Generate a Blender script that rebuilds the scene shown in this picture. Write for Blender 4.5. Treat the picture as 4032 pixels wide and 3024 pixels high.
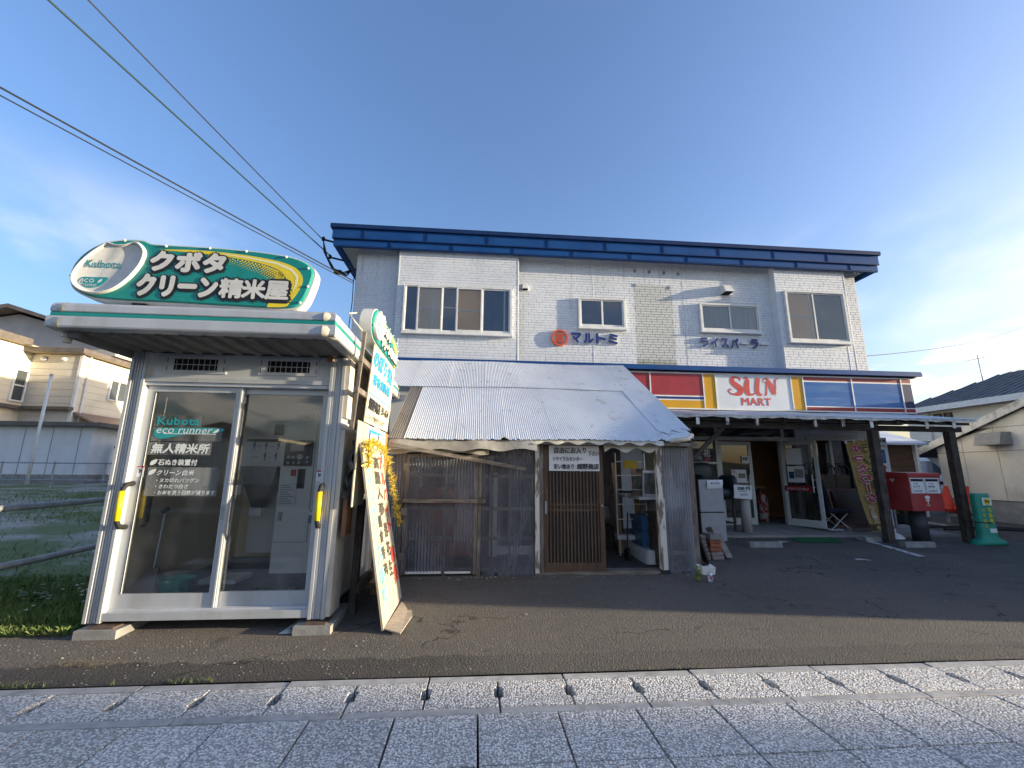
import bpy, math, random
from math import radians, sin, cos, pi
from mathutils import Vector, Matrix
random.seed(7)
SC = bpy.context.scene
COL = SC.collection
for o in list(bpy.data.objects): bpy.data.objects.remove(o)

# ------------------------------------------------------------------ camera
yaw, pitch, roll = radians(4.705), radians(11.629), radians(0.442)
fwd = Vector((sin(yaw)*cos(pitch), cos(yaw)*cos(pitch), sin(pitch)))
rgt0 = Vector((cos(yaw), -sin(yaw), 0)); up0 = rgt0.cross(fwd)
rgt = cos(roll)*rgt0 + sin(roll)*up0; up = -sin(roll)*rgt0 + cos(roll)*up0
cd = bpy.data.cameras.new('camera'); cam = bpy.data.objects.new('camera', cd); COL.objects.link(cam)
m = Matrix((rgt, up, -fwd)).transposed().to_4x4(); m.translation = (0, 0, 1.5)
cam.matrix_world = m
cd.sensor_width = 36; cd.lens = 15.185; cd.clip_start = .05; cd.clip_end = 3000
SC.camera = cam
SC.cycles.max_bounces = 16; SC.cycles.diffuse_bounces = 9; SC.cycles.transparent_max_bounces = 16

# ------------------------------------------------------------------ light
SUN_AZ, SUN_EL = radians(8.0), radians(8.0)          # azimuth measured from +X towards the street (-Y)
to_sun = Vector((cos(SUN_EL)*cos(SUN_AZ), -cos(SUN_EL)*sin(SUN_AZ), sin(SUN_EL)))
sd = bpy.data.lights.new('sun', 'SUN'); sd.energy = 4.6; sd.angle = radians(.6); sd.color = (1, .84, .58)
so = bpy.data.objects.new('sun', sd); COL.objects.link(so)
so.rotation_euler = to_sun.to_track_quat('Z', 'Y').to_euler()
SC.view_settings.view_transform = 'Standard'; SC.view_settings.look = 'None'
SC.view_settings.exposure = 1.38; SC.view_settings.gamma = 1
W = bpy.data.worlds.new('World'); SC.world = W; W.use_nodes = True
nt = W.node_tree; N = nt.nodes; LK = nt.links
bg = N['Background']; bg.inputs[1].default_value = .15
sky = N.new('ShaderNodeTexSky'); sky.sky_type = 'NISHITA'; sky.sun_disc = False
sky.sun_elevation = SUN_EL; sky.sun_rotation = radians(90) + SUN_AZ
sky.altitude = 0; sky.air_density = 1.2; sky.dust_density = 3.0; sky.ozone_density = 2.8
def wn(t, **k):
    n = N.new(t)
    for a, b in k.items(): setattr(n, a, b)
    return n
geo = wn('ShaderNodeTexCoord'); sep = wn('ShaderNodeSeparateXYZ'); LK.new(geo.outputs['Generated'], sep.inputs[0])
def wmath(op, a, b=None, c=None):
    n = wn('ShaderNodeMath', operation=op)
    for i, x in enumerate((a, b, c)):
        if x is None: continue
        if isinstance(x, (int, float)): n.inputs[i].default_value = x
        else: LK.new(x, n.inputs[i])
    return n.outputs[0]
def wrange(x, a, b, c=0, d=1):
    n = wn('ShaderNodeMapRange', interpolation_type='SMOOTHSTEP')
    LK.new(x, n.inputs[0])
    for i, q in enumerate((a, b, c, d)): n.inputs[i+1].default_value = q
    return n.outputs[0]
def wnoise(scale, detail, sx, sy, sz, loc=(0, 0, 0), rot=(0, 0, 0)):
    mp = wn('ShaderNodeMapping'); mp.inputs['Scale'].default_value = (sx, sy, sz); mp.inputs['Location'].default_value = loc
    mp.inputs['Rotation'].default_value = rot
    LK.new(geo.outputs['Generated'], mp.inputs[0])
    n = wn('ShaderNodeTexNoise'); n.inputs['Scale'].default_value = scale; n.inputs['Detail'].default_value = detail
    LK.new(mp.outputs[0], n.inputs['Vector']); return n.outputs[0]
CUMLOC, CIRLOC = (9.1, 1.4, 5), (1.3, 3.2, 6)
# low cumulus round the horizon, thin cirrus higher up
elev = sep.outputs[2]
cum = wrange(wnoise(5.5, 8, 1, 1, 3.0, CUMLOC), .47, .58)
cum = wmath('MULTIPLY', cum, wmath('MULTIPLY', wrange(elev, .07, .115), wrange(elev, .24, .17)))
cir = wrange(wnoise(1.6, 7, 2.2, .5, 3.0, CIRLOC, (.2, .35, -.5)), .45, .70)
cir = wmath('MULTIPLY', cir, wmath('MULTIPLY', wrange(elev, .10, .26), wrange(elev, .50, .30)))
cir = wmath('MULTIPLY', cir, .95)
def wmix(f, a, b):
    n = wn('ShaderNodeMix', data_type='RGBA')
    LK.new(f, n.inputs[0])
    for i, x in ((6, a), (7, b)):
        if isinstance(x, tuple): n.inputs[i].default_value = (*x, 1)
        else: LK.new(x, n.inputs[i])
    return n.outputs[2]
tint = wn('ShaderNodeMix', data_type='RGBA', blend_type='MULTIPLY'); tint.inputs[0].default_value = 1; tint.inputs[7].default_value = (.96, .97, 1.17, 1)   # camera white balance
LK.new(sky.outputs[0], tint.inputs[6])
c1 = wmix(cir, tint.outputs[2], (3.0, 3.05, 3.15))
c2 = wmix(wmath('MULTIPLY', cum, .95), c1, (4.4, 4.1, 3.6))
LK.new(c2, bg.inputs[0])

# ------------------------------------------------------------------ helpers
INV = {}
def _inv(p): return INV.get(p.name, Matrix())
def setp(o, label=None, cat=None, group=None, kind=None):
    for k, v in (('label', label), ('category', cat), ('group', group), ('kind', kind)):
        if v: o[k] = v
    return o
def thing(name, loc, label, cat, group=None, rz=0):
    o = bpy.data.objects.new(name, None); COL.objects.link(o)
    o.empty_display_size = .1
    o.location = loc; o.rotation_euler = (0, 0, rz)
    INV[o.name] = (Matrix.Translation(loc) @ Matrix.Rotation(rz, 4, 'Z')).inverted()
    return setp(o, label, cat, group)
class MB:
    def __init__(s): s.v = []; s.f = []
    def add(s, vs, fs):
        k = len(s.v); s.v += [Vector(a) for a in vs]; s.f += [tuple(i+k for i in f) for f in fs]; return s
    def box(s, x0, x1, y0, y1, z0, z1):
        return s.add([(x0,y0,z0),(x1,y0,z0),(x1,y1,z0),(x0,y1,z0),(x0,y0,z1),(x1,y0,z1),(x1,y1,z1),(x0,y1,z1)],
              [(0,3,2,1),(4,5,6,7),(0,1,5,4),(1,2,6,5),(2,3,7,6),(3,0,4,7)])
    def obox(s, c, a, b, d):
        c, a, b, d = map(Vector, (c, a, b, d))
        if a.cross(b).dot(d) < 0: a = -a
        vs = [c+i*a+j*b+k*d for k in (-1, 1) for i, j in ((-1,-1),(1,-1),(1,1),(-1,1))]
        return s.add(vs, [(0,3,2,1),(4,5,6,7),(0,1,5,4),(1,2,6,5),(2,3,7,6),(3,0,4,7)])
    def bar(s, p0, p1, w, h, upv=(0, 0, 1)):
        p0, p1 = Vector(p0), Vector(p1); d = (p1-p0); L = d.length; d.normalize()
        u = Vector(upv)
        if abs(d.dot(u)) > .95: u = Vector((0, 1, 0))
        sd_ = d.cross(u).normalized(); u = sd_.cross(d)
        return s.obox((p0+p1)/2, d*L/2, sd_*w/2, u*h/2)
    def tube(s, pts, r, n=8, cap=True):
        pts = [Vector(p) for p in pts]; k = len(s.v); m_ = len(pts)
        rs = r if isinstance(r, (list, tuple)) else [r]*m_
        pu = None
        for i, p in enumerate(pts):
            d = (pts[min(i+1, m_-1)]-pts[max(i-1, 0)]).normalized()
            if pu is None:
                a = Vector((0, 0, 1)) if abs(d.z) < .9 else Vector((1, 0, 0))
                pu = d.cross(a).normalized()
            else: pu = (pu - d*pu.dot(d)).normalized()
            w = d.cross(pu)
            s.v += [p + rs[i]*(cos(2*pi*j/n)*pu + sin(2*pi*j/n)*w) for j in range(n)]
        for i in range(m_-1):
            for j in range(n):
                a, b = k+i*n+j, k+i*n+(j+1) % n
                s.f.append((a, b, b+n, a+n))
        if cap:
            s.f.append(tuple(k+j for j in reversed(range(n)))); s.f.append(tuple(k+(m_-1)*n+j for j in range(n)))
        return s
    def lathe(s, c, prof, n=16, sx=1, sy=1):
        k = len(s.v); c = Vector(c)
        for r, z in prof:
            s.v += [c + Vector((r*sx*cos(2*pi*j/n), r*sy*sin(2*pi*j/n), z)) for j in range(n)]
        for i in range(len(prof)-1):
            for j in range(n):
                a, b = k+i*n+j, k+i*n+(j+1) % n
                s.f.append((a, b, b+n, a+n))
        s.f.append(tuple(k+j for j in reversed(range(n)))); s.f.append(tuple(k+(len(prof)-1)*n+j for j in range(n)))
        return s
    def prism(s, poly, o, u, v, t0, t1, nrm=None):
        o, u, v = Vector(o), Vector(u), Vector(v); n_ = Vector(nrm) if nrm else u.cross(v).normalized()
        area = sum(poly[i][0]*poly[(i+1) % len(poly)][1]-poly[(i+1) % len(poly)][0]*poly[i][1] for i in range(len(poly)))
        if area < 0: poly = poly[::-1]
        k = len(poly)
        vs = [o+a*u+b*v+t0*n_ for a, b in poly]+[o+a*u+b*v+t1*n_ for a, b in poly]
        return s.add(vs, [tuple(reversed(range(k))), tuple(range(k, 2*k))]+[(i, (i+1) % k, (i+1) % k+k, i+k) for i in range(k)])
    def quad(s, a, b, c, d): return s.add([a, b, c, d], [(0, 1, 2, 3)])
    def grid(s, nu, nv, fn):
        k = len(s.v)
        for j in range(nv+1):
            for i in range(nu+1): s.v.append(Vector(fn(i/nu, j/nv)))
        for j in range(nv):
            for i in range(nu):
                a = k+j*(nu+1)+i; s.f.append((a, a+1, a+nu+2, a+nu+1))
        return s
    def build(s, name, mt, parent=None, smooth=False, local=False, **kw):
        me = bpy.data.meshes.new(name)
        iv = Matrix() if (parent is None or local) else _inv(parent)
        me.from_pydata([tuple(iv @ a) for a in s.v], [], s.f); me.update()
        me.materials.append(mt)
        if smooth: me.polygons.foreach_set('use_smooth', [True]*len(me.polygons)); me.update()
        o = bpy.data.objects.new(name, me); COL.objects.link(o)
        if parent is not None: o.parent = parent; INV[o.name] = _inv(parent)
        return setp(o, **kw)
def bx(name, mt, parent, *a, **kw): return MB().box(*a).build(name, mt, parent, **kw)
def share(o, name, parent, loc=(0, 0, 0), rot=None, mt=None):
    c = bpy.data.objects.new(name, o.data); COL.objects.link(c); c.location = loc
    if rot: c.rotation_euler = rot
    if parent is not None: c.parent = parent
    return c
def copy_tree(o, parent=None):
    c = o.copy(); COL.objects.link(c); c.parent = parent
    if o.name in INV: INV[c.name] = INV[o.name]
    for ch in list(o.children): copy_tree(ch, c)
    return c
TXT = {}
def text(name, body, mt, parent, o, u, v, w=None, h=.1, bold=0, depth=0, shear=0, lift=0, mirror=False, spacing=1, dil=None):
    """flat or extruded lettering fitted to w x h; weight is added by stacking shifted copies"""
    key = (body, depth, shear, spacing)
    if key not in TXT:
        cu = bpy.data.curves.new('t', 'FONT'); cu.body = body; cu.size = 1; cu.resolution_u = 2
        cu.extrude = depth; cu.shear = shear; cu.space_character = spacing; cu.space_line = 1.0
        ob = bpy.data.objects.new('t', cu); me = bpy.data.meshes.new_from_object(ob)
        TXT[key] = ([a.co.copy() for a in me.vertices], [tuple(p.vertices) for p in me.polygons])
        bpy.data.objects.remove(ob); bpy.data.curves.remove(cu); bpy.data.meshes.remove(me)
    vs, fs = TXT[key]
    if not vs: return None
    x0 = min(a.x for a in vs); x1 = max(a.x for a in vs); y0 = min(a.y for a in vs); y1 = max(a.y for a in vs)
    o, u, v = Vector(o), Vector(u).normalized(), Vector(v).normalized(); n_ = u.cross(v)
    sy = h/(y1-y0); sx = (w/(x1-x0)) if w else sy
    d = dil if dil is not None else bold*min(sx, sy)
    wd = (w if w else (x1-x0)*sx)
    if dil is None and d > 0:          # keep the overall size
        sx *= (wd-2*d)/wd; sy *= (h-2*d)/h; o = o+u*d+v*d
    offs = [(0, 0)] if d <= 0 else [(cos(k*pi/4), sin(k*pi/4)) for k in range(8)] if d > .03*h else [(-.7, -.7), (.7, -.7), (.7, .7), (-.7, .7)]
    mb = MB()
    for i, (ax, ay) in enumerate(offs):
        q = o+u*ax*d+v*ay*d+n_*(lift+.00012*i)
        if mirror: pts = [q+u*(x1-a.x)*sx+v*(a.y-y0)*sy+n_*(a.z*sy) for a in vs]
        else: pts = [q+u*(a.x-x0)*sx+v*(a.y-y0)*sy+n_*(a.z*sy) for a in vs]
        mb.add(pts, fs)
    return mb.build(name, mt, parent)
def poly_c(pts, n=4):
    """closed Catmull-Rom through pts"""
    out = []; k = len(pts)
    for i in range(k):
        p0, p1, p2, p3 = (Vector(pts[(i+j) % k]) for j in (-1, 0, 1, 2))
        for t in range(n):
            t /= n
            q = .5*((2*p1)+(p2-p0)*t+(2*p0-5*p1+4*p2-p3)*t*t+(3*p1-p0-3*p2+p3)*t**3); out.append((q.x, q.y))
    return out

# ------------------------------------------------------------------ materials
def nn(t, ty, **k):
    n = t.nodes.new(ty)
    for a, b in k.items():
        if a.startswith('i_'):
            n.inputs[a[2:].replace('_', ' ')].default_value = b
        else: setattr(n, a, b)
    return n
def base(name):
    mt = bpy.data.materials.new(name); mt.use_nodes = True; t = mt.node_tree
    return mt, t, t.nodes['Principled BSDF']
def pos(t, st=(1, 1, 1)):
    g = nn(t, 'ShaderNodeNewGeometry'); mp = nn(t, 'ShaderNodeMapping'); mp.inputs['Scale'].default_value = st
    t.links.new(g.outputs['Position'], mp.inputs[0]); return mp.outputs[0]
def noise(t, p, s, d=5, r=.55):
    n = nn(t, 'ShaderNodeTexNoise', i_Scale=s, i_Detail=d, i_Roughness=r); t.links.new(p, n.inputs['Vector']); return n.outputs[0]
def mrange(t, x, a, b, c=0, d=1, sm=True):
    n = nn(t, 'ShaderNodeMapRange', interpolation_type='SMOOTHSTEP' if sm else 'LINEAR'); t.links.new(x, n.inputs[0])
    for i, q in enumerate((a, b, c, d)): n.inputs[i+1].default_value = q
    return n.outputs[0]
def cmix(t, f, a, b, blend='MIX'):
    n = nn(t, 'ShaderNodeMix', data_type='RGBA', blend_type=blend)
    if isinstance(f, (int, float)): n.inputs[0].default_value = f
    else: t.links.new(f, n.inputs[0])
    for i, x in ((6, a), (7, b)):
        if isinstance(x, tuple): n.inputs[i].default_value = (*x[:3], 1)
        else: t.links.new(x, n.inputs[i])
    return n.outputs[2]
def tmath(t, op, a, b=None):
    n = nn(t, 'ShaderNodeMath', operation=op)
    for i, x in enumerate((a, b)):
        if x is None: continue
        if isinstance(x, (int, float)): n.inputs[i].default_value = x
        else: t.links.new(x, n.inputs[i])
    return n.outputs[0]
def add_bump(t, b, h, strength, dist=.01):
    n = nn(t, 'ShaderNodeBump', i_Strength=strength, i_Distance=dist); t.links.new(h, n.inputs['Height']); t.links.new(n.outputs[0], b.inputs['Normal'])
def mat(name, c, c2=None, s=6, rough=.6, metal=0, bump=0, bs=80, spec=.4, st=(1, 1, 1), dirt=None, ds=1.2, da=.5, rand=0, lo=.35, hi=.65, dst=None):
    mt, t, b = base(name); p = pos(t, st)
    col = None
    if c2: col = cmix(t, mrange(t, noise(t, p, s), lo, hi), c, c2)
    if dirt:
        q = pos(t, dst) if dst else pos(t)
        f = mrange(t, noise(t, q, ds, 7, .62), .48, .74, 0, da); col = cmix(t, f, col if col else c, dirt)
    if rand:
        oi = nn(t, 'ShaderNodeObjectInfo'); hs = nn(t, 'ShaderNodeHueSaturation')
        t.links.new(mrange(t, oi.outputs['Random'], 0, 1, 1-rand, 1+rand, False), hs.inputs['Value'])
        if col is None:
            hs.inputs['Color'].default_value = (*c, 1)
        else: t.links.new(col, hs.inputs['Color'])
        col = hs.outputs[0]
    if col is None: b.inputs['Base Color'].default_value = (*c, 1)
    else: t.links.new(col, b.inputs['Base Color'])
    b.inputs['Roughness'].default_value = rough; b.inputs['Metallic'].default_value = metal; b.inputs['Specular IOR Level'].default_value = spec
    if bump: add_bump(t, b, noise(t, p, bs, 4), bump, .01)
    return mt
def glass(name, tint=(.99, .99, .98), f0=.06, rough=.02, dirt=.08):
    mt = bpy.data.materials.new(name); mt.use_nodes = True; t = mt.node_tree
    t.nodes.remove(t.nodes['Principled BSDF']); out = t.nodes['Material Output']
    tr = nn(t, 'ShaderNodeBsdfTransparent'); tr.inputs[0].default_value = (*tint, 1)
    gl = nn(t, 'ShaderNodeBsdfGlossy'); gl.inputs['Roughness'].default_value = rough
    df = nn(t, 'ShaderNodeBsdfDiffuse'); df.inputs[0].default_value = (.6, .6, .58, 1)
    lw = nn(t, 'ShaderNodeLayerWeight'); lw.inputs[0].default_value = .35
    m1 = nn(t, 'ShaderNodeMixShader'); m2 = nn(t, 'ShaderNodeMixShader')
    t.links.new(mrange(t, noise(t, pos(t, (1, 1, .5)), 3.5, 6), .4, .75, 0, dirt), m1.inputs[0])
    t.links.new(tr.outputs[0], m1.inputs[1]); t.links.new(df.outputs[0], m1.inputs[2])
    t.links.new(mrange(t, lw.outputs['Fresnel'], 0, 1, f0, 1, False), m2.inputs[0])
    t.links.new(m1.outputs[0], m2.inputs[1]); t.links.new(gl.outputs[0], m2.inputs[2]); t.links.new(m2.outputs[0], out.inputs[0])
    return mt
def translucent(name, col, op=.45, rough=.35, s=3):
    mt = bpy.data.materials.new(name); mt.use_nodes = True; t = mt.node_tree; b = t.nodes['Principled BSDF']; out = t.nodes['Material Output']
    tr = nn(t, 'ShaderNodeBsdfTransparent'); tr.inputs[0].default_value = (.75, .78, .80, 1)
    b.inputs['Base Color'].default_value = (*col, 1); b.inputs['Roughness'].default_value = rough
    m2 = nn(t, 'ShaderNodeMixShader'); t.links.new(mrange(t, noise(t, pos(t, (1, 1, .35)), s, 6), .3, .75, op-.15, op+.25), m2.inputs[0])
    t.links.new(tr.outputs[0], m2.inputs[1]); t.links.new(b.outputs[0], m2.inputs[2]); t.links.new(m2.outputs[0], out.inputs[0]); return mt
M = {}
M['white'] = mat('white_paint', (.78, .78, .76), (.70, .70, .68), rough=.45, dirt=(.40, .37, .32), da=.25)
M['alu'] = mat('aluminium', (.62, .64, .67), (.55, .57, .60), s=3, st=(1, 1, .2), rough=.42, metal=.35, dirt=(.34, .32, .30), da=.28, ds=2.5)
M['alu_white'] = mat('pale_frame', (.72, .73, .72), (.64, .65, .64), rough=.4, dirt=(.35, .33, .3), da=.3)
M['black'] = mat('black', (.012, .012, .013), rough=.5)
M['rubber'] = mat('rubber', (.02, .02, .02), rough=.7)
M['dark'] = mat('dark_void', (.008, .008, .009), rough=.9)
M['teal'] = mat('teal', (.004, .215, .195), (.006, .245, .22), rough=.35)
M['tealp'] = mat('teal_print', (.02, .30, .32), rough=.4)
M['yellow'] = mat('sign_yellow', (.78, .60, .02), (.72, .56, .03), rough=.35)
M['cream'] = mat('cream_plastic', (.60, .56, .46), (.53, .49, .40), rough=.45, dirt=(.38, .34, .26), da=.4)
M['signwhite'] = mat('sign_white', (.66, .66, .62), (.58, .58, .55), rough=.4, dirt=(.42, .40, .33), da=.3, ds=2)
M['ink'] = mat('ink', (.015, .016, .02), rough=.5)
M['navy'] = mat('navy_fabric', (.012, .02, .05), (.009, .015, .04), rough=.9, bump=.3, bs=300)
M['blue'] = mat('blue_letter', (.010, .028, .17), rough=.4)
M['red'] = mat('red_letter', (.50, .05, .05), rough=.45)
M['vermilion'] = mat('vermilion', (.62, .09, .03), rough=.4)
M['paper'] = mat('paper', (.74, .75, .76), (.66, .67, .69), s=4, rough=.8, bump=.2, bs=14)
M['woodgrey'] = mat('weathered_wood', (.20, .17, .145), (.10, .085, .075), s=5, st=(8, 8, .7), rough=.85, bump=.6, bs=30, dirt=(.36, .34, .30), da=.5, ds=3)
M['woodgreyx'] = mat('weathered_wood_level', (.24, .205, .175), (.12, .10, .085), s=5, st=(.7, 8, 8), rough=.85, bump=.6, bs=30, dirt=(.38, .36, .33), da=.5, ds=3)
M['wooddark'] = mat('dark_timber', (.075, .058, .046), (.035, .028, .024), s=5, st=(6, 6, .8), rough=.8, bump=.5, bs=25, dirt=(.15, .135, .12), da=.5, ds=4)
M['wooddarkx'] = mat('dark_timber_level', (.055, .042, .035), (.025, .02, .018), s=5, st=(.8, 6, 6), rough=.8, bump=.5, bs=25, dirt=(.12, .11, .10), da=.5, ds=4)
M['woodpeel'] = mat('peeling_white_wood', (.62, .60, .55), (.20, .165, .13), s=7, st=(2.2, 2.2, .45), rough=.85, bump=.7, bs=30, lo=.50, hi=.56)
M['woodraw'] = mat('raw_wood', (.42, .27, .15), (.32, .20, .11), s=5, st=(8, 8, .8), rough=.8, bump=.4, bs=25)
M['woodbrown'] = mat('brown_lattice', (.115, .066, .038), (.075, .042, .024), s=4, st=(6, 6, .7), rough=.6, dirt=(.17, .13, .10), da=.35, ds=3)
M['ply'] = mat('painted_plywood', (.46, .425, .34), (.37, .33, .245), s=4, st=(1, 4, .45), rough=.7, bump=.35, bs=18, dirt=(.40, .34, .24), da=.45, ds=5)
M['concrete'] = mat('concrete', (.30, .295, .28), (.22, .215, .205), s=9, rough=.9, bump=.5, bs=90, dirt=(.13, .125, .11), da=.5, ds=3)
M['concreteL'] = mat('kerb_concrete', (.46, .45, .43), (.37, .36, .345), s=12, rough=.9, bump=.5, bs=120, dirt=(.15, .145, .13), da=.55, ds=4)
M['glass'] = glass('clear_glass')
M['winglass'] = glass('window_glass', (.95, .96, .97), .07, .01, .03)
M['darkglass'] = glass('shop_glass', (.72, .73, .74), .045, .01, .06)
M['poly'] = translucent('corrugated_plastic', (.40, .405, .45), .48, .22)
# ------------------------------------------------------------------ ground materials
def asphalt_mat():
    mt, t, b = base('asphalt'); p = pos(t)
    n1 = mrange(t, noise(t, p, .7, 6), .35, .65); n2 = mrange(t, noise(t, p, 45, 5, .7), .35, .7)
    col = cmix(t, n1, (.138, .130, .122), (.19, .178, .164))
    col = cmix(t, n2, col, (.086, .082, .079))
    vo = nn(t, 'ShaderNodeTexVoronoi', i_Scale=60.0); t.links.new(p, vo.inputs['Vector'])
    col = cmix(t, mrange(t, vo.outputs['Distance'], .30, .12, 0, .6), col, (.27, .25, .22))
    vw = nn(t, 'ShaderNodeTexVoronoi', i_Scale=14.0); t.links.new(p, vw.inputs['Vector'])
    sc_ = nn(t, 'ShaderNodeSeparateXYZ'); t.links.new(vw.outputs['Color'], sc_.inputs[0])
    chip = tmath(t, 'MULTIPLY', mrange(t, vw.outputs['Distance'], .11, .07), mrange(t, sc_.outputs[0], .78, .82))
    col = cmix(t, tmath(t, 'MULTIPLY', chip, .8), col, (.50, .48, .44))
    # older patch seam and dust stripes
    dust = mrange(t, noise(t, pos(t, (.35, 2.2, 1)), 1.6, 6), .5, .72, 0, .55)
    col = cmix(t, dust, col, (.17, .152, .13))
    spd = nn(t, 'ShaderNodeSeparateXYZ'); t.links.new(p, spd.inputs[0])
    sun_band = tmath(t, 'MULTIPLY', mrange(t, tmath(t, 'ADD', spd.outputs[1], mrange(t, noise(t, p, .9, 5), 0, 1, -.8, .8, False)), 6.2, 4.3), mrange(t, noise(t, p, 6, 6), .3, .7, .35, .8))
    col = cmix(t, sun_band, col, (.185, .165, .14))  # dusty paler band near the kerb, painted to brighten the sunlit strip
    # a strip of newer, blacker asphalt where the footway was dug up
    sp_ = nn(t, 'ShaderNodeSeparateXYZ'); t.links.new(p, sp_.inputs[0])
    wob = tmath(t, 'ADD', sp_.outputs[1], mrange(t, noise(t, p, 2.5, 5), 0, 1, -.16, .16, False))
    patch = tmath(t, 'MULTIPLY', mrange(t, wob, 4.03, 4.00), mrange(t, sp_.outputs[0], .6, -.6, .35, 1))
    col = cmix(t, tmath(t, 'MULTIPLY', patch, .55), col, (.040, .040, .042))
    wv = nn(t, 'ShaderNodeVectorMath', operation='ADD'); nz = nn(t, 'ShaderNodeTexNoise', i_Scale=2.2, i_Detail=5.0); t.links.new(p, nz.inputs['Vector']); t.links.new(p, wv.inputs[0]); t.links.new(nz.outputs['Color'], wv.inputs[1])
    ck = nn(t, 'ShaderNodeTexVoronoi', feature='DISTANCE_TO_EDGE', i_Scale=.55); t.links.new(wv.outputs[0], ck.inputs['Vector'])
    crack = tmath(t, 'MULTIPLY', mrange(t, ck.outputs['Distance'], .012, .004), mrange(t, noise(t, p, .8, 3), .48, .58))
    col = cmix(t, tmath(t, 'MULTIPLY', crack, .75), col, (.03, .03, .03))
    oil = mrange(t, noise(t, p, 1.9, 4, .5), .66, .74, 0, .45); col = cmix(t, oil, col, (.045, .045, .047))
    pale = mrange(t, noise(t, pos(t, (1.5, .8, 1)), 3.1, 8, .7), .63, .72, 0, .35); col = cmix(t, pale, col, (.24, .23, .21))
    t.links.new(col, b.inputs['Base Color']); b.inputs['Roughness'].default_value = .93; b.inputs['Specular IOR Level'].default_value = .25
    h = tmath(t, 'ADD', noise(t, p, 120, 3), tmath(t, 'MULTIPLY', vo.outputs['Distance'], -.9))
    add_bump(t, b, h, 1.0, .022); return mt
def aggregate_mat():
    mt, t, b = base('exposed_aggregate'); p = pos(t)
    vo = nn(t, 'ShaderNodeTexVoronoi', i_Scale=72.0); t.links.new(p, vo.inputs['Vector'])
    bw = nn(t, 'ShaderNodeSeparateXYZ'); t.links.new(vo.outputs['Color'], bw.inputs[0])
    cr = nn(t, 'ShaderNodeValToRGB'); t.links.new(bw.outputs[0], cr.inputs[0]); e = cr.color_ramp
    e.elements[0].color = (.42, .41, .39, 1); e.elements[1].color = (.90, .88, .84, 1); e.elements[0].position = .05
    k = e.elements.new(.45); k.color = (.70, .68, .645, 1); k = e.elements.new(.75); k.color = (.80, .78, .745, 1)
    col = cmix(t, mrange(t, vo.outputs['Distance'], .42, .68), cr.outputs[0], (.32, .31, .295))
    col = cmix(t, mrange(t, noise(t, p, 1.7, 8, .65), .50, .70, 0, .4), col, (.42, .405, .38))
    oi = nn(t, 'ShaderNodeObjectInfo'); hs = nn(t, 'ShaderNodeHueSaturation'); t.links.new(col, hs.inputs['Color'])
    t.links.new(mrange(t, oi.outputs['Random'], 0, 1, .94, 1.08, False), hs.inputs['Value'])
    t.links.new(hs.outputs[0], b.inputs['Base Color']); b.inputs['Roughness'].default_value = .8; b.inputs['Specular IOR Level'].default_value = .35
    add_bump(t, b, tmath(t, 'MULTIPLY', vo.outputs['Distance'], -1), .8, .012); return mt
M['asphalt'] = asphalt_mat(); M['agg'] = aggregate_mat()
M['soil'] = mat('field_soil', (.15, .18, .075), (.38, .35, .30), s=1.1, rough=1, bump=.8, bs=30, lo=.42, hi=.62, st=(.6, 1.3, 1), dirt=(.10, .15, .045), da=.7, ds=.6)
M['blade'] = mat('grass_blade', (.07, .14, .025), (.16, .19, .06), s=9, rough=.7)
M['leaf'] = mat('weed_leaf', (.04, .085, .02), (.06, .11, .03), s=9, rough=.6)
M['flower'] = mat('white_flower', (.8, .8, .75))
M['linewhite'] = mat('worn_white_line', (.55, .55, .53), (.12, .12, .12), s=9, rough=.9, lo=.5, hi=.62)

def zlot(y): return .045*min(max(0, y-4.6), 5.6) + .02*max(0, y-10.2)
def zfield(y): return .012+.11*min(max(0, y-4.9), 8)+.03*max(0, y-12.9)
def zat(x, y): return zfield(y)*min(1, max(0, (-3.75-x)/.5)) + zlot(y)*(1-min(1, max(0, (-3.75-x)/.5)))

# far terrain sheet reaching the horizon, and the lot
def lotfn(u, v):
    y = 3.655 + (v**1.8)*60; x = -3.9+u*75
    return (x, y, zlot(y))
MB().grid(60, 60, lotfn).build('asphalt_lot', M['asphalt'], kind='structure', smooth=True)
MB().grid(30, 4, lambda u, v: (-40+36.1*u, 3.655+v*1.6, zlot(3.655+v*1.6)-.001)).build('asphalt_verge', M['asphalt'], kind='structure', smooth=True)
MB().grid(70, 70, lambda u, v: (-3.72-(u**1.7)*80, 4.72+(v**1.7)*90+.12*sin(u*60), zfield(4.7+(v**1.7)*90)+.004+.012*sin(u*90)*cos(v*130) if v > .0001 else -.05)).build('grass_field', M['soil'], kind='structure', smooth=True)
MB().grid(8, 8, lambda u, v: (-900+1800*u, -900+1800*v, -.25)).build('ground', M['soil'], kind='structure')
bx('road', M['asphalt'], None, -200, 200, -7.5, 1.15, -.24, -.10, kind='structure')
bx('opposite_pavement', M['concrete'], None, -200, 200, -9.5, -7.5, -.24, .02, kind='structure')
bx('opposite_ground', M['asphalt'], None, -200, 200, -60, -9.5, -.24, 0, kind='structure')

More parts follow.
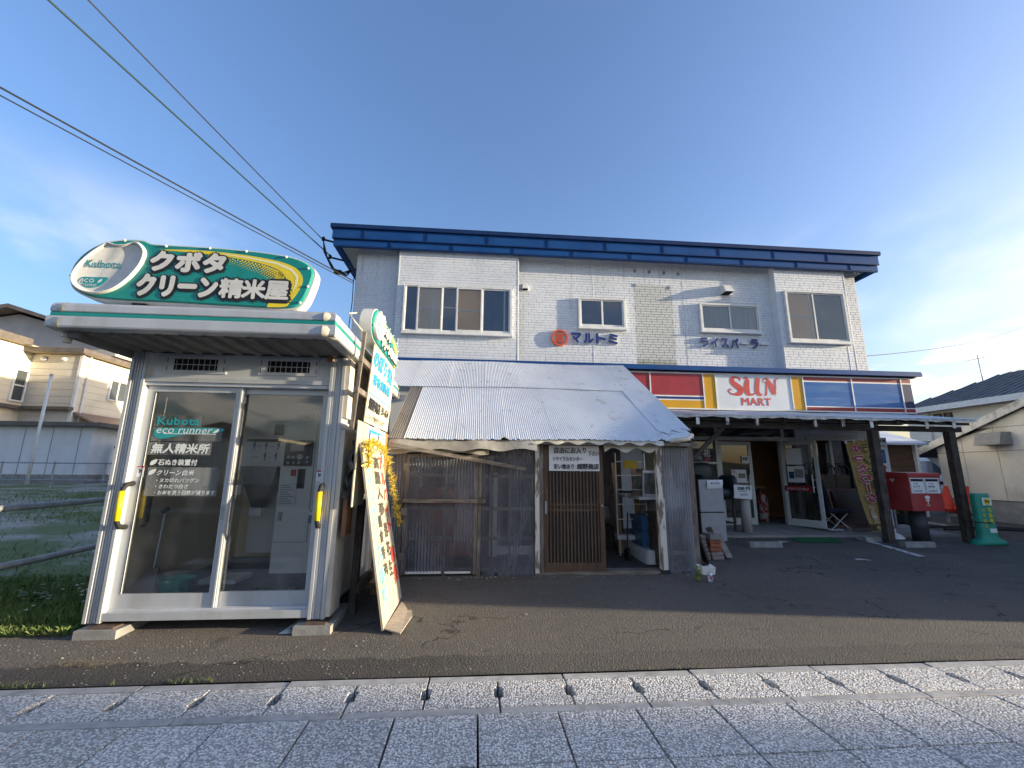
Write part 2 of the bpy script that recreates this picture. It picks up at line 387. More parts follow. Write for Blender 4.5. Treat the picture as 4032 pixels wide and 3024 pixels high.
# ------------------------------------------------------------------ sidewalk: every slab a piece
side = bx('sidewalk', M['rubber'], None, -30, 30, 1.15, 3.66, -.24, -.17, kind='structure')
INV[side.name] = Matrix()
def chamfer_slab(w, d, h, notch=False, c=.003):
    """slab centred on x, y from 0 to d, top at z=0"""
    P = [(-w/2, 0), (w/2, 0), (w/2, d), (-w/2, d)]
    if notch:
        a, b, g = d*.28, d*.74, .026
        P = [(-w/2, 0), (w/2, 0), (w/2, a), (w/2-g, a+.012), (w/2-g, b-.012), (w/2, b), (w/2, d), (-w/2, d), (-w/2, b), (-w/2+g, b-.012), (-w/2+g, a+.012), (-w/2, a)]
    k = len(P); mb = MB()
    cen = (0, d/2)
    def ins(p): return (p[0]-math.copysign(c, p[0]), p[1]+(c if p[1] < d/2 else -c))
    mb.add([(x, y, -h) for x, y in P]+[(x, y, -c) for x, y in P]+[(*ins(p), 0) for p in P],
           [(i, (i+1) % k, (i+1) % k+k, i+k) for i in range(k)]+[(i+k, (i+1) % k+k, (i+1) % k+2*k, i+2*k) for i in range(k)]+[tuple(range(2*k, 3*k))])
    return mb
def row(name, w, d, y0, xs, notch=False, hh=.16, seed=1, mt=None):
    rr = random.Random(seed)
    p0 = chamfer_slab(w-.013, d-.010, hh, notch).build(name, mt or M['agg'], side)
    p0.location = (xs[0], y0+.005, 0)
    for x in xs[1:]: share(p0, name, side, (x, y0+.005, rr.uniform(-.003, .002)), (rr.uniform(-.004, .004), rr.uniform(-.004, .004), rr.uniform(-.002, .002)))
row('gutter_cover', .5, .36, 3.195, [.45+.5*k for k in range(-12, 13)], True, seed=2)
row('paving_slab', .515, .5, 2.615, [.31+.515*k for k in range(-11, 12)], seed=3)
row('paving_slab', .515, .5, 2.112, [.31+.515*k for k in range(-9, 10)], seed=4)
row('paving_slab', .515, .5, 1.609, [.31+.515*k for k in range(-6, 7)], seed=5)
row('kerb_stone', 1.0, .085, 3.557, [.2+1.0*k for k in range(-7, 9)], seed=6, mt=M['concreteL'])
row('channel_edge', 1.0, .078, 3.116, [-.3+1.0*k for k in range(-7, 8)], seed=7, mt=M['concreteL'])
row('kerb_block', .6, .45, 1.155, [.3+.6*k for k in range(-8, 9)], seed=8, mt=M['concreteL'])

# white line stubs and litter on the lot
def patch(name, pts, mt, dz=.006, label=None, cat=None, kind='structure'):
    mb = MB(); mb.add([(x, y, zlot(y)+dz) for x, y in pts], [tuple(range(len(pts)))])
    return mb.build(name, mt, kind=kind, label=label, category=None) if False else setp(mb.build(name, mt), label, cat, None, kind)
patch('lot_marking', [(-1.80, 4.60), (-1.62, 4.60), (-1.52, 5.3), (-1.70, 5.3)], M['linewhite'])
patch('lot_marking', [(7.72, 7.35), (7.86, 7.35), (8.18, 9.0), (8.06, 9.0)], M['linewhite'])
patch('lot_marking', [(11.9, 9.9), (12.05, 9.9), (12.35, 11.6), (12.2, 11.6)], M['linewhite'])
patch('lot_marking', [(6.4, 7.15), (6.62, 7.10), (6.6, 7.2), (6.42, 7.26)], M['linewhite'])
patch('lot_marking', [(5.75, 8.55), (6.3, 8.62), (6.28, 8.74), (5.7, 8.66)], M['linewhite'])

# grass tufts, weeds and clover on the left bank
rg = random.Random(11); mb = MB()
def dens(x, y):
    v = .5+.5*sin(x*1.7+y*.9)*cos(y*1.3-x*.6)
    if y < 6.3: return 1
    if y < 9.2: return .25*v
    return .75
n = 0
while n < 22000:
    u = rg.random(); y = 4.66+(u**2.0)*8.5; x = -3.7-(rg.random())*(1.2+1.25*(y-3.7))
    if rg.random() > dens(x, y): continue
    if y < 4.95 and rg.random() > (y-4.6)/.4+.2: continue
    n += 1
    z = zfield(y); h = rg.uniform(.03, .11)*(1.6 if 4.8 < y < 6.0 else .8); a = rg.random()*6.28; w = rg.uniform(.004, .009)
    dx, dy = cos(a)*w, sin(a)*w; lx, ly = rg.uniform(-.04, .04), rg.uniform(-.04, .04)
    mb.add([(x-dx, y-dy, z), (x+dx, y+dy, z), (x+lx+dx*.4, y+ly+dy*.4, z+h*.7), (x+lx*1.8, y+ly*1.8, z+h)], [(0, 1, 2), (0, 2, 3)])
mb.build('grass', M['blade'], kind='stuff', label='short rough grass growing on the bank beside the kiosk')
mb = MB()
for i in range(26):
    x, y = (rg.gauss(-4.15, .18), rg.gauss(5.55, .12)) if i < 20 else (rg.uniform(-4.6, -3.9), rg.uniform(5.0, 5.5))
    z = zfield(y)+.11
    for k in range(5):
        a = k*1.256; mb.add([(x, y, z), (x+.018*cos(a), y+.018*sin(a), z+.012), (x+.018*cos(a+1), y+.018*sin(a+1), z+.014)], [(0, 1, 2)])
mb.build('clover_flowers', M['flower'], kind='stuff', label='tiny white clover flowers in the grass by the kiosk')
def weed(x, y, h, n, label):
    t_ = thing('weed_plant', (x, y, zfield(y) if x < -3.7 else zlot(y)), label, 'weed', 'weeds growing by the kiosk')
    mb = MB(); st = MB()
    for k in range(n):
        a = rg.random()*6.28; L_ = h*rg.uniform(.6, 1.1); lean = rg.uniform(.1, .5)
        p = Vector((x, y, t_.location.z)); tip = p+Vector((cos(a)*L_*lean, sin(a)*L_*lean, L_))
        st.tube([p, (p+tip)/2+Vector((0, 0, .02)), tip], [.004, .003, .001], 4)
        for j in range(5):
            q = p.lerp(tip, .35+.16*j); b_ = a+rg.uniform(-1.6, 1.6); l = rg.uniform(.05, .11); wv = l*.28
            d = Vector((cos(b_), sin(b_), rg.uniform(-.1, .5))); s_ = Vector((-sin(b_), cos(b_), 0))*wv
            mb.add([q, q+d*l*.5+s_, q+d*l, q+d*l*.5-s_], [(0, 1, 2, 3)])
    mb.build('leaves', M['leaf'], t_); st.build('stem', M['leaf'], t_)
weed(-3.95, 5.75, .34, 9, 'tall leafy weed on the grass bank close to the kiosk post')
weed(-4.55, 5.3, .26, 7, 'leafy weed at the edge of the frame on the bank')
weed(-4.2, 6.1, .30, 7, 'weed growing below the lower pipe rail')
weed(-3.88, 5.25, .16, 6, 'low broad-leaved weed beside the cardboard scrap')
mb = MB()
for k in range(700):
    x, y = (rg.gauss(-3.05, .16), rg.gauss(4.02, .035)) if k < 420 else (rg.gauss(-3.4, .3), rg.gauss(3.68, .02))
    a = rg.random()*6.28; l = rg.uniform(.015, .05); z = zlot(y)+rg.uniform(.003, .02)
    mb.add([(x, y, z), (x+cos(a)*l, y+sin(a)*l, z+.004), (x+cos(a)*l*.6-sin(a)*.004, y+sin(a)*l*.6+cos(a)*.004, z+.003)], [(0, 1, 2)])
M['straw'] = mat('dry_straw', (.30, .23, .13), (.20, .15, .08), s=20)
mb.build('straw_litter', M['straw'], kind='stuff', label='wisps of dry straw lying on the asphalt before the kiosk')
mb = MB()
for k in range(420):
    x = rg.uniform(-4.2, .4); y = rg.choice([rg.gauss(4.3, .22), rg.uniform(3.68, 4.5)]); r = rg.uniform(.002, .0055)*(1.8 if rg.random() < .05 else 1); z = zlot(y)
    mb.add([(x-r, y-r, z), (x+r, y-r*.6, z), (x+r*.7, y+r, z), (x-r*.8, y+r*.9, z), (x, y, z+r)], [(0, 1, 4), (1, 2, 4), (2, 3, 4), (3, 0, 4)])
mb.build('pebbles', mat('pebble', (.34, .32, .29), (.24, .22, .20), s=30), kind='stuff', label='small pale pebbles scattered on the asphalt by the kerb')
mb = MB()
for k in range(900):
    q = rg.random()
    if q < .55: x, y = rg.uniform(-4.2, -1.2), 3.655+abs(rg.gauss(0, .018))
    elif q < .75: x, y = rg.uniform(-1.0, 4.5), 3.652+abs(rg.gauss(0, .008))
    else: x, y = rg.uniform(-.9, 3.2), 6.47-abs(rg.gauss(0, .03))
    if sin(x*5.3)+sin(x*11.7) < .2: continue
    z = zlot(y); a = rg.random()*6.28; h = rg.uniform(.01, .045); w = .003
    mb.add([(x-cos(a)*w, y-sin(a)*w, z), (x+cos(a)*w, y+sin(a)*w, z), (x+rg.uniform(-.02, .02), y+rg.uniform(-.02, .02), z+h)], [(0, 1, 2)])
mb.build('kerb_weeds', M['blade'], kind='stuff', label='sparse tufts of grass in the joint along the kerb')
mb = MB()
for k in range(260):
    q = rg.random(); x, y = (rg.uniform(-.9, 3.3), 6.42-abs(rg.gauss(0, .06))) if q < .5 else (rg.uniform(4.2, 10.4), 9.06-abs(rg.gauss(0, .1))) if q < .8 else (rg.uniform(-3, 8), rg.uniform(3.8, 8.5))
    if -3.6 < x < -1.4 and y > 4.7: continue
    z = zlot(y)+.004; a = rg.random()*6.28; l = rg.uniform(.01, .028); u_ = Vector((cos(a)*l, sin(a)*l, rg.uniform(0, .008))); v_ = Vector((-sin(a)*l*.5, cos(a)*l*.5, rg.uniform(0, .006))); c_ = Vector((x, y, z))
    mb.add([c_-u_, c_+v_, c_+u_, c_-v_+Vector((0, 0, .003))], [(0, 1, 2, 3)])
mb.build('leaf_litter', mat('dead_leaf', (.26, .17, .08), (.40, .36, .30), s=15), kind='stuff', label='scattered dead leaves and scraps on the asphalt')
c = thing('cardboard_scrap', (-3.75, 4.95, .01), 'flattened brown cardboard scrap beside the kiosk post', 'cardboard')
MB().prism([(-3.98, 4.86), (-3.5, 4.86), (-3.45, 5.3), (-3.62, 5.22), (-3.8, 5.12)], (0, 0, .03), (1, 0, 0), (0, 1, 0), 0, .012).build('sheet', mat('card', (.34, .22, .14), (.27, .17, .11)), c)

# ------------------------------------------------------------------ left: pipe rails, far fence, store hut, house, poles
M['galv'] = mat('galvanised_pipe', (.36, .38, .40), (.26, .28, .30), s=8, rough=.45, metal=.5, dirt=(.2, .14, .1), da=.2)
f = thing('pipe_fence', (-4.75, 6, .2), 'two thick grey pipe rails running beside the kiosk over the grass', 'fence')
for z in (1.12, .56):
    MB().tube([(-4.55, 3.4, z), (-4.62, 5.2, z), (-4.80, 7.8, z+.02), (-4.95, 9.8, z+.04)], .034, 10).build('rail', M['galv'], f, smooth=True)
for y, x in ((3.55, -4.56), (6.55, -4.72), (9.6, -4.94)):
    MB().tube([(x-.05, y, zfield(y)-.05), (x-.05, y, 1.2)], .03, 8).build('post', M['galv'], f, smooth=True)
f = thing('rail_fence', (-12, 14, 1), 'low grey rail fence in front of the pale storage hut', 'fence')
for z in (1.69, 1.20):
    MB().tube([(-15.5, 14.2, z), (-9.6, 14.0, z-.01)], .02, 6).build('rail', M['galv'], f)
for k in range(5):
    x = -15.3+k*1.42; MB().tube([(x, 14.15, .95), (x, 14.15, 1.73)], .025, 6).build('post', M['galv'], f)
M['hut'] = mat('hut_panel', (.68, .70, .73), (.62, .64, .67), s=2, rough=.55, st=(1, 1, .2), dirt=(.3, .28, .25), da=.3)
M['dkroof'] = mat('dark_brown_metal', (.10, .085, .075), (.14, .12, .105), s=3, rough=.5)
h = thing('storage_hut', (-15, 18.5, 1), 'long pale panel-sided storage hut with dark flat roof edge', 'hut')
bx('wall', M['hut'], h, -22, -13.85, 16.9, 20, .6, 3.02)
bx('base_course', M['concrete'], h, -22.02, -13.83, 16.88, 20.02, .6, 1.32)
bx('roof', M['dkroof'], h, -22.2, -13.4, 16.6, 20.2, 3.02, 3.16)
for k in range(9): bx('panel_joint', M['galv'], h, -21.6+k*.92, -21.585+k*.92, 16.885, 16.9, 1.32, 3.0)
d = thing('board_door', (-13, 18, 1), 'dark weathered board gate beside the storage hut', 'gate')
for k in range(7): bx('board', M['wooddark'], d, -13.7+k*.3, -13.42+k*.3, 17.9, 17.94, .8, 2.5)
for z in (1.1, 1.7, 2.3): bx('batten', M['wooddarkx'], d, -13.75, -11.6, 17.84, 17.895, z, z+.09)
def siding(name, c, c2):
    return mat(name, c, c2, s=.8, rough=.6, dirt=(.42, .37, .28), da=.25, ds=.8)
M['cream_side'] = siding('cream_siding', (.80, .74, .58), (.74, .68, .53))
M['shade_tan_side'] = siding('shaded_tan_siding', (.60, .57, .50), (.55, .52, .46))  # darker copy of the cream for the shaded front wall; also plain tan siding
hs = thing('cream_house', (-18.5, 22, 1), 'cream sided two-storey house with brown eaves beyond the field', 'house')
# stepped plan: wall A faces +X at x=-19.45 (y 17..20), wall B faces -Y (x -19.45..-17.4 at y=20), wall C faces +X at x=-17.4 (y 20..25)
core = MB(); core.box(-28, -19.45, 17, 30, 1, 6.7); core.box(-19.45, -17.4, 20, 30, 1, 6.45); core.build('wall', M['cream_side'], hs)
pl = 0
for k in range(17):
    z = 1.6+k*.3
    if z+.29 < 6.7: bx('siding_board', M['cream_side'], hs, -19.45, -19.42, 17, 19.99, z, z+.285)
    if z+.29 < 6.45:
        bx('siding_board', M['shade_tan_side'], hs, -19.42, -17.42, 19.965, 20, z, z+.285)
        bx('siding_board', M['cream_side'], hs, -17.4, -17.37, 20, 26, z, z+.285)
bx('corner_trim', M['white'], hs, -17.45, -17.33, 19.93, 20.05, 1, 6.45)
bx('fascia', M['dkroof'], hs, -19.6, -17.0, 19.52, 19.6, 6.47, 6.66); bx('fascia', M['dkroof'], hs, -17.08, -17.0, 19.6, 27, 6.47, 6.66)
bx('soffit', mat('eave_brown', (.40, .33, .26)), hs, -19.6, -17.08, 19.6, 27, 6.48, 6.52)
bx('fascia', M['dkroof'], hs, -19.15, -19.07, 16.4, 19.5, 6.70, 6.98); bx('soffit', mat('eave_brown2', (.40, .33, .26)), hs, -28, -19.15, 16.4, 20.2, 6.7, 6.76)
up_ = MB(); up_.prism([(-26, 6.7), (-16.9, 6.7), (-16.9, 7.35), (-21.4, 8.6), (-26, 7.6)], (0, 21.0, 0), (1, 0, 0), (0, 0, 1), -8, 0); up_.build('upper_wall', mat('grey_gable', (.42, .42, .42), (.36, .36, .37), s=2), hs)
rf = MB(); rf.prism([(-27, 7.5), (-21.4, 8.72), (-16.3, 7.2), (-16.3, 7.32), (-21.4, 8.9), (-27, 7.7)], (0, 20.4, 0), (1, 0, 0), (0, 0, 1), -9, 0); rf.build('roof', M['dkroof'], hs)
bx('upper_side_wall', M['cream_side'], hs, -16.9, -16.86, 21.02, 28, 6.72, 7.3)
def win(parent, axis, at, a0, a1, z0, z1, split='v', mt='white', sign=1):
    w = MB(); t_ = .07
    def B(mb, p0, p1, q0, q1, d0, d1):
        if axis == 'x': mb.box(min(at+d0*sign, at+d1*sign), max(at+d0*sign, at+d1*sign), p0, p1, q0, q1)
        else: mb.box(p0, p1, min(at-d0, at-d1), max(at-d0, at-d1), q0, q1)
    B(w, a0, a1, z0, z0+t_, 0, .08); B(w, a0, a1, z1-t_, z1, 0, .08); B(w, a0, a0+t_, z0+t_, z1-t_, 0, .08); B(w, a1-t_, a1, z0+t_, z1-t_, 0, .08)
    if split == 'v': B(w, (a0+a1)/2-.03, (a0+a1)/2+.03, z0+t_, z1-t_, 0, .07)
    else: B(w, a0+t_, a1-t_, (z0+z1)/2-.03, (z0+z1)/2+.03, 0, .07)
    f_ = w.build('window', M[mt], parent)
    g = MB(); B(g, a0+t_*.8, a1-t_*.8, z0+t_*.8, z1-t_*.8, .02, .035); g.build('pane', M['housepane'], f_)
M['housepane'] = mat('house_pane', (.05, .06, .065), rough=.08, spec=.8)
win(hs, 'x', -19.42, 19.36, 19.94, 4.28, 5.68, 'h'); win(hs, 'x', -17.37, 21.55, 22.6, 4.7, 5.72)
win(hs, 'x', -17.37, 20.6, 22.8, 2.2, 3.2)
bx('lower_fascia', M['dkroof'], hs, -19.3, -17.3, 19.7, 19.96, 3.98, 4.12); bx('lower_fascia', M['dkroof'], hs, -19.4, -19.15, 16, 19.7, 3.98, 4.12)
lr = MB(); lr.add([(-17.36, 20, 3.95), (-16.3, 20, 3.45), (-16.3, 25, 3.45), (-17.36, 25, 3.95), (-17.36, 20, 3.85), (-16.3, 20, 3.36), (-16.3, 25, 3.36), (-17.36, 25, 3.85)], [(0, 1, 2, 3), (7, 6, 5, 4), (0, 4, 5, 1), (1, 5, 6, 2), (2, 6, 7, 3), (3, 7, 4, 0)])
lr.build('porch_roof', mat('brown_porch', (.30, .20, .15), (.24, .16, .12)), hs)
for k, (x, y, z) in enumerate([(-19.40, 17.4, 6.3), (-19.40, 17.3, 5.6), (-18.9, 19.93, 6.25), (-18.1, 19.93, 6.25), (-17.35, 21.5, 6.2), (-17.35, 22.0, 5.9), (-17.35, 23.2, 6.3)]):
    MB().lathe((x, y, z), [(.02, -.11), (.10, -.07), (.12, 0), (.09, .07), (.02, .1)], 10).build('vent_cap', M['alu'], hs, smooth=True)
for y_ in (17.3, 20.2): MB().tube([(-19.36 if y_ < 20 else -17.32, y_+.12, 1.2), (-19.36 if y_ < 20 else -17.32, y_+.12, 6.5)], .04, 6).build('downpipe', M['white'], hs)
bx('meter_box', M['galv'], hs, -17.37, -17.2, 20.6, 20.9, 3.6, 3.85)
a = thing('television_antenna', (-20.5, 18.6, 7.1), 'roof antenna mast on the cream house', 'antenna')
MB().tube([(-20.9, 18.6, 7.0), (-20.9, 18.6, 8.9)], .03, 6).build('mast', M['galv'], a)
MB().tube([(-21.6, 18.6, 8.85), (-20.1, 18.6, 8.80)], .015, 5).build('boom', M['galv'], a)
for k in range(6): MB().tube([(-21.5+k*.25, 18.3, 8.84), (-21.5+k*.25, 18.9, 8.84)], .01, 4).build('rod', M['galv'], a)
a = thing('satellite_dish', (-18.95, 17.6, 7.1), 'small white satellite dish on the house eave', 'dish')
MB().tube([(-19, 17.6, 6.9), (-19, 17.6, 7.55)], .03, 6).build('mast', M['white'], a)
MB().lathe((-18.9, 17.5, 7.45), [(.02, -.02), (.16, .02), (.22, .08)], 14).build('dish', M['white'], a, smooth=True)
def pole(name, x, y, z0, z1, r, mt, label):
    t_ = thing(name, (x, y, z0), label, 'pole')
    MB().tube([(x, y, z0), (x, y, z1)], [r, r*.85], 8).build('shaft', mt, t_, smooth=True)
    MB().tube([(x, y, z1-.02), (x, y, z1+.06)], [r*1.1, r*.9], 8).build('cap', M['galv'], t_); return t_
pole('stove_pipe_pole', -15.0, 16.2, .9, 4.75, .05, M['white'], 'pale steel pole standing before the storage hut')
pole('rusty_pole', -17.6, 16.3, .9, 4.2, .05, mat('rusty_steel', (.34, .20, .11), (.42, .36, .30), s=3), 'rusty thin pole before the house window')

# ------------------------------------------------------------------ right: gable workshop, white house, van, cones
M['panelwall'] = mat('concrete_panel', (.86, .81, .70), (.78, .73, .63), s=1.3, rough=.85, bump=.3, bs=40, dirt=(.30, .27, .22), da=.5, ds=.9)
M['bargewhite'] = mat('dirty_white_board', (.74, .72, .66), (.66, .64, .58), s=3, rough=.7, dirt=(.18, .16, .13), da=.7, ds=5)
g = thing('gable_workshop', (14.7, 8, .3), 'beige concrete-panel workshop with white gable boards beyond the canopy', 'building')
GX = 14.5
prof = [(3.26, -.2), (12.6, -.2), (12.6, 2.35), (7.0, 4.55), (3.26, 3.08)]
MB().prism([(y, z) for y, z in prof], (GX+.04, 0, 0), (0, 1, 0), (0, 0, 1), 0, 12, nrm=(1, 0, 0)).build('wall', mat('panel_gap', (.22, .20, .17)), g)
def ztop(y): return 2.35+(12.6-y)*(4.55-2.35)/(12.6-7.0) if y > 7.0 else 3.08+(y-3.26)*(4.55-3.08)/(7.0-3.26)
ys = [3.26+.86*k for k in range(12)]
for y0, y1 in zip(ys, ys[1:]):
    y1 = min(y1, 12.6)
    if y0 > 12.5: continue
    for z0, z1 in ((.85, 2.2), (2.2, 2.85), (2.85, 9)):
        e = .007
        a, b = y0+e, y1-e
        za, zb = min(z1-e, ztop(a)), min(z1-e, ztop(b))
        if za <= z0+e or zb <= z0+e: 
            if max(za, zb) <= z0+e: continue
            za, zb = max(za, z0+e+.001), max(zb, z0+e+.001)
        MB().prism([(a, z0+e), (b, z0+e), (b, zb), (a, za)], (GX, 0, 0), (0, 1, 0), (0, 0, 1), 0, .045, nrm=(1, 0, 0)).build('wall_panel', M['panelwall'], g)
bx('skirt', mat('grey_skirt', (.36, .36, .35), (.30, .30, .30)), g, GX-.03, GX+.03, 10.55, 12.62, .25, .82)
bx('skirt', mat('shaded_skirt', (.12, .17, .40), (.10, .14, .34)), g, GX-.032, GX+.03, 3.26, 10.55, .2, .84)  # blue tone painted on for the skirt's shaded stretch
rf = MB()
for (ya, za), (yb, zb) in (((13.4, 2.20), (7.0, 4.72)), ((7.0, 4.72), (3.2, 3.22))):
    rf.add([(GX-.14, ya, za), (GX-.14, yb, zb), (26.5, yb, zb), (26.5, ya, za), (GX-.14, ya, za-.10), (GX-.14, yb, zb-.10), (26.5, yb, zb-.10), (26.5, ya, za-.10)],
           [(0, 1, 2, 3), (7, 6, 5, 4), (0, 4, 5, 1), (2, 6, 7, 3), (0, 3, 7, 4)])
rf.build('roof', M['dkroof'], g)
bg_ = MB(); bg_.bar((GX-.16, 13.42, 2.12), (GX-.16, 7.0, 4.64), .04, .2); bg_.build('barge_board', M['bargewhite'], g)
bg_ = MB(); bg_.bar((GX-.16, 3.2, 3.14), (GX-.16, 6.98, 4.64), .04, .2); bg_.build('barge_board', M['bargewhite'], g)
vh = MB(); vh.prism([(0, 0), (.42, 0), (.30, .34), (.0, .34)], (GX, 10.6, 2.36), (-1, 0, 0), (0, 0, 1), 0, .62, nrm=(0, 1, 0)); vh.build('vent_hood', mat('hood_grey', (.33, .32, .29), (.28, .27, .25)), g)
wh = thing('white_house', (26, 19, .5), 'white sided house with a grey ribbed roof behind the workshop', 'house')
M['whiteside'] = mat('white_siding', (.72, .71, .64), (.66, .65, .59), s=1, rough=.6)
bx('wall', M['whiteside'], wh, 24, 34, 12.5, 22.1, .3, 5.05)
for k in range(15): bx('siding_board', M['whiteside'], wh, 23.975, 24, 12.5, 22.1, .6+k*.29, .6+k*.29+.275)
M['greyroof'] = mat('grey_ribbed_roof', (.16, .17, .18), (.12, .13, .14), s=2, rough=.5)
rf = MB(); rf.add([(23.4, 12, 5.0), (23.4, 22.6, 5.0), (28.5, 20.5, 7.0), (28.5, 12, 7.0), (34.5, 22.6, 5.0), (34.5, 12, 5.0), (23.4, 12, 4.85), (23.4, 22.6, 4.85), (34.5, 22.6, 4.85), (34.5, 12, 4.85)],
   [(1, 0, 3, 2), (4, 1, 2), (5, 4, 2, 3), (0, 6, 7, 1), (1, 7, 8, 4), (6, 9, 8, 7), (0, 3, 5, 9, 6)][:6]); rf.build('roof', M['greyroof'], wh)
for k in range(26):
    y = 12.2+k*.4; t1 = 1.0 if y < 20.5 else (22.6-y)/(22.6-20.5)
    MB().bar((23.4, y, 5.03), (23.4+5.1*t1, y, 5.03+2.0*t1), .05, .06).build('roof_rib', M['greyroof'], wh)
bx('fascia', M['white'], wh, 23.35, 23.42, 12, 22.62, 4.78, 5.06)
M['pn'] = M['housepane']
for y in (19.75, 20.25): win(wh, 'x', 23.98, y, y+.38, 4.35, 4.68, 'h', 'wooddark', -1)
MB().tube([(23.9, 20.9, .5), (23.9, 20.9, 4.9)], .05, 6).build('downpipe', M['white'], wh)
a = thing('roof_antenna', (26.5, 20.6, 6.2), 'thin yagi antenna on the grey ribbed roof', 'antenna')
MB().tube([(27.2, 20.6, 6.0), (27.2, 20.6, 8.0)], .025, 6).build('mast', M['galv'], a)
MB().tube([(26.7, 20.6, 7.7), (27.9, 20.6, 7.95)], .012, 5).build('boom', M['galv'], a)
for k in range(7): MB().tube([(26.75+k*.18, 20.25, 7.71+k*.037), (26.75+k*.18, 20.95, 7.71+k*.037)], .008, 4).build('rod', M['galv'], a)
lt = thing('lean_to', (19.5, 19, .5), 'low dark-roofed lean-to in front of the white house', 'shed')
bx('wall', M['whiteside'], lt, 18.8, 23.9, 19.0, 21, .4, 2.55)
MB().add([(18.2, 18.5, 2.55), (23.9, 18.5, 2.55), (23.9, 21, 3.3), (18.2, 21, 3.3), (18.2, 18.5, 2.45), (23.9, 18.5, 2.45), (23.9, 21, 3.2), (18.2, 21, 3.2)], [(0, 1, 2, 3), (7, 6, 5, 4), (0, 4, 5, 1), (1, 5, 6, 2), (2, 6, 7, 3), (3, 7, 4, 0)]).build('roof', M['dkroof'], lt)
bs_ = thing('brown_shed', (12.6, 13.6, .3), 'dark brown shed with pale blue sheet roof beside the shop wall', 'shed')
bx('wall', mat('brown_board', (.11, .055, .03), (.06, .032, .02), s=2, st=(.5, 3, 3)), bs_, 10.9, 13.55, 12.5, 15, .2, 2.45)
MB().add([(10.8, 12.1, 2.42), (13.7, 12.1, 2.42), (13.7, 15, 3.4), (10.8, 15, 3.4), (10.8, 12.1, 2.48), (13.7, 12.1, 2.48), (13.7, 15, 3.46), (10.8, 15, 3.46)], [(3, 2, 1, 0), (4, 5, 6, 7), (0, 1, 5, 4), (1, 2, 6, 5), (2, 3, 7, 6), (3, 0, 4, 7)]).build('roof', mat('blue_sheet', (.30, .36, .50), (.50, .54, .60), s=2, st=(.5, 3, 3)), bs_)
bx('corner_post', M['white'], bs_, 13.56, 13.66, 12.42, 12.5, .2, 2.6)

# van seen from the front
vn = thing('parked_van', (19.5, 17.4, .45), 'white van parked nose-on between the workshop and the white house', 'van')
VX, VY, VZ = 19.7, 17.0, .45
vw_ = MB()
sec = [(0, .25, 1.00, .80), (.10, .25, 1.05, .84), (.55, .25, 1.12, .86), (1.15, .25, 1.88, .74), (1.6, .25, 1.96, .76), (4.2, .25, 1.96, .78), (4.4, .25, 1.85, .76)]
ring = []
for y, z0, z1, hw in sec:
    lo = .86 if z1 > 1.2 else hw
    ring.append([(VX-.80, VY+y, VZ+z0), (VX-.86 if y > .3 else VX-hw, VY+y, VZ+z0+.3), (VX-lo, VY+y, VZ+min(z1-.05, 1.02)), (VX-hw, VY+y, VZ+z1-.12 if z1 > 1.2 else VZ+z1), (VX-hw+.16, VY+y, VZ+z1+.0), (VX+hw-.16, VY+y, VZ+z1+.0), (VX+hw, VY+y, VZ+z1-.12 if z1 > 1.2 else VZ+z1), (VX+lo, VY+y, VZ+min(z1-.05, 1.02)), (VX+.86 if y > .3 else VX+hw, VY+y, VZ+z0+.3), (VX+.80, VY+y, VZ+z0)])
vs = [p for r in ring for p in r]; k = len(ring[0]); fs = [tuple(range(k)), tuple(reversed(range((len(ring)-1)*k, len(ring)*k)))]
for i in range(len(ring)-1):
    for j in range(k): fs.append((i*k+j, i*k+(j+1) % k, (i+1)*k+(j+1) % k, (i+1)*k+j)[::-1])
M['vanwhite'] = mat('van_white', (.68, .69, .70), rough=.25, spec=.6)
vw_.add(vs, fs).build('body', M['vanwhite'], vn)
MB().add([(VX-.78, VY+.50, VZ+1.13), (VX+.78, VY+.50, VZ+1.13), (VX+.66, VY+1.06, VZ+1.76), (VX-.66, VY+1.06, VZ+1.76)], [(0, 1, 2, 3)]).build('windscreen', M['housepane'], vn)
for s in (-1, 1):
    MB().obox((VX+s*.58, VY-.01, VZ+.80), (.20, 0, 0), (0, .03, 0), (0, 0, .10)).build('headlight', mat('lamp_glass', (.5, .52, .55), rough=.1, spec=.8), vn)
    MB().obox((VX+s*.98, VY+.75, VZ+1.22), (.09, 0, 0), (0, .05, 0), (0, 0, .11)).build('mirror', M['vanwhite'], vn)
    for yy in (.75, 3.5):
        w_ = MB().tube([(VX+s*.72, VY+yy, VZ+.28), (VX+s*.88, VY+yy, VZ+.28)], .29, 16).build('wheel', M['rubber'], vn)
        MB().tube([(VX+s*.80, VY+yy, VZ+.28), (VX+s*.89, VY+yy, VZ+.28)], .17, 12).build('rim', M['alu'], w_)
MB().obox((VX, VY-.02, VZ+.78), (.30, 0, 0), (0, .02, 0), (0, 0, .06)).build('grille', M['black'], vn)
MB().obox((VX, VY-.06, VZ+.42), (.84, 0, 0), (0, .06, 0), (0, 0, .13)).build('bumper', M['vanwhite'], vn)
MB().obox((VX, VY-.125, VZ+.45), (.17, 0, 0), (0, .006, 0), (0, 0, .08)).build('number_plate', M['white'], vn)
M['cone'] = mat('cone_orange', (.62, .055, .025), (.52, .045, .02), rough=.5)
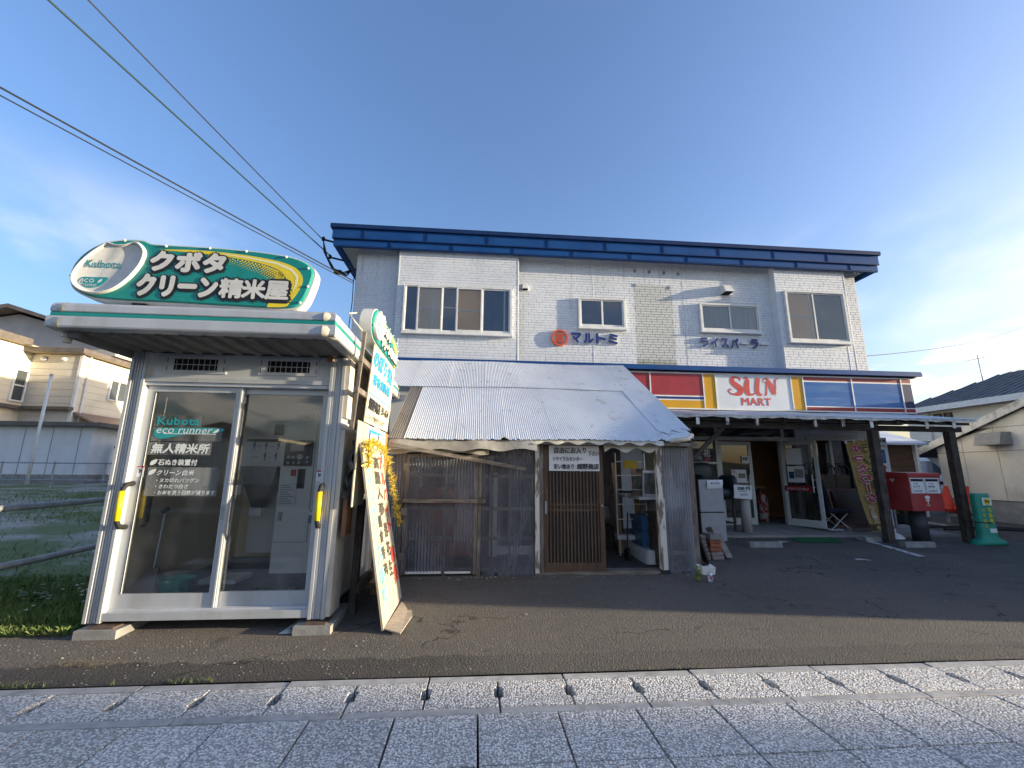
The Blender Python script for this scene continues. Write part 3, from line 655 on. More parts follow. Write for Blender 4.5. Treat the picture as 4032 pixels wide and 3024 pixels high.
for i, (x, y, tilt, lb) in enumerate(((12.95, 11.25, .10, 'orange traffic cone standing upright behind the red mailbox'), (13.12, 11.0, .38, 'orange traffic cone leaning over beside an upright cone'))):
    t_ = thing('traffic_cone', (x, y, zlot(y)), lb, 'cone', 'cones beside the workshop')
    z0 = zlot(y)+.3
    MB().tube([(x-tilt*.2, y, z0), (x-tilt*.2+.02, y, z0+.05), (x+tilt*.6, y, z0+.66)], [.19, .17, .045], 14).build('body', M['cone'], t_, smooth=True)
    MB().obox((x-tilt*.2, y, z0-.01), (.2, 0, -.2*tilt), (0, .2, 0), (0, 0, .015)).build('base', M['cone'], t_)
    MB().tube([(x-.05, y, zlot(y)), (x-.05, y, z0)], .05, 8).build('stub_post', M['galv'], t_)
for i, (pts, lb) in enumerate((([(11.2, 9.9), (12.6, 9.8), (14.2, 9.2), (16, 8.2)], 'black hose lying along the foot of the workshop'), ([(11.0, 10.3), (12.5, 10.1), (14.3, 9.5), (16, 8.5)], 'second black hose lying nearer the shop than the first'))):
    h_ = MB().tube([(x, y, zlot(y)+.03) for x, y in pts], .03, 6).build('hose', M['rubber']); setp(h_, lb, 'hose', 'hoses on the lot')

# ------------------------------------------------------------------ other side of the street (seen only as reflections and shadows)
o_ = thing('street_building', (60, -12, 0), 'plain two-storey building far down the street', 'building')
bx('wall', M['panelwall'], o_, 58, 70, -26, -6.55, 0, 11.5); bx('roof', M['dkroof'], o_, 58, 70, -26, -6.55, 11.5, 11.9)
for k, (x0, x1, h_) in enumerate(((-34, -22, 5.2), (-19, -11, 4.2), (6, 17, 4.6))):
    o_ = thing('opposite_house', ((x0+x1)/2, -46, 0), ('long low house across the street', 'small house across the street', 'shop house across the street')[k], 'house')
    bx('wall', (M['cream_side'], M['shade_tan_side'], M['whiteside'])[k], o_, x0, x1, -52, -41, 0, h_)
    MB().prism([(x0-.4, h_), (x1+.4, h_), ((x0+x1)/2, h_+1.6)], (0, -40.6, 0), (1, 0, 0), (0, 0, 1), 0, 11.8).build('roof', M['dkroof'], o_)
for k, x in enumerate((-24, -6.2, -3.2, 14)):
    pole('utility_pole', x, -10.2-.3*(k % 2), 0, 9.5, .16, M['concrete'], ('street pole by the long low house', 'street pole opposite the kiosk', 'second street pole opposite the kiosk', 'street pole opposite the shop')[k])
mb = MB()
def hill(u, v):
    a = pi+u*pi; r = 420+60*v
    h_ = (26+18*sin(u*9)+10*sin(u*23+1)+5*sin(u*51))*v
    return (r*cos(a), r*sin(a), h_-1)
mb.grid(90, 2, hill).build('hills', mat('hill_forest', (.035, .05, .03), (.05, .06, .035), s=.05, rough=1), kind='structure', smooth=True)
# ------------------------------------------------------------------ shop building
WY, BY, FY = 10.30, 10.10, 9.95      # main wall, bay faces, roof fascia
B_ = thing('shop_building', (3.5, 12, .25), 'white brick-sided two-storey shop with deep blue roof edge', 'building')
def facade_mat(name, c, c2, dk, amt):
    mt, t, b = base(name); p = pos(t); g = nn(t, 'ShaderNodeSeparateXYZ'); t.links.new(p, g.inputs[0])
    wob = tmath(t, 'MULTIPLY', tmath(t, 'SUBTRACT', noise(t, p, 3, 5), .5), .25)
    x = tmath(t, 'ADD', g.outputs[0], wob)
    mk = tmath(t, 'MULTIPLY', mrange(t, x, 3.98, 4.06), mrange(t, x, 5.10, 5.02))
    mk = tmath(t, 'MULTIPLY', mk, mrange(t, tmath(t, 'ADD', g.outputs[2], tmath(t, 'MULTIPLY', wob, .3)), 6.40, 6.34))
    col = cmix(t, mrange(t, noise(t, p, 1.3, 5), .35, .65), c, c2)
    col = cmix(t, mrange(t, noise(t, pos(t, (1, 1, .18)), 2.2, 6), .5, .8, 0, .16), col, (.33, .34, .33))
    fx = tmath(t, 'FLOOR', tmath(t, 'MULTIPLY', g.outputs[0], 3.584)); fz = tmath(t, 'FLOOR', tmath(t, 'MULTIPLY', g.outputs[2], 14.6))
    cb = nn(t, 'ShaderNodeCombineXYZ'); t.links.new(fx, cb.inputs[0]); t.links.new(fz, cb.inputs[1]); wnz = nn(t, 'ShaderNodeTexWhiteNoise', noise_dimensions='2D'); t.links.new(cb.outputs[0], wnz.inputs['Vector'])
    col = cmix(t, mrange(t, wnz.outputs['Value'], .55, 1, 0, .16), col, (.46, .47, .47))
    stre = tmath(t, 'MULTIPLY', mrange(t, noise(t, pos(t, (7, 1, .35)), 1.6, 6, .6), .54, .72, 0, .45), mrange(t, noise(t, p, .7, 3), .40, .62)); col = cmix(t, stre, col, (.34, .34, .31))
    col = cmix(t, tmath(t, 'MULTIPLY', mk, amt), col, dk)
    moss = tmath(t, 'MULTIPLY', mk, mrange(t, tmath(t, 'ADD', g.outputs[2], wob), 4.42, 4.22)); col = cmix(t, tmath(t, 'MULTIPLY', moss, .6), col, (.12, .14, .05))
    t.links.new(col, b.inputs['Base Color']); b.inputs['Roughness'].default_value = .5; return mt
M['brick'] = facade_mat('white_brick_siding', (.72, .745, .78), (.66, .69, .73), (.44, .45, .40), .55)
M['mortar'] = facade_mat('siding_joint', (.57, .59, .62), (.52, .54, .57), (.085, .085, .075), .95)
M['fascia'] = mat('blue_fascia', (.009, .058, .215), (.012, .075, .25), s=1.2, rough=.6, spec=.12, dirt=(.03, .09, .24), da=.4, ds=1.5, dst=(.5, 1, 3))
M['fasciad'] = mat('dark_blue_trim', (.008, .028, .10), (.010, .036, .12), rough=.6, spec=.15)
M['soffit'] = mat('soffit_white', (.66, .65, .62), (.60, .59, .56), s=20, rough=.7)
W0, W1, WZ0, WZ1 = -3.07, 10.33, 2.66, 7.05
wl = MB()
wl.box(W0, W1, WY+.0, 19, 4.0, WZ1); wl.box(W0, 5.2, WY, 19, .1, 4.0); wl.box(8.02, W1, WY, WY+.25, .1, 4.0); wl.box(5.2, 8.02, WY, 19, 2.70, 4.0)
wl.box(10.05, W1, WY+.25, 19, .1, 4.0); wl.box(5.2, 10.05, 14.5, 19, .1, 2.70)
main_wall = wl.build('wall', M['mortar'], B_)
BAYS = ((-2.01, .98), (7.82, 9.84))
for a, b in BAYS:
    bx('bay', M['mortar'], B_, a, b, BY, WY+.05, 4.05, 7.02)
# brick pieces
def bricks(x0, x1, z0, z1, y, holes, L=.279, H=.0685, j=.007, axis='y', x_at=0):
    out = []; r = 0; z = z0
    while z+H <= z1+.03:
        LL = L/2 if r % 2 else L; x = x0-(L/4 if r % 4 == 1 else 0)-(L/2 if r % 4 == 2 else 0)
        while x < x1:
            a, b = max(x, x0)+j/2, min(x+LL, x1)-j/2; zz0, zz1 = z+j/2, min(z+H, z1)-j/2
            if b-a > .03:
                segs = [(a, b)]
                for hx0, hx1, hz0, hz1 in holes:
                    if zz1 > hz0 and zz0 < hz1:
                        ns = []
                        for p, q in segs:
                            if q <= hx0 or p >= hx1: ns.append((p, q)); continue
                            if p < hx0-.02: ns.append((p, hx0))
                            if q > hx1+.02: ns.append((hx1, q))
                        segs = ns
                for p, q in segs: out.append((p, q, zz0, zz1, abs((q-p)-(L-j)) < .004))
            x += LL
        z += H; r += 1
    return out
WIN = dict(w1=(-1.83, .81, 4.77, 6.01), w2=(2.53, 3.75, 5.11, 5.93), w3=(5.76, 7.39, 5.13, 5.91), w4=(8.01, 9.69, 4.86, 6.28))
PR = .0075
def hole(k): a = WIN[k]; return (a[0]-.02, a[1]+.02, a[2]-.02, a[3]+.02)
rest = MB(); singles = 0; proto = hproto = None
def brick_box(mb, a, b, y, z0, z1, d=PR):
    c = .002
    mb.add([(a, y, z0), (b, y, z0), (b, y, z1), (a, y, z1), (a+c, y-d, z0+c), (b-c, y-d, z0+c), (b-c, y-d, z1-c), (a+c, y-d, z1-c)],
           [(4, 5, 6, 7), (0, 1, 5, 4), (1, 2, 6, 5), (2, 3, 7, 6), (3, 0, 4, 7)])
rb = random.Random(3)
for a, b, z0, z1, full in bricks(*BAYS[0], 4.06, 6.99, BY, [hole('w1')]):
    if full and singles < 300 and (z0 > 4.05):
        if proto is None:
            mb = MB(); L2 = (b-a)/2; h2 = (z1-z0)/2; brick_box(mb, -L2, L2, 0, -h2, h2)
            proto = mb.build('brick', M['brick'], B_, local=True); q = proto
        else: q = share(proto, 'brick', B_)
        q.location = Vector(((a+b)/2, BY, (z0+z1)/2))-B_.location; singles += 1
    elif abs((b-a)-(.1395-.007)) < .004 and singles < 300:
        if hproto is None:
            mb = MB(); L2 = (b-a)/2; h2 = (z1-z0)/2; brick_box(mb, -L2, L2, 0, -h2, h2); hproto = mb.build('brick', M['brick'], B_, local=True); q = hproto
        else: q = share(hproto, 'brick', B_)
        q.location = Vector(((a+b)/2, BY, (z0+z1)/2))-B_.location; singles += 1
    else: brick_box(rest, a, b, BY, z0, z1)
for a, b, z0, z1, full in bricks(*BAYS[1], 4.06, 6.99, BY, [hole('w4')]): brick_box(rest, a, b, BY, z0, z1)
for x0, x1, hl in ((W0, BAYS[0][0], []), (BAYS[0][1], BAYS[1][0], [hole('w2'), hole('w3')]), (BAYS[1][1], W1, [])):
    for a, b, z0, z1, full in bricks(x0, x1, 4.06, 7.03, WY, hl): brick_box(rest, a, b, WY, z0, z1)
for a, b, z0, z1, full in bricks(8.02, W1, .32, 3.0, WY, [(8.26, 9.62, 1.1, 2.48)]): brick_box(rest, a, b, WY, z0, z1)
# returns: right bay's left cheek, building's right and left sides
def cheek(x, y0, y1, sgn, z0=4.06, z1=7.0):
    for a, b, zz0, zz1, full in bricks(y0, y1, z0, z1, 0, []):
        rest.add([(x, a, zz0), (x, b, zz0), (x, b, zz1), (x, a, zz1), (x+sgn*PR, a, zz0), (x+sgn*PR, b, zz0), (x+sgn*PR, b, zz1), (x+sgn*PR, a, zz1)],
                 [(4, 5, 6, 7), (7, 6, 5, 4), (0, 1, 5, 4), (1, 2, 6, 5), (2, 3, 7, 6), (3, 0, 4, 7)][(0 if sgn > 0 else 1):])
cheek(BAYS[1][0], BY, WY, -1); cheek(W1, WY, 12, 1); cheek(W0, WY, 13, -1); cheek(BAYS[0][0], BY, WY, -1); cheek(BAYS[1][1], BY, WY, 1); cheek(BAYS[0][1], BY, WY, 1)
rest.build('brickwork', M['brick'], B_, kind='stuff')
# vertical corner / panel joint strips
for x, y, z0, z1 in ((-2.0, BY-.012, 6.0, 6.9), (-1.93, BY-.012, 4.1, 4.7), (.955, BY-.012, 4.1, 6.9), (2.9, WY-.012, 4.1, 5.05), (2.93, WY-.010, 5.95, 7.0), (7.85, BY-.012, 4.1, 4.85), (9.80, BY-.012, 4.1, 6.9), (5.35, WY-.01, 4.1, 7.0), (9.62, BY-.012, 4.1, 4.8)):
    bx('joint_cover', M['white'] if x != 5.35 else M['mortar'], B_, x, x+.018, y, y+.012, z0, z1)
# roof edge
RX0, RX1 = -3.62, 10.78
r_ = MB()
bx('roof', M['fasciad'], B_, RX0+.15, RX1-.15, FY+.15, 19.5, 7.05, 7.40)
for nm, z0, z1, pr, mt in (('fascia_lower', 6.92, 7.10, .03, M['fascia']), ('fascia_upper', 7.10, 7.36, .0, M['fascia']), ('fascia_cap', 7.36, 7.47, -.05, M['fasciad'])):
    mb = MB(); y = FY+pr; e = pr
    mb.box(RX0+e, RX1-e, y, y+.12, z0+.004, z1-.004); mb.box(RX0+e, RX0+e+.12, y+.12, 19.6, z0+.004, z1-.004); mb.box(RX1-e-.12, RX1-e, y+.12, 19.6, z0+.004, z1-.004)
    mb.build(nm, mt, B_)
for z, pr in ((7.10, .0), (6.905, .045)):
    mb = MB(); mb.box(RX0+pr-.0, RX1-pr, FY+pr-.012, FY+pr+.02, z-.012, z+.012); mb.build('fascia_drip', M['fasciad'], B_)
for k in range(10):
    x = RX0+.75+k*1.52
    if x < RX1-.3: bx('fascia_seam', M['fasciad'], B_, x, x+.03, FY-.012, FY+.02, 7.115, 7.345)
    if x+.65 < RX1-.3: bx('fascia_seam', M['fasciad'], B_, x+.65, x+.68, FY+.018, FY+.05, 6.93, 7.085)
bx('soffit', M['soffit'], B_, RX0+.13, RX1-.13, FY+.16, WY+.1, 7.03, 7.048)
bx('soffit', M['soffit'], B_, RX0+.13, W0, WY+.1, 19, 7.03, 7.048); bx('soffit', M['soffit'], B_, W1, RX1-.13, WY+.1, 19, 7.03, 7.048)
# windows: frame > sash bars, pane, curtain
M['skyblue'] = mat('sky_reflection_blue', (.02, .06, .15), (.018, .05, .13), s=2, rough=.25)  # dark blue painted in for sky mirrored by unlit panes; also colours a print
M['curtaintan'] = mat('tan_shoji', (.88, .58, .28), (.84, .54, .26), s=2, rough=.9)
M['curtaingrey'] = mat('grey_shoji', (.80, .66, .50), (.76, .62, .47), s=2, rough=.9)
M['curtainwhite'] = mat('pale_curtain', (.50, .48, .42), (.42, .40, .36), s=3, st=(8, 1, .4), rough=.9)
M['roomdark'] = mat('dark_room', (.06, .085, .075), (.10, .13, .11), s=1.2, rough=.6)
def window(key, y, panes, split):
    x0, x1, z0, z1 = WIN[key]; f = MB(); t_ = .045; d = .085
    f.box(x0, x1, y-d, y+.02, z0, z0+t_+.01); f.box(x0, x1, y-d, y+.02, z1-t_, z1); f.box(x0, x0+t_, y-d, y+.02, z0+t_+.01, z1-t_); f.box(x1-t_, x1, y-d, y+.02, z0+t_+.01, z1-t_)
    fr = f.build('window', M['alu_white'], B_)
    f = MB(); f.box(x0-.02, x1+.02, y-d-.03, y, z0-.03, z0-.002); f.build('sill', M['alu_white'], fr)
    for k, (a, b, mt, bars, fw, dy) in enumerate(panes):
        xa, xb = x0+t_+(x1-x0-2*t_)*a, x0+t_+(x1-x0-2*t_)*b
        za, zb = z0+t_+.01, z1-t_
        s_ = MB(); w_ = fw
        s_.box(xa, xa+w_, y-.06-dy, y-.03-dy, za, zb); s_.box(xb-w_, xb, y-.06-dy, y-.03-dy, za, zb); s_.box(xa+w_, xb-w_, y-.06-dy, y-.03-dy, za, za+w_*1.5); s_.box(xa+w_, xb-w_, y-.06-dy, y-.03-dy, zb-w_, zb)
        s_.build('sash', M['alu_white'], fr)
        g = MB(); g.quad((xa+w_, y-.045-dy, za+w_*1.5), (xb-w_, y-.045-dy, za+w_*1.5), (xb-w_, y-.045-dy, zb-w_), (xa+w_, y-.045-dy, zb-w_)); g.build('pane', M['winglass'], fr)
        c_ = MB(); c_.box(xa+.005, xb-.005, y-.012, y-.008, za, zb); c_.build('blind', M[mt], fr)
        for q in bars:
            bb = MB()
            if q[0] == 'h': bb.box(xa+w_, xb-w_, y-.026, y-.014, za+(zb-za)*q[1]-.018, za+(zb-za)*q[1]+.018)
            else: bb.box(xa+(xb-xa)*q[1]-.02, xa+(xb-xa)*q[1]+.02, y-.027, y-.013, za, zb)
            bb.build('muntin', M['alu_white'], fr)
    return fr
window('w1', BY, [(0, .115, 'skyblue', [], .02, 0), (.115, .35, 'curtaingrey', [('h', .5), ('v', .62)], .03, .02), (.35, .485, 'skyblue', [('h', .55)], .02, 0), (.485, .73, 'curtaintan', [('h', .5)], .035, .02), (.73, 1, 'skyblue', [('v', .8)], .035, 0)], 0)
window('w2', WY, [(0, .52, 'skyblue', [], .035, 0), (.50, 1, 'skyblue', [], .035, -.012)], 0)
window('w3', WY, [(0, .51, 'curtainwhite', [], .03, 0), (.50, 1, 'curtainwhite', [], .03, -.012)], 0)
window('w4', BY, [(0, .47, 'curtaintan', [('h', .5), ('v', .86)], .03, .0), (.46, 1, 'roomdark', [], .035, -.012)], 0)
# vent hoods, wall bolts
def hood(x, z, y, s, d):
    mb = MB(); mb.add([(x-s, y, z-s), (x+s, y, z-s), (x+s, y, z+s), (x-s, y, z+s), (x-s, y-d, z-s*1.05), (x+s, y-d, z-s*1.05), (x+s*.8, y-d*.55, z+s*.75), (x-s*.8, y-d*.55, z+s*.75)], [(4, 5, 6, 7), (0, 1, 5, 4), (1, 2, 6, 5), (2, 3, 7, 6), (3, 0, 4, 7)])
    h_ = mb.build('vent_hood', M['alu_white'], B_); MB().box(x-s*.85, x+s*.85, y-d*.9, y-.01, z-s*1.07-.006, z-s*1.06).build('vent_mesh', M['dark'], h_)
hood(1.16, 6.17, WY, .075, .12); hood(6.52, 6.32, WY, .12, .26)
for x, z in ((4.08, 6.76), (4.47, 6.75), (4.87, 6.74), (5.26, 6.73)):
    b_ = MB().box(x-.035, x+.035, WY-.03, WY, z-.05, z+.05).build('sign_bracket', M['concreteL'], B_); MB().tube([(x, WY-.05, z-.015), (x, WY-.02, z-.015)], .018, 8).build('bolt', M['black'], b_)
for x, z in ((4.07, 6.36), (5.0, 6.33)): MB().box(x-.02, x+.02, WY-.02, WY, z-.05, z+.04).build('bracket_stub', M['galv'], B_)
# raised letters on the upper wall
LY = WY-PR
def front_text(name, body, mt, parent, x0, x1, z0, z1, y, bold=.02, depth=.0, lift=0, **k):
    return text(name, body, mt, parent, (x0, y, z0), (1, 0, 0), (0, 0, 1), x1-x0, z1-z0, bold, depth, lift=lift, **k)
M['letterside'] = mat('letter_edge', (.70, .70, .68))
for i, ch in enumerate('マルトミ'):
    x0 = 2.32+i*.315
    front_text('letter', ch, M['letterside'], B_, x0, x0+.27, 4.70, 4.985, LY-.022, .055, .06)
    front_text('letter_face', ch, M['blue'], B_, x0, x0+.27, 4.70, 4.985, LY-.054, .055)
for i, ch in enumerate('ライスパーラー'):
    x0 = 5.70+i*.272
    z0, z1 = (4.70, 4.97) if ch != 'ー' else (4.815, 4.865)
    front_text('letter', ch, M['letterside'], B_, x0, x0+.225, z0, z1, LY-.022, .055, .06 if ch != 'ー' else .3)
    front_text('letter_face', ch, M['blue'], B_, x0, x0+.225, z0, z1, LY-.054, .055)
ringm = MB()
for r0, r1, y0, y1 in ((.175, .21, LY-.06, LY-.01),):
    n = 40
    vs = []; fs = []
    for i in range(n):
        a = 2*pi*i/n
        for r, y in ((r0, y0), (r1, y0), (r1, y1), (r0, y1)): vs.append((2.03+r*cos(a), y, 4.83+r*sin(a)))
    for i in range(n):
        for j in range(4): fs.append((i*4+j, i*4+(j+1) % 4, ((i+1) % n)*4+(j+1) % 4, ((i+1) % n)*4+j))
    ringm.add(vs, fs)
ringm.build('emblem_ring', M['vermilion'], B_)
front_text('emblem_letter', '富', M['vermilion'], B_, 1.92, 2.14, 4.70, 4.96, LY-.045, .012, .03)
# band roof edge over the shop front
bx('band', M['fascia'], B_, -2.25, 11.18, 9.74, WY+.02, 4.02, 4.075); bx('band', M['fascia'], B_, -2.25, 11.18, 9.72, 9.78, 3.955, 4.04)
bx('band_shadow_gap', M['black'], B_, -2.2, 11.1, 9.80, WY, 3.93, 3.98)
# sign box
SY = 9.85
bx('sign_box', M['alu_white'], B_, 3.2, 10.97, SY+.03, WY, 3.02, 3.93)
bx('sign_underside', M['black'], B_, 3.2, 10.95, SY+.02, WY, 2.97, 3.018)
for z in (3.02, 3.895): bx('sign_rail', M['white'], B_, 3.2, 10.97, SY-.015, SY+.03, z, z+.03)
M['sred'] = mat('sign_red', (.36, .035, .045), (.30, .03, .04), s=2, rough=.3); M['syel'] = mat('sign_amber', (.62, .33, .01), (.56, .29, .01), s=2, rough=.3)
M['sblue'] = mat('sign_blue', (.012, .10, .33), (.02, .13, .38), s=3, rough=.25, st=(.4, 1, 4), dirt=(.20, .30, .42), da=.45, ds=2, dst=(.4, 1, 3)); M['swht'] = mat('sign_panel_white', (.66, .70, .74), (.60, .64, .68), s=1.5, rough=.3)
M['sdkblue'] = mat('sign_dark_blue', (.008, .025, .10), rough=.3); M['spale'] = mat('sign_dark_red', (.26, .01, .02), rough=.35)
P0, P1 = 3.05, 3.895
def panel(x0, x1, mt, z0=P0, z1=P1, nm='sign_panel', dy=0): return bx(nm, mt, B_, x0, x1, SY+dy, SY+.03, z0, z1)
for x0, x1 in ((3.2, 4.125), (4.155, 5.455)):
    panel(x0, x1, M['sred'], 3.36, P1); panel(x0, x1, M['white'], 3.24, 3.36, 'sign_stripe', .002); panel(x0, x1, M['syel'], P0, 3.24); panel(x0, x1, M['blue'], 3.27, 3.325, 'sign_stripe', -.003)
for x in (4.125, 5.455): bx('sign_divider', M['white'], B_, x, x+.03, SY-.012, SY+.03, P0, P1)
panel(5.50, 5.77, M['syel']); panel(7.75, 8.02, M['syel'])
for x in (5.77, 7.715, 8.03): bx('sign_divider', M['white'], B_, x, x+.03, SY-.012, SY+.03, P0, P1)
panel(5.81, 7.71, M['swht'])
for x0, x1, mt in ((8.065, 9.32, 'sblue'), (9.36, 10.66, 'sblue'), (10.70, 10.96, 'sdkblue')):
    panel(x0, x1, M['spale'], 3.80, P1); panel(x0, x1, M['white'], 3.77, 3.80, 'sign_stripe'); panel(x0, x1, M[mt], 3.165, 3.77); panel(x0, x1, M['white'], 3.14, 3.165, 'sign_stripe'); panel(x0, x1, M['spale'], P0, 3.14)
for x in (9.325, 10.665): bx('sign_divider', M['white'], B_, x, x+.03, SY-.012, SY+.03, P0, P1)
# SUN: heavy swash letters drawn as outlines
def stroke(mb, pts, ws, y, n=6):
    """brush stroke through pts (x,z) with widths"""
    P = []; Wd = []
    for i in range(len(pts)-1):
        p0 = Vector(pts[max(i-1, 0)]); p1 = Vector(pts[i]); p2 = Vector(pts[i+1]); p3 = Vector(pts[min(i+2, len(pts)-1)])
        for k in range(n):
            t = k/n; P.append(.5*((2*p1)+(p2-p0)*t+(2*p0-5*p1+4*p2-p3)*t*t+(3*p1-p0-3*p2+p3)*t**3)); Wd.append(ws[i]+(ws[i+1]-ws[i])*t)
    P.append(Vector(pts[-1])); Wd.append(ws[-1])
    k0 = len(mb.v)
    for i, p in enumerate(P):
        d = (P[min(i+1, len(P)-1)]-P[max(i-1, 0)]); d.normalize(); q = Vector((-d.y, d.x))*Wd[i]/2
        mb.v += [Vector((p.x+q.x, y, p.y+q.y)), Vector((p.x-q.x, y, p.y-q.y))]
    for i in range(len(P)-1): mb.f.append((k0+2*i, k0+2*i+1, k0+2*i+3, k0+2*i+2))
sx = lambda u: 6.10+u*1.30
sz = lambda v: 3.40+v*.44
def L_(strokes, nm):
    mb = MB()
    for i, (pts, ws) in enumerate(strokes): stroke(mb, [(sx(a), sz(b)) for a, b in pts], [w*.50 for w in ws], SY-.004-.0006*i)
    mb.build(nm, M['red'], B_)
L_([([(.235, .78), (.24, .92), (.17, .99), (.10, .93), (.09, .72), (.16, .52), (.24, .33), (.21, .10), (.11, .02), (.03, .08), (.0, .22), (.04, .32), (.07, .25)], [.02, .10, .08, .20, .26, .30, .30, .26, .10, .07, .07, .06, .03])], 'letter')
L_([([(.31, .90), (.33, .97), (.37, .97), (.385, .80), (.36, .45), (.37, .15), (.43, .03), (.52, .12), (.57, .40)], [.03, .06, .10, .22, .30, .28, .12, .06, .06]),
    ([(.60, .98), (.575, .60), (.56, .25), (.60, .05), (.66, .06)], [.22, .24, .24, .18, .04])], 'letter')
L_([([(.71, .02), (.74, .10), (.755, .50), (.76, .75), (.72, .72), (.70, .85), (.745, .97), (.80, .90)], [.10, .09, .07, .06, .03, .05, .06, .16]),
    ([(.79, .93), (.835, .60), (.90, .10)], [.10, .28, .24]), ([(.905, .02), (.93, .40), (.945, .85), (.985, .97), (1.0, .90)], [.05, .08, .08, .06, .02])], 'letter')
front_text('lettering', 'MART', M['red'], B_, 6.40, 7.16, 3.145, 3.335, SY-.004, .022)
# ground floor shop front
M['shopframe'] = mat('shop_frame', (.60, .61, .58), (.52, .53, .50), rough=.45, dirt=(.28, .26, .22), da=.4)
M['slab'] = mat('entry_slab', (.28, .27, .26), (.22, .215, .205), s=3, rough=.9, bump=.4, bs=90, dirt=(.14, .135, .13), da=.5)
MB().add([(4.0, 9.1, .25), (10.6, 9.1, .25), (10.6, 10.3, .325), (4.0, 10.3, .325), (4.0, 9.1, .1), (10.6, 9.1, .1), (10.6, 10.3, .1), (4.0, 10.3, .1)], [(0, 1, 2, 3), (0, 4, 5, 1), (1, 5, 6, 2), (2, 6, 7, 3), (3, 7, 4, 0)]).build('entry_slab', M['slab'], B_)
bx('shop_floor', M['slab'], B_, 5.2, 10.05, WY+.001, 14.5, .2, .322)
DZ = .33
for x0, x1, z0, z1, nm in ((5.2, 8.02, 2.33, 2.42, 'header_frame'), (5.2, 8.02, 2.66, 2.70, 'transom_head'), (5.90, 5.95, 2.42, 2.66, 'transom_mullion'), (7.62, 7.67, 2.42, 2.66, 'transom_mullion'), (5.87, 5.93, DZ, 2.33, 'door_jamb'), (7.55, 7.62, DZ, 2.33, 'door_jamb'), (7.95, 8.02, DZ, 2.33, 'door_jamb'), (5.2, 5.26, DZ, 2.33, 'door_jamb'), (5.26, 5.87, 1.75, 1.80, 'window_rail'), (5.26, 5.87, DZ, .5, 'kick_panel')):
    bx(nm, M['shopframe'], B_, x0, x1, WY-.06, WY+.06, z0, z1)
bx('window', M['darkglass'], B_, 5.26, 5.87, WY, WY+.008, .5, 2.33); bx('transom_pane', M['darkglass'], B_, 5.24, 7.98, WY, WY+.008, 2.42, 2.66); bx('side_light', M['darkglass'], B_, 7.62, 7.95, WY, WY+.008, DZ, 2.33)
def glazed_door(o, u, w, label=None):
    """leaf with origin o (bottom hinge corner) along unit u"""
    o = Vector(o); u = Vector(u).normalized(); n = Vector((u.y, -u.x, 0)); z = Vector((0, 0, 1)); H = 1.97
    def b(p0, p1, q0, q1): return o+u*(p0+p1)/2+z*(q0+q1)/2, u*(p1-p0)/2, n*.022, z*(q1-q0)/2
    mb = MB()
    for q in ((0, .075, 0, H), (w-.075, w, 0, H), (.075, w-.075, 0, .16), (.075, w-.075, H-.09, H)): mb.obox(*b(*q))
    d = mb.build('glass_door', M['shopframe'], B_, label=label); MB().obox(o+u*w/2+z*H/2, u*(w/2-.07), n*.004, z*(H/2-.08)).build('door_pane', M['darkglass'], d)
    for s_ in (-1, 1):
        hm = MB(); c = o+u*(w-.13)+z*.98+n*.07*s_; hm.tube([c-z*.2, c+z*.2], .014, 8)
        for dz in (-.08, .08): hm.tube([c+z*dz, c+z*dz-n*.07*s_], .009, 6)
        hm.build('handle', M['alu'], d)
    return d, o, u, n, z
d1, *_ = glazed_door((5.935, WY-.02, DZ), (1, 0, 0), .85)
d2, o2, u2, n2, z2 = glazed_door((7.55, WY-.05, DZ), (.36, -.93, 0), .84, 'shop door standing open')
# stickers on door glass
for x0, x1, z0, z1 in ((6.52, 6.70, 1.78, 1.95), (6.22, 6.33, 1.42, 1.62), (6.34, 6.60, 1.28, 1.62)):
    s_ = bx('notice', M['paper'], d1, x0, x1, WY-.05, WY-.045, z0, z1)
    if x0 == 6.52:
        for k in range(3): bx('print', mat('green_print', (.02, .12, .05)), s_, x0+.03+k*.042, x0+.06+k*.042, WY-.053, WY-.050, 1.84, 1.92)
    elif x0 == 6.34:
        bx('print', mat('photo_print', (.10, .12, .06), (.3, .28, .2), s=40), s_, x0+.05, x1-.03, WY-.053, WY-.050, 1.42, 1.53); bx('print', M['ink'], s_, x0+.01, x1-.01, WY-.053, WY-.050, 1.285, 1.31)
    else: front_text('print', '休', M['red'], s_, x0+.02, x1-.02, 1.53, 1.61, WY-.053); front_text('print', 'み', M['ink'], s_, x0+.03, x1-.03, 1.44, 1.51, WY-.053)
for a, b, z0, z1, mt in ((.13, .50, 1.42, 1.80, 'paper'), (.13, .52, 1.0, 1.38, 'paper'), (.02, .66, .80, .92, 'spale')):
    c = o2+u2*(a+b)/2-n2*.012*0+n2*(-.0)+z2*(z0+z1)/2
    nrm = -n2 if n2.y > 0 else n2
    q = MB().obox(c+nrm*.03, u2*(b-a)/2, nrm*.003, z2*(z1-z0)/2).build('notice', M[mt], d2)
    if mt == 'spale': text('print', 'ありがとうございました', M['paper'], q, c+nrm*.0345-u2*(b-a)*.42-z2*.035, u2, z2, (b-a)*.8, .06, .02)
    elif z0 == 1.0: MB().obox(c+nrm*.035+u2*.08+z2*.02, u2*.1, nrm*.002, z2*.10).build('print', mat('photo_print2', (.08, .08, .10), (.4, .38, .33), s=45), q); MB().obox(c+nrm*.035-u2*.10-z2*.02, u2*.06, nrm*.002, z2*.08).build('print', M['skyblue'], q)
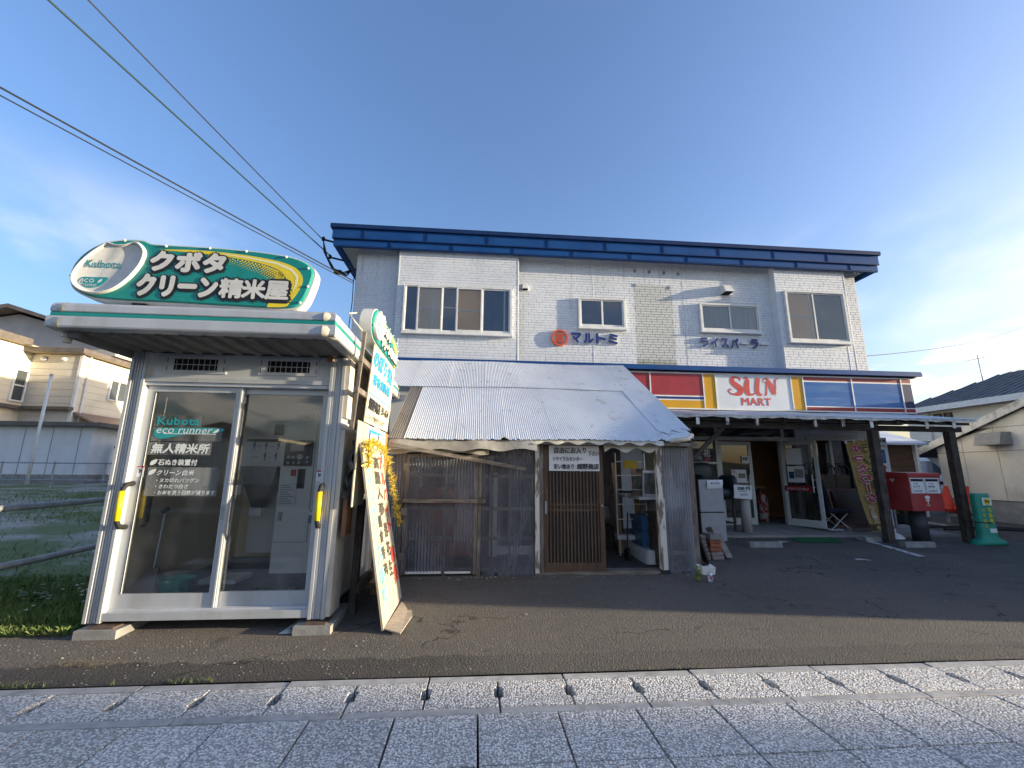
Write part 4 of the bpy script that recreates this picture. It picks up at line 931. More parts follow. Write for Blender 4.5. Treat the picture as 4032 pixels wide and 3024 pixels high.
# firework poster behind the fixed pane
pp = bx('poster', mat('night_print', (.02, .025, .06), (.10, .09, .14), s=7), B_, 5.28, 5.86, WY-.016, WY-.008, 1.80, 2.12)
front_text('poster_print', '花', M['paper'], pp, 5.56, 5.74, 1.92, 2.10, WY-.019, .03); front_text('poster_print', '火', M['vermilion'], pp, 5.58, 5.74, 1.81, 1.93, WY-.019, .03)
mb = MB()
for k in range(14):
    a = pi*k/13; mb.bar((5.42+.03*cos(a), WY-.018, 1.86+.03*sin(a)), (5.42+.13*cos(a), WY-.018, 1.86+.13*sin(a)), .006, .002, (0, 1, 0))
mb.build('poster_print', M['paper'], pp)
# shop interior
bx('interior_back', mat('brown_partition', (.42, .22, .10), (.36, .18, .08), s=2), B_, 5.2, 10.05, 12.2, 12.25, .32, 2.66)
bx('interior_ceiling', M['soffit'], B_, 5.2, 10.05, WY+.1, 12.2, 2.705, 2.72) if False else None
bx('counter', mat('dark_counter', (.03, .025, .022), (.06, .05, .04), s=3), B_, 6.3, 7.6, 11.3, 11.9, .32, 1.15)
bx('shop_board', M['woodraw'], B_, 6.3, 7.7, 11.2, 11.95, 1.15, 1.19)
# brick wing window
x0, x1, z0, z1 = 8.26, 9.62, 1.1, 2.46
f = MB(); f.box(x0, x1, WY-.07, WY+.02, z0, z0+.08); f.box(x0, x1, WY-.07, WY+.02, z1-.1, z1); f.box(x0, x0+.08, WY-.07, WY+.02, z0+.08, z1-.1); f.box(x1-.08, x1, WY-.07, WY+.02, z0+.08, z1-.1); f.box(8.86, 8.93, WY-.055, WY, z0+.08, z1-.1)
wf = f.build('window', M['shopframe'], B_); bx('blind', mat('brown_drape', (.035, .016, .008), (.022, .010, .006), s=6, st=(6, 1, .3)), wf, x0+.08, 8.87, WY-.02, WY-.012, z0+.08, z1-.1); bx('blind', mat('blue_drape', (.06, .12, .22), (.10, .12, .14), s=3), wf, 8.92, x1-.08, WY-.02, WY-.012, z0+.08, z1-.1)
bx('pane', M['darkglass'], wf, x0+.08, x1-.08, WY-.04, WY-.036, z0+.08, z1-.1)
# service cable insulators on the eave corner
M['cable'] = mat('cable_black', (.012, .014, .014), rough=.5); M['cablegreen'] = mat('cable_green', (.008, .035, .028), rough=.5)
for k, (x, y, z) in enumerate(((-3.62, 10.4, 7.2), (-3.60, 10.9, 6.98))):
    ins = thing('cable_insulator', (x, y, z), ('upper black cable insulator on the roof corner', 'lower black cable insulator on the roof corner')[k], 'insulator', 'insulators at the roof corner')
    MB().tube([(x, y, z), (x-.3, y-.15, z+.0)], .025, 6).build('arm', M['black'], ins); MB().lathe((x-.31, y-.16, z-.05), [(.02, 0), (.045, .03), (.03, .06), (.045, .09), (.02, .12)], 8).build('cup', M['black'], ins)
lp = thing('cable_loop', (-3.55, 11, 6.7), 'tangle of black drop wires hanging under the eave corner', 'wiring')
for i in range(5):
    a = .08*i
    MB().tube([(-3.93, 10.25, 7.18), (-3.95+a*.3, 10.4, 6.95-a*.4), (-3.80+a*.5, 10.6, 6.62-a*.5), (-3.55+a*.3, 10.8, 6.60-a*.3), (-3.35, 10.9, 6.75), (-3.12, 10.7, 6.72-.05*i)], .012, 5).build('wire', M['cable'], lp)
MB().obox((-3.66, 10.7, 6.55), (.09, 0, 0), (0, .05, 0), (0, 0, .045)).build('splice', M['black'], lp)
mb = MB(); mb.tube([(-3.12, 10.27, 6.2), (-3.10, 10.26, 5.6), (-3.13, 10.27, 5.0), (-3.11, 10.27, 4.4)], .012, 5); mb.build('wire', M['cable'], lp)
# ------------------------------------------------------------------ rice polishing kiosk
KX0, KX1, KY0, KY1 = -3.60, -1.42, 4.70, 7.20
K = thing('rice_kiosk', (-2.5, 5.9, .1), 'silver coin-operated rice polishing kiosk with sliding glass doors', 'kiosk')
M['beigein'] = mat('kiosk_interior', (.92, .83, .64), (.88, .79, .61), s=1, rough=.7)
M['sidewall'] = mat('kiosk_side', (.56, .56, .53), (.50, .50, .47), s=1.5, rough=.5, dirt=(.40, .36, .28), da=.4, ds=1.5, dst=(1, 1, .3))
M['roofunder'] = mat('roof_underside', (.17, .165, .155), (.13, .125, .12), s=3, rough=.8)
M['alubright'] = mat('bright_aluminium', (.47, .49, .515), (.42, .44, .46), s=4, st=(1, 1, .15), rough=.35, metal=.2, dirt=(.30, .27, .24), da=.4, ds=3, dst=(2, 2, .5))
# floor, walls, ceiling
bx('floor', mat('rubber_mat', (.20, .20, .20), (.15, .15, .155), s=4, rough=.7), K, KX0+.05, KX1-.05, KY0+.15, KY1-.05, .19, .245)
for k in range(18):
    for j in range(5): MB().obox((-2.38+k*.045+(.022 if j % 2 else 0), 4.98+j*.075, .2475), (.016, 0, 0), (0, .008, 0), (0, 0, .004)).build('mat_stud', M['rubber'], K)
bx('base_frame', M['roofunder'], K, KX0+.06, KX1-.06, KY0+.12, KY1, .10, .19)
bx('back_wall', M['beigein'], K, KX0+.03, KX1-.03, KY1-.05, KY1, .19, 2.72)
bx('left_wall', M['beigein'], K, KX0+.02, KX0+.06, KY0+.21, KY1-.05, .19, 2.72)
bx('right_wall', M['sidewall'], K, KX1-.06, KX1-.015, KY0+.21, KY1-.05, .16, 2.72)
for y in (5.62, 6.45, 7.12): bx('side_batten', M['cream'], K, KX1-.015, KX1+.012, y, y+.05, .16, 2.70)
bx('ceiling', M['beigein'], K, KX0+.06, KX1-.06, KY0+.1, KY1-.05, 2.66, 2.715)
# front posts with ribs
def post(x0, x1):
    p = bx('front_post', M['alu'], K, x0, x1, KY0, KY0+.2, .10, 2.72)
    w = x1-x0
    for f0, f1, d in ((.02, .20, .022), (.30, .36, .012), (.44, .50, .012), (.62, .70, .012), (.80, .98, .022)):
        bx('post_rib', M['alubright'], p, x0+w*f0, x0+w*f1, KY0-d, KY0-.0005, .10, 2.72)
post(KX0, KX0+.16); post(KX1-.16, KX1)
bx('corner_trim', M['cream'], K, KX1-.002, KX1+.045, KY0-.012, KY0+.30, .12, 1.93); bx('corner_trim', M['cream'], K, KX1-.002, KX1+.045, KY0-.012, KY0+.16, 2.06, 2.70)
IX0, IX1 = KX0+.16, KX1-.16
bx('header_panel', M['alu'], K, IX0, IX1, KY0+.03, KY0+.07, 2.45, 2.72)
bx('header_rail', M['alubright'], K, IX0, IX1, KY0-.01, KY0+.10, 2.405, 2.45); bx('header_rail', M['alu'], K, IX0, IX1, KY0+.01, KY0+.10, 2.37, 2.404)
bx('sill', M['alubright'], K, IX0, IX1, KY0-.012, KY0+.2, .115, .185); bx('sill_track', M['alu'], K, IX0, IX1, KY0+.03, KY0+.16, .186, .205)
for gx0 in (-3.23, -2.28):
    gw = .50; gz0, gz1 = 2.535, 2.665
    fr = bx('vent_grille', M['alu'], K, gx0-.06, gx0+gw+.06, KY0+.018, KY0+.0295, gz0-.03, gz1+.03)
    n = 9
    for r in range(2):
        for k in range(n):
            a = gx0+k*gw/n+.004; b = gx0+(k+1)*gw/n-.004
            if k in (0, n-1): a, b = (a+.028, b) if k == 0 else (a, b-.028)
            z0 = gz0+r*(gz1-gz0)/2+.004
            MB().box(a, b, KY0+.0155, KY0+.0175, z0, z0+(gz1-gz0)/2-.008).build('vent_slot', M['dark'], fr)
    for x in (gx0-.04, gx0+gw+.034):
        MB().box(x, x+.006, KY0+.0155, KY0+.0175, gz0-.005, gz0+.045).build('vent_slot', M['dark'], fr); MB().box(x, x+.006, KY0+.0155, KY0+.0175, gz1-.045, gz1+.005).build('vent_slot', M['dark'], fr)
# sliding doors
def slider(x0, x1, y, wl_, wr, label=None):
    mb = MB(); z0, z1 = .206, 2.368
    mb.box(x0, x0+wl_, y, y+.035, z0, z1); mb.box(x1-wr, x1, y, y+.035, z0, z1); mb.box(x0+wl_, x1-wr, y, y+.035, z0, .335); mb.box(x0+wl_, x1-wr, y, y+.035, z1-.06, z1)
    d = mb.build('sliding_door', M['alubright'], K); MB().quad((x0+wl_, y+.017, .335), (x1-wr, y+.017, .335), (x1-wr, y+.017, z1-.06), (x0+wl_, y+.017, z1-.06)).build('door_glass', M['glass'], d)
    if wr > .07 or True:
        bx('gasket', M['black'], d, x0+wl_-.004, x0+wl_+.004, y-.003, y-.0005, .335, z1-.06)
    return d
dl = slider(IX0, -2.475, KY0+.05, .085, .075); dr = slider(-2.53, IX1, KY0+.095, .05, .085)
bx('stile_rib', M['alubright'], dl, -2.50, -2.485, KY0+.035, KY0+.0495, .206, 2.368); bx('latch', M['galv'], dl, -2.535, -2.505, KY0+.040, KY0+.0495, 1.02, 1.16)
M['grip'] = mat('yellow_grip', (.72, .55, .01), (.66, .49, .01), rough=.4)
for x, d in ((-3.415, dl), (-1.555, dr)):
    y = KY0-.02
    h = MB().tube([(x, KY0+.05, 1.37), (x, y-.02, 1.355), (x-.0, y-.05, 1.31), (x, y-.055, 1.16), (x, y-.05, 1.01), (x, y-.02, .965), (x, KY0+.05, .95)], [.024, .024, .022, .02, .022, .024, .024], 10).build('door_handle', M['rubber'], d, smooth=True)
    MB().tube([(x, y-.056, 1.02), (x, y-.056, 1.30)], .028, 10).build('grip', M['grip'], h, smooth=True)
gh = MB().tube([(-3.30, KY0+.11, 1.36), (-3.30, KY0+.15, 1.30), (-3.30, KY0+.15, 1.0), (-3.30, KY0+.11, .95)], .02, 8).build('inner_handle', M['rubber'], dl)
# lettering on the left glass
GY = KY0+.062
M['film'] = translucent('clear_film', (.45, .46, .44), .18, .3, 5)
M['printw'] = mat('white_print', (.74, .76, .74), rough=.5)
def gt(name, body, x0, x1, z0, z1, mt, y=GY, bold=.015, **k): return text(name, body, mt, dl, (x0, y, z0), (1, 0, 0), (0, 0, 1), x1-x0, z1-z0, bold, **k)
for x0, x1, z0, z1 in ((-3.33, -2.86, 1.945, 2.065), (-3.335, -2.64, 1.795, 1.94), (-3.34, -2.73, 1.655, 1.785), (-3.31, -2.62, 1.245, 1.53)):
    bx('film', M['film'], dl, x0, x1, GY+.0015, GY+.0018, z0, z1)
gt('lettering', 'Kubota', -3.30, -2.88, 1.96, 2.045, M['tealp'], bold=.03)
lo = poly_c([(-3.315, 1.90), (-3.29, 1.925), (-3.2, 1.932), (-2.66, 1.932), (-2.69, 1.885), (-2.95, 1.872), (-3.12, 1.84), (-3.22, 1.818), (-3.30, 1.84)], 4)
MB().prism(lo, (0, GY, 0), (1, 0, 0), (0, 0, 1), 0, .0006).build('logo_swoosh', M['tealp'], dl)
gt('lettering', 'eco runner', -3.29, -2.74, 1.875, 1.925, M['printw'], y=GY-.002, bold=.0, shear=.2)
bx('logo_rule', M['printw'], dl, -3.22, -2.70, GY-.002, GY-.0015, 1.868, 1.874)
MB().prism(poly_c([(-2.735, 1.88), (-2.72, 1.905), (-2.68, 1.925), (-2.69, 1.895)], 3), (0, GY-.002, 0), (1, 0, 0), (0, 0, 1), 0, .0006).build('logo_leaf', M['printw'], dl)
gt('lettering', '無人精米所', -3.315, -2.745, 1.668, 1.772, M['printw'], bold=.035, shear=.12)
gt('lettering', '石ぬき装置付', -3.225, -2.845, 1.548, 1.612, M['printw'], bold=.03)
gt('lettering', 'クリーン白米', -3.22, -2.86, 1.448, 1.505, M['printw'], bold=.03, shear=.15)
for z in (1.55, 1.452): MB().prism(poly_c([(-3.295, z+.0), (-3.29, z+.04), (-3.235, z+.06), (-3.25, z+.015)], 4), (0, GY, 0), (1, 0, 0), (0, 0, 1), 0, .0006).build('rice_grain_mark', M['printw'], dl)
gt('lettering', '・ヌカ切れバツグン', -3.215, -2.80, 1.378, 1.422, M['printw'], bold=.02, shear=.1)
gt('lettering', '・きわだつ白さ', -3.215, -2.90, 1.318, 1.362, M['printw'], bold=.02, shear=.1)
gt('lettering', '・お米を洗う回数が減ります', -3.215, -2.63, 1.258, 1.302, M['printw'], bold=.02, shear=.1)
def caution(x, z, d, y):
    s = bx('caution_sticker', M['paper'], d, x, x+.065, y, y+.001, z, z+.11); bx('caution_head', M['red'], s, x, x+.065, y-.001, y-.0005, z+.095, z+.11)
    mb = MB()
    for a, b in (((.02, .05), (.045, .075)), ((.032, .06), (.05, .06)), ((.015, .085), (.03, .06)), ((.02, .05), (.03, .045))): mb.bar((x+a[0], y-.0008, z+a[1]), (x+b[0], y-.0008, z+b[1]), .010, .0006, (0, 1, 0))
    mb.build('caution_figure', M['ink'], s)
caution(-3.40, 1.43, dl, KY0+.049); caution(-1.66, 1.40, dr, KY0+.092)
# roof shell with teal stripe and corner caps
RX0_, RX1_, RY0, RY1 = -3.78, -1.335, 3.95, 7.38
bx('roof_deck', M['roofunder'], K, RX0_+.06, RX1_-.06, RY0+.06, RY1-.05, 2.735, 2.93)
def ringprof(nm, prof, mt, sm=True):
    """sweep (outset, z) profile round front, right, back and left edges"""
    mb = MB(); C = [(RX0_, RY0), (RX1_, RY0), (RX1_, RY1), (RX0_, RY1)]; sg = [(-1, -1), (1, -1), (1, 1), (-1, 1)]
    k = len(prof)
    for (cx, cy), (sx_, sy_) in zip(C, sg):
        for o_, z in prof: mb.v.append(Vector((cx+sx_*o_, cy+sy_*o_, z)))
    for i in range(4):
        j = (i+1) % 4
        for q in range(k-1): mb.f.append((i*k+q, j*k+q, j*k+q+1, i*k+q+1))
    return mb.build(nm, mt, K, smooth=sm)
ringprof('fascia_lower', [(-.10, 2.722), (-.004, 2.722), (.010, 2.728), (.016, 2.742), (.016, 2.822), (.010, 2.832), (-.012, 2.836)], M['alubright'], False)
ringprof('fascia_stripe', [(-.012, 2.832), (.001, 2.837), (.001, 2.871), (-.012, 2.876)], M['teal'], False)
ringprof('fascia_upper', [(-.012, 2.872), (.003, 2.876), (.006, 2.884), (.004, 2.935), (-.012, 2.962), (-.10, 2.972)], M['alubright'], False)
MB().box(RX0_+.09, RX1_-.09, RY0+.09, RY1-.09, 2.94, 2.968).build('roof_top', M['alu'], K)
for cx, sx_ in ((RX0_, -1), (RX1_, 1)):
    for cy, sy_ in ((RY0, -1), (RY1, 1)):
        for z0, z1, o_ in ((2.718, 2.846, .030), (2.866, 2.974, .018)):
            mb = MB(); pr = [(-.10, z0), (o_-.02, z0), (o_, z0+.02), (o_+.004, (z0+z1)/2), (o_-.006, z1-.03), (o_-.05, z1), (-.10, z1)]
            n = 6; k = len(pr)
            for i in range(n+1):
                a = (pi/2)*i/n
                for rr, z in pr:
                    r = .10+rr
                    mb.v.append(Vector((cx-sx_*.10+sx_*r*sin(a), cy-sy_*.10+sy_*r*cos(a), z)))
            for i in range(n):
                for q in range(k-1): mb.f.append((i*k+q, (i+1)*k+q, (i+1)*k+q+1, i*k+q+1))
            mb.build('corner_cap', M['cream'], K, smooth=True)
for k in range(11):
    x = RX0_+.25+k*.2
    MB().prism([(-.035, 0), (.035, 0), (.02, -.03), (-.02, -.03)], (x, RY0+.1, 2.734), (1, 0, 0), (0, 0, 1), -.62, 0).build('soffit_rib', M['roofunder'], K)
bx('soffit_beam', M['roofunder'], K, RX0_+.1, RX0_+.2, RY0+.08, RY1-.1, 2.66, 2.735)
MB().tube([(-3.73, 4.10, 2.72), (-3.73, 4.10, 2.68), (-3.73, 4.10, 2.67), (-3.73, 4.10, 2.63)], [.045, .05, .038, .034], 10).build('drain_funnel', M['cream'], K)
dp = MB().tube([(-3.65, 4.98, 2.72), (-3.65, 4.98, .2)], .03, 8).build('downpipe', M['galv'], K); bx('back_screen', M['wooddark'], K, -3.72, -3.66, 5.2, 6.4, 1.05, 1.95)
bx('hinge_tab', mat('rusty_tab', (.33, .13, .05), (.22, .09, .04), s=30), K, KX1-.19, KX1-.14, KY0-.06, KY0-.01, 2.66, 2.715)
# feet
for x0, x1, lb in ((-3.56, -3.20, 'block'), (-1.66, -1.32, 'block')):
    f = MB(); f.box(x0, x1, 4.56, 5.30, -.005, .075); blk = f.build('foot_block', M['concrete'], K); bx('foot_plate', mat('rust_plate', (.13, .085, .06), (.09, .06, .045), s=12), blk, x0+.08, x1-.06, 4.60, 4.80, .075, .086)
# rooftop sign ------------------------------------------------------
SYK = 4.10
OUT = [(-3.82, 3.23), (-3.83, 3.32), (-3.81, 3.41), (-3.76, 3.5), (-3.68, 3.58), (-3.58, 3.64), (-3.46, 3.67), (-3.34, 3.68), (-3.24, 3.675), (-3.16, 3.645), (-2.93, 3.64), (-2.59, 3.635), (-2.25, 3.62), (-1.95, 3.59), (-1.77, 3.55), (-1.66, 3.49), (-1.615, 3.42), (-1.62, 3.33), (-1.65, 3.21), (-1.685, 3.11), (-1.74, 3.045), (-1.83, 3.022), (-2.06, 3.02), (-2.51, 3.03), (-2.84, 3.038), (-3.22, 3.042), (-3.44, 3.05), (-3.6, 3.065), (-3.7, 3.1), (-3.78, 3.155)]
LEAF = [(-3.78, 3.23), (-3.77, 3.32), (-3.72, 3.42), (-3.64, 3.52), (-3.54, 3.61), (-3.51, 3.615), (-3.45, 3.597), (-3.36, 3.605), (-3.3, 3.63), (-3.255, 3.63), (-3.21, 3.59), (-3.18, 3.53), (-3.19, 3.43), (-3.24, 3.32), (-3.32, 3.21), (-3.42, 3.13), (-3.55, 3.095), (-3.66, 3.11), (-3.74, 3.16)]
ECO = [(-3.765, 3.21), (-3.745, 3.258), (-3.62, 3.262), (-3.47, 3.262), (-3.51, 3.19), (-3.56, 3.15), (-3.65, 3.13), (-3.72, 3.155)]
YEL = [(-3.07, 3.572), (-2.87, 3.587), (-2.58, 3.583), (-2.24, 3.555), (-1.97, 3.512), (-1.81, 3.455), (-1.735, 3.38), (-1.72, 3.3), (-1.755, 3.19), (-1.81, 3.1), (-1.85, 3.045), (-1.97, 3.035), (-2.02, 3.04), (-1.99, 3.10), (-1.90, 3.22), (-1.87, 3.3), (-1.89, 3.36), (-1.96, 3.42), (-2.11, 3.475), (-2.32, 3.515), (-2.52, 3.54), (-2.75, 3.56)]
def big_sign(parent, T, nm='roof_sign', lit=True):
    """T maps (x, z, d) in sign space to world; d is distance in front of the face"""
    def poly(pts, d0, d1, name, mt, par, smooth=False, inset=0):
        pts = poly_c(pts, 3); area = sum(pts[i][0]*pts[(i+1) % len(pts)][1]-pts[(i+1) % len(pts)][0]*pts[i][1] for i in range(len(pts)))
        if area < 0: pts = pts[::-1]
        cx = sum(p[0] for p in pts)/len(pts); cz = sum(p[1] for p in pts)/len(pts); k = len(pts)
        mb = MB(); mb.add([T(x, z, d0) for x, z in pts]+[T(x, z, d1-inset) for x, z in pts]+[T(cx+(x-cx)*(1-.0), cz+(z-cz), d1-inset) if not inset else T(x+(cx-x)*.012, z+(cz-z)*.03, d1) for x, z in pts],
            [tuple(reversed(range(k)))]+[(i, (i+1) % k, (i+1) % k+k, i+k) for i in range(k)]+[(i+k, (i+1) % k+k, (i+1) % k+2*k, i+2*k) for i in range(k)]+[tuple(range(2*k, 3*k))])
        return mb.build(name, mt, par)
    body = poly(OUT, -.13, .0, nm, M['signwhite'], parent)
    sh = lambda P, f, g: [((x+2.72)*f-2.72, (z-3.34)*g+3.34) for x, z in P]
    poly(sh(OUT, .985, .955), .0005, .022, 'sign_face', M['teal'], body, inset=.012)
    poly(YEL, .0225, .024, 'yellow_field', M['yellow'], body)
    mb = MB(); rr = random.Random(5)
    for r in range(6):
        n = 26
        for i in range(n):
            t_ = (i+(.5 if r % 2 else 0))/n
            # inner boundary of the yellow field
            B = [(-2.62, 3.545), (-2.32, 3.508), (-2.11, 3.468), (-1.96, 3.412), (-1.89, 3.35)]
            f = t_*(len(B)-1); q = min(int(f), len(B)-2); f -= q
            x = B[q][0]*(1-f)+B[q+1][0]*f; z = B[q][1]*(1-f)+B[q+1][1]*f
            s = (.0135-.0016*r)*(.5+.6*t_); off = (r+.4)*.021*(.45+.75*t_)
            x -= off*.35*t_; z -= off
            vs = [T(x+s*cos(a), z+s*sin(a), .0245) for a in [k*pi/3 for k in range(6)]]; mb.add(vs, [tuple(range(6))])
    mb.build('halftone_dots', M['yellow'], body, kind='stuff')
    w = []
    mb = MB(); L = [(-2.50, 3.560), (-2.24, 3.533), (-1.98, 3.487), (-1.84, 3.43), (-1.775, 3.36), (-1.775, 3.28), (-1.80, 3.2)]
    hw = [.004, .008, .011, .013, .014, .011, .003]
    k0 = []
    for (x, z), h_ in zip(L, hw): k0.append((x, z, h_))
    vs = []; 
    for i, (x, z, h_) in enumerate(k0):
        p = Vector(L[max(i-1, 0)]); q = Vector(L[min(i+1, len(L)-1)]); d = (q-p).normalized(); n_ = Vector((-d.y, d.x))*h_
        vs += [T(x+n_.x, z+n_.y, .0248), T(x-n_.x, z-n_.y, .0248)]
    mb.add(vs, [(2*i, 2*i+1, 2*i+3, 2*i+2) for i in range(len(L)-1)]); mb.build('highlight_sweep', mat('pale_yellow', (.80, .76, .45)) if 'pale_yellow' not in bpy.data.materials else bpy.data.materials['pale_yellow'], body)
    # leaf-shaped white shell with curled rim
    pts = poly_c(LEAF, 3); area = sum(pts[i][0]*pts[(i+1) % len(pts)][1]-pts[(i+1) % len(pts)][0]*pts[i][1] for i in range(len(pts)))
    if area < 0: pts = pts[::-1]
    mb = MB(); k = len(pts); cx, cz = -3.50, 3.36
    lev = [(1, .018), (1.0, .045), (.985, .058), (.955, .060), (.925, .050), (.90, .039), (.87, .036)]
    for f, d in lev: mb.v += [Vector(T(cx+(x-cx)*f, cz+(z-cz)*f, d)) for x, z in pts]
    for a in range(len(lev)-1):
        for i in range(k): mb.f.append((a*k+i, a*k+(i+1) % k, (a+1)*k+(i+1) % k, (a+1)*k+i))
    mb.f.append(tuple((len(lev)-1)*k+i for i in range(k))); leaf = mb.build('leaf_shell', M['signwhite'], body, smooth=True)
    poly([((x+3.6)*.82-3.6+.03, (z-3.2)*.82+3.21) for x, z in ECO], .0372, .0380, 'eco_patch', M['tealp'], leaf)
    def tx(body_, x0, x1, z0, z1, d, mt, par, bold=.02, name='lettering', shear=0, dil=None):
        o = Vector(T(x0, z0, d)); u = Vector(T(x0+1, z0, d))-o; v = Vector(T(x0, z0+1, d))-o
        r = text(name, body_, mt, par, o, u, v, (x1-x0)*u.length, (z1-z0)*v.length, bold, shear=shear, dil=dil); return r
    tx('Kubota', -3.685, -3.37, 3.355, 3.435, .0385, M['tealp'], leaf, .01)
    tx('e', -3.71, -3.67, 3.185, 3.245, .0392, M['printw'], leaf, .01, shear=.2); tx('co', -3.665, -3.58, 3.205, 3.245, .0392, M['printw'], leaf, .0); tx('runner', -3.665, -3.55, 3.168, 3.192, .0392, M['printw'], leaf, .0)
    poly([(-3.55, 3.205), (-3.54, 3.23), (-3.515, 3.245), (-3.525, 3.215)], .0385, .0392, 'leaf_mark', M['printw'], leaf)
    for s, x0, x1, z0, z1 in (('クボタ', -3.12, -2.46, 3.365, 3.55), ('クリーン', -3.20, -2.50, 3.11, 3.31), ('精', -2.465, -2.265, 3.115, 3.30), ('米', -2.26, -2.055, 3.115, 3.30), ('屋', -2.045, -1.84, 3.115, 3.295)):
        tx(s, x0+.006, x1+.006, z0-.012, z1-.012, .026, M['ink'], body, dil=.034)
        tx(s, x0, x1, z0, z1, .0275, M['ink'], body, dil=.030)
        tx(s, x0, x1, z0, z1, .031, M['signwhite'], body, dil=.015 if len(s) > 1 else .009)
    for x, z in ((-3.80, 3.27), (-3.40, 3.655), (-3.02, 3.615), (-2.62, 3.615), (-2.28, 3.60), (-1.90, 3.56), (-1.68, 3.45), (-1.665, 3.26), (-1.72, 3.09)):
        mb = MB(); c = Vector(T(x, z, .022)); n_ = (Vector(T(x, z, 1))-Vector(T(x, z, 0))).normalized(); mb.tube([c, c+n_*.01, c+n_*.015], [.013, .012, .004], 8); mb.build('rivet', M['signwhite'], body)
    return body
rs = big_sign(K, lambda x, z, d: (x, SYK-d, z))
for x in (-3.2, -2.0): MB().box(x-.06, x+.06, SYK+.02, SYK+.16, 2.965, 3.06).build('sign_foot', M['black'], rs)

# ------------------------------------------------------------------ inside the kiosk
mc = thing('rice_polisher', (-2.35, 6.4, .245), 'pale grey rice polishing machine cabinet with control panel inside the kiosk', 'machine')
M['machine'] = mat('machine_grey', (.76, .77, .75), (.72, .73, .71), s=2, rough=.45)
MY = 6.0
bx('cabinet', M['machine'], mc, -2.54, -2.0, MY, 7.1, .245, 2.40); bx('hopper_housing', M['machine'], mc, -3.12, -2.545, MY+.12, 7.1, 1.55, 2.40); bx('back_panel', M['machine'], mc, -3.12, -2.545, MY+.55, 7.1, .40, 1.545)
bx('wall_box', M['beigein'], mc, -1.99, -1.50, MY+.1, 7.1, .245, 2.6)
bx('door_seam', M['black'], mc, -2.535, -2.12, MY-.004, MY-.001, .615, .62); bx('door_seam', M['black'], mc, -2.125, -2.12, MY-.004, MY-.001, .62, 2.35); bx('door_seam', M['black'], mc, -2.535, -2.12, MY-.004, MY-.001, 2.16, 2.165)
cp = bx('control_panel', M['ink'], mc, -2.50, -2.15, MY-.03, MY-.005, 1.57, 1.90); bx('screen', mat('lcd', (.30, .33, .33), rough=.2), cp, -2.43, -2.26, MY-.034, MY-.0305, 1.76, 1.86)
for x, z, r in ((-2.44, 1.68, .022), (-2.38, 1.68, .022), (-2.30, 1.685, .036), (-2.44, 1.61, .015), (-2.37, 1.61, .015), (-2.30, 1.61, .02), (-2.20, 1.68, .018), (-2.20, 1.62, .014)):
    MB().tube([(x, MY-.045, z), (x, MY-.0305, z)], r, 12).build('button', M['alubright'], cp)
front_text('panel_print', 'Kubota', M['printw'], cp, -2.24, -2.17, 1.875, 1.89, MY-.032, .02)
gp = bx('guide_poster', M['paper'], mc, -3.06, -2.58, MY+.108, MY+.118, 1.60, 1.92); bx('poster_head', M['ink'], gp, -3.06, -2.58, MY+.104, MY+.1075, 1.885, 1.92)
def figure(x, z):
    mb = MB(); y = MY+.104
    mb.tube([(x, y, z+.058), (x, y+.003, z+.058)], .011, 8); mb.bar((x, y, z), (x, y, z+.045), .02, .003, (0, 1, 0)); mb.bar((x, y, z+.035), (x-.03, y, z+.02), .008, .003, (0, 1, 0)); mb.bar((x-.004, y, z-.04), (x-.004, y, z), .012, .003, (0, 1, 0)); mb.build('pictogram', M['ink'], gp)
for x, z in ((-2.95, 1.82), (-2.80, 1.82), (-2.64, 1.82), (-2.80, 1.68), (-2.66, 1.68)): figure(x, z)
for x0, x1, z in ((-2.91, -2.87, 1.82), (-2.75, -2.71, 1.82), (-2.76, -2.72, 1.68), (-2.98, -2.88, 1.68)): bx('pictogram_arrow', M['ink'], gp, x0, x1, MY+.104, MY+.1075, z-.004, z+.004)
hp = MB(); a = [(-3.06, MY+.02, 1.50), (-2.60, MY+.02, 1.50), (-2.60, MY+.50, 1.50), (-3.06, MY+.50, 1.50)]; b = [(-2.92, MY+.15, 1.03), (-2.79, MY+.15, 1.03), (-2.79, MY+.30, 1.03), (-2.92, MY+.30, 1.03)]
hp.add(a+b+[(x, y, 1.56) for x, y, z in a], [(0, 4, 5, 1), (1, 5, 6, 2), (2, 6, 7, 3), (3, 7, 4, 0), (4, 7, 6, 5), (8, 0, 1, 9), (9, 1, 2, 10), (10, 2, 3, 11), (11, 3, 0, 8)]); hp.build('hopper', mat('hopper_steel', (.16, .165, .17), (.22, .225, .23), s=3, rough=.35, metal=.5), mc)
bx('hopper_tag', M['paper'], mc, -2.93, -2.78, MY+.13, MY+.145, .92, 1.02)
n1 = bx('notice', M['paper'], mc, -2.53, -2.31, MY-.012, MY-.008, 1.06, 1.36)
for k in range(9): bx('notice_line', mat('grey_print', (.25, .25, .26)) if 'grey_print' not in bpy.data.materials else bpy.data.materials['grey_print'], n1, -2.51, -2.34-(k % 3)*.03, MY-.0145, MY-.0125, 1.09+k*.028, 1.10+k*.028)
bx('coin_slot', M['ink'], mc, -2.31, -2.22, MY-.02, MY-.005, 1.28, 1.53); bx('coin_label', M['red'], mc, -2.40, -2.335, MY-.012, MY-.008, 1.44, 1.52); bx('lock', M['galv'], mc, -2.50, -2.46, MY-.03, MY-.005, .88, .99)
bx('intake_window', M['ink'], mc, -2.72, -2.60, MY+.108, MY+.118, 1.98, 2.12); MB().tube([(-2.22, MY-.02, 2.22), (-2.22, MY, 2.22)], .05, 14).build('speaker', M['galv'], mc); MB().tube([(-2.42, MY-.012, 2.24), (-2.42, MY, 2.24)], .055, 14).build('dial', M['alu'], mc)
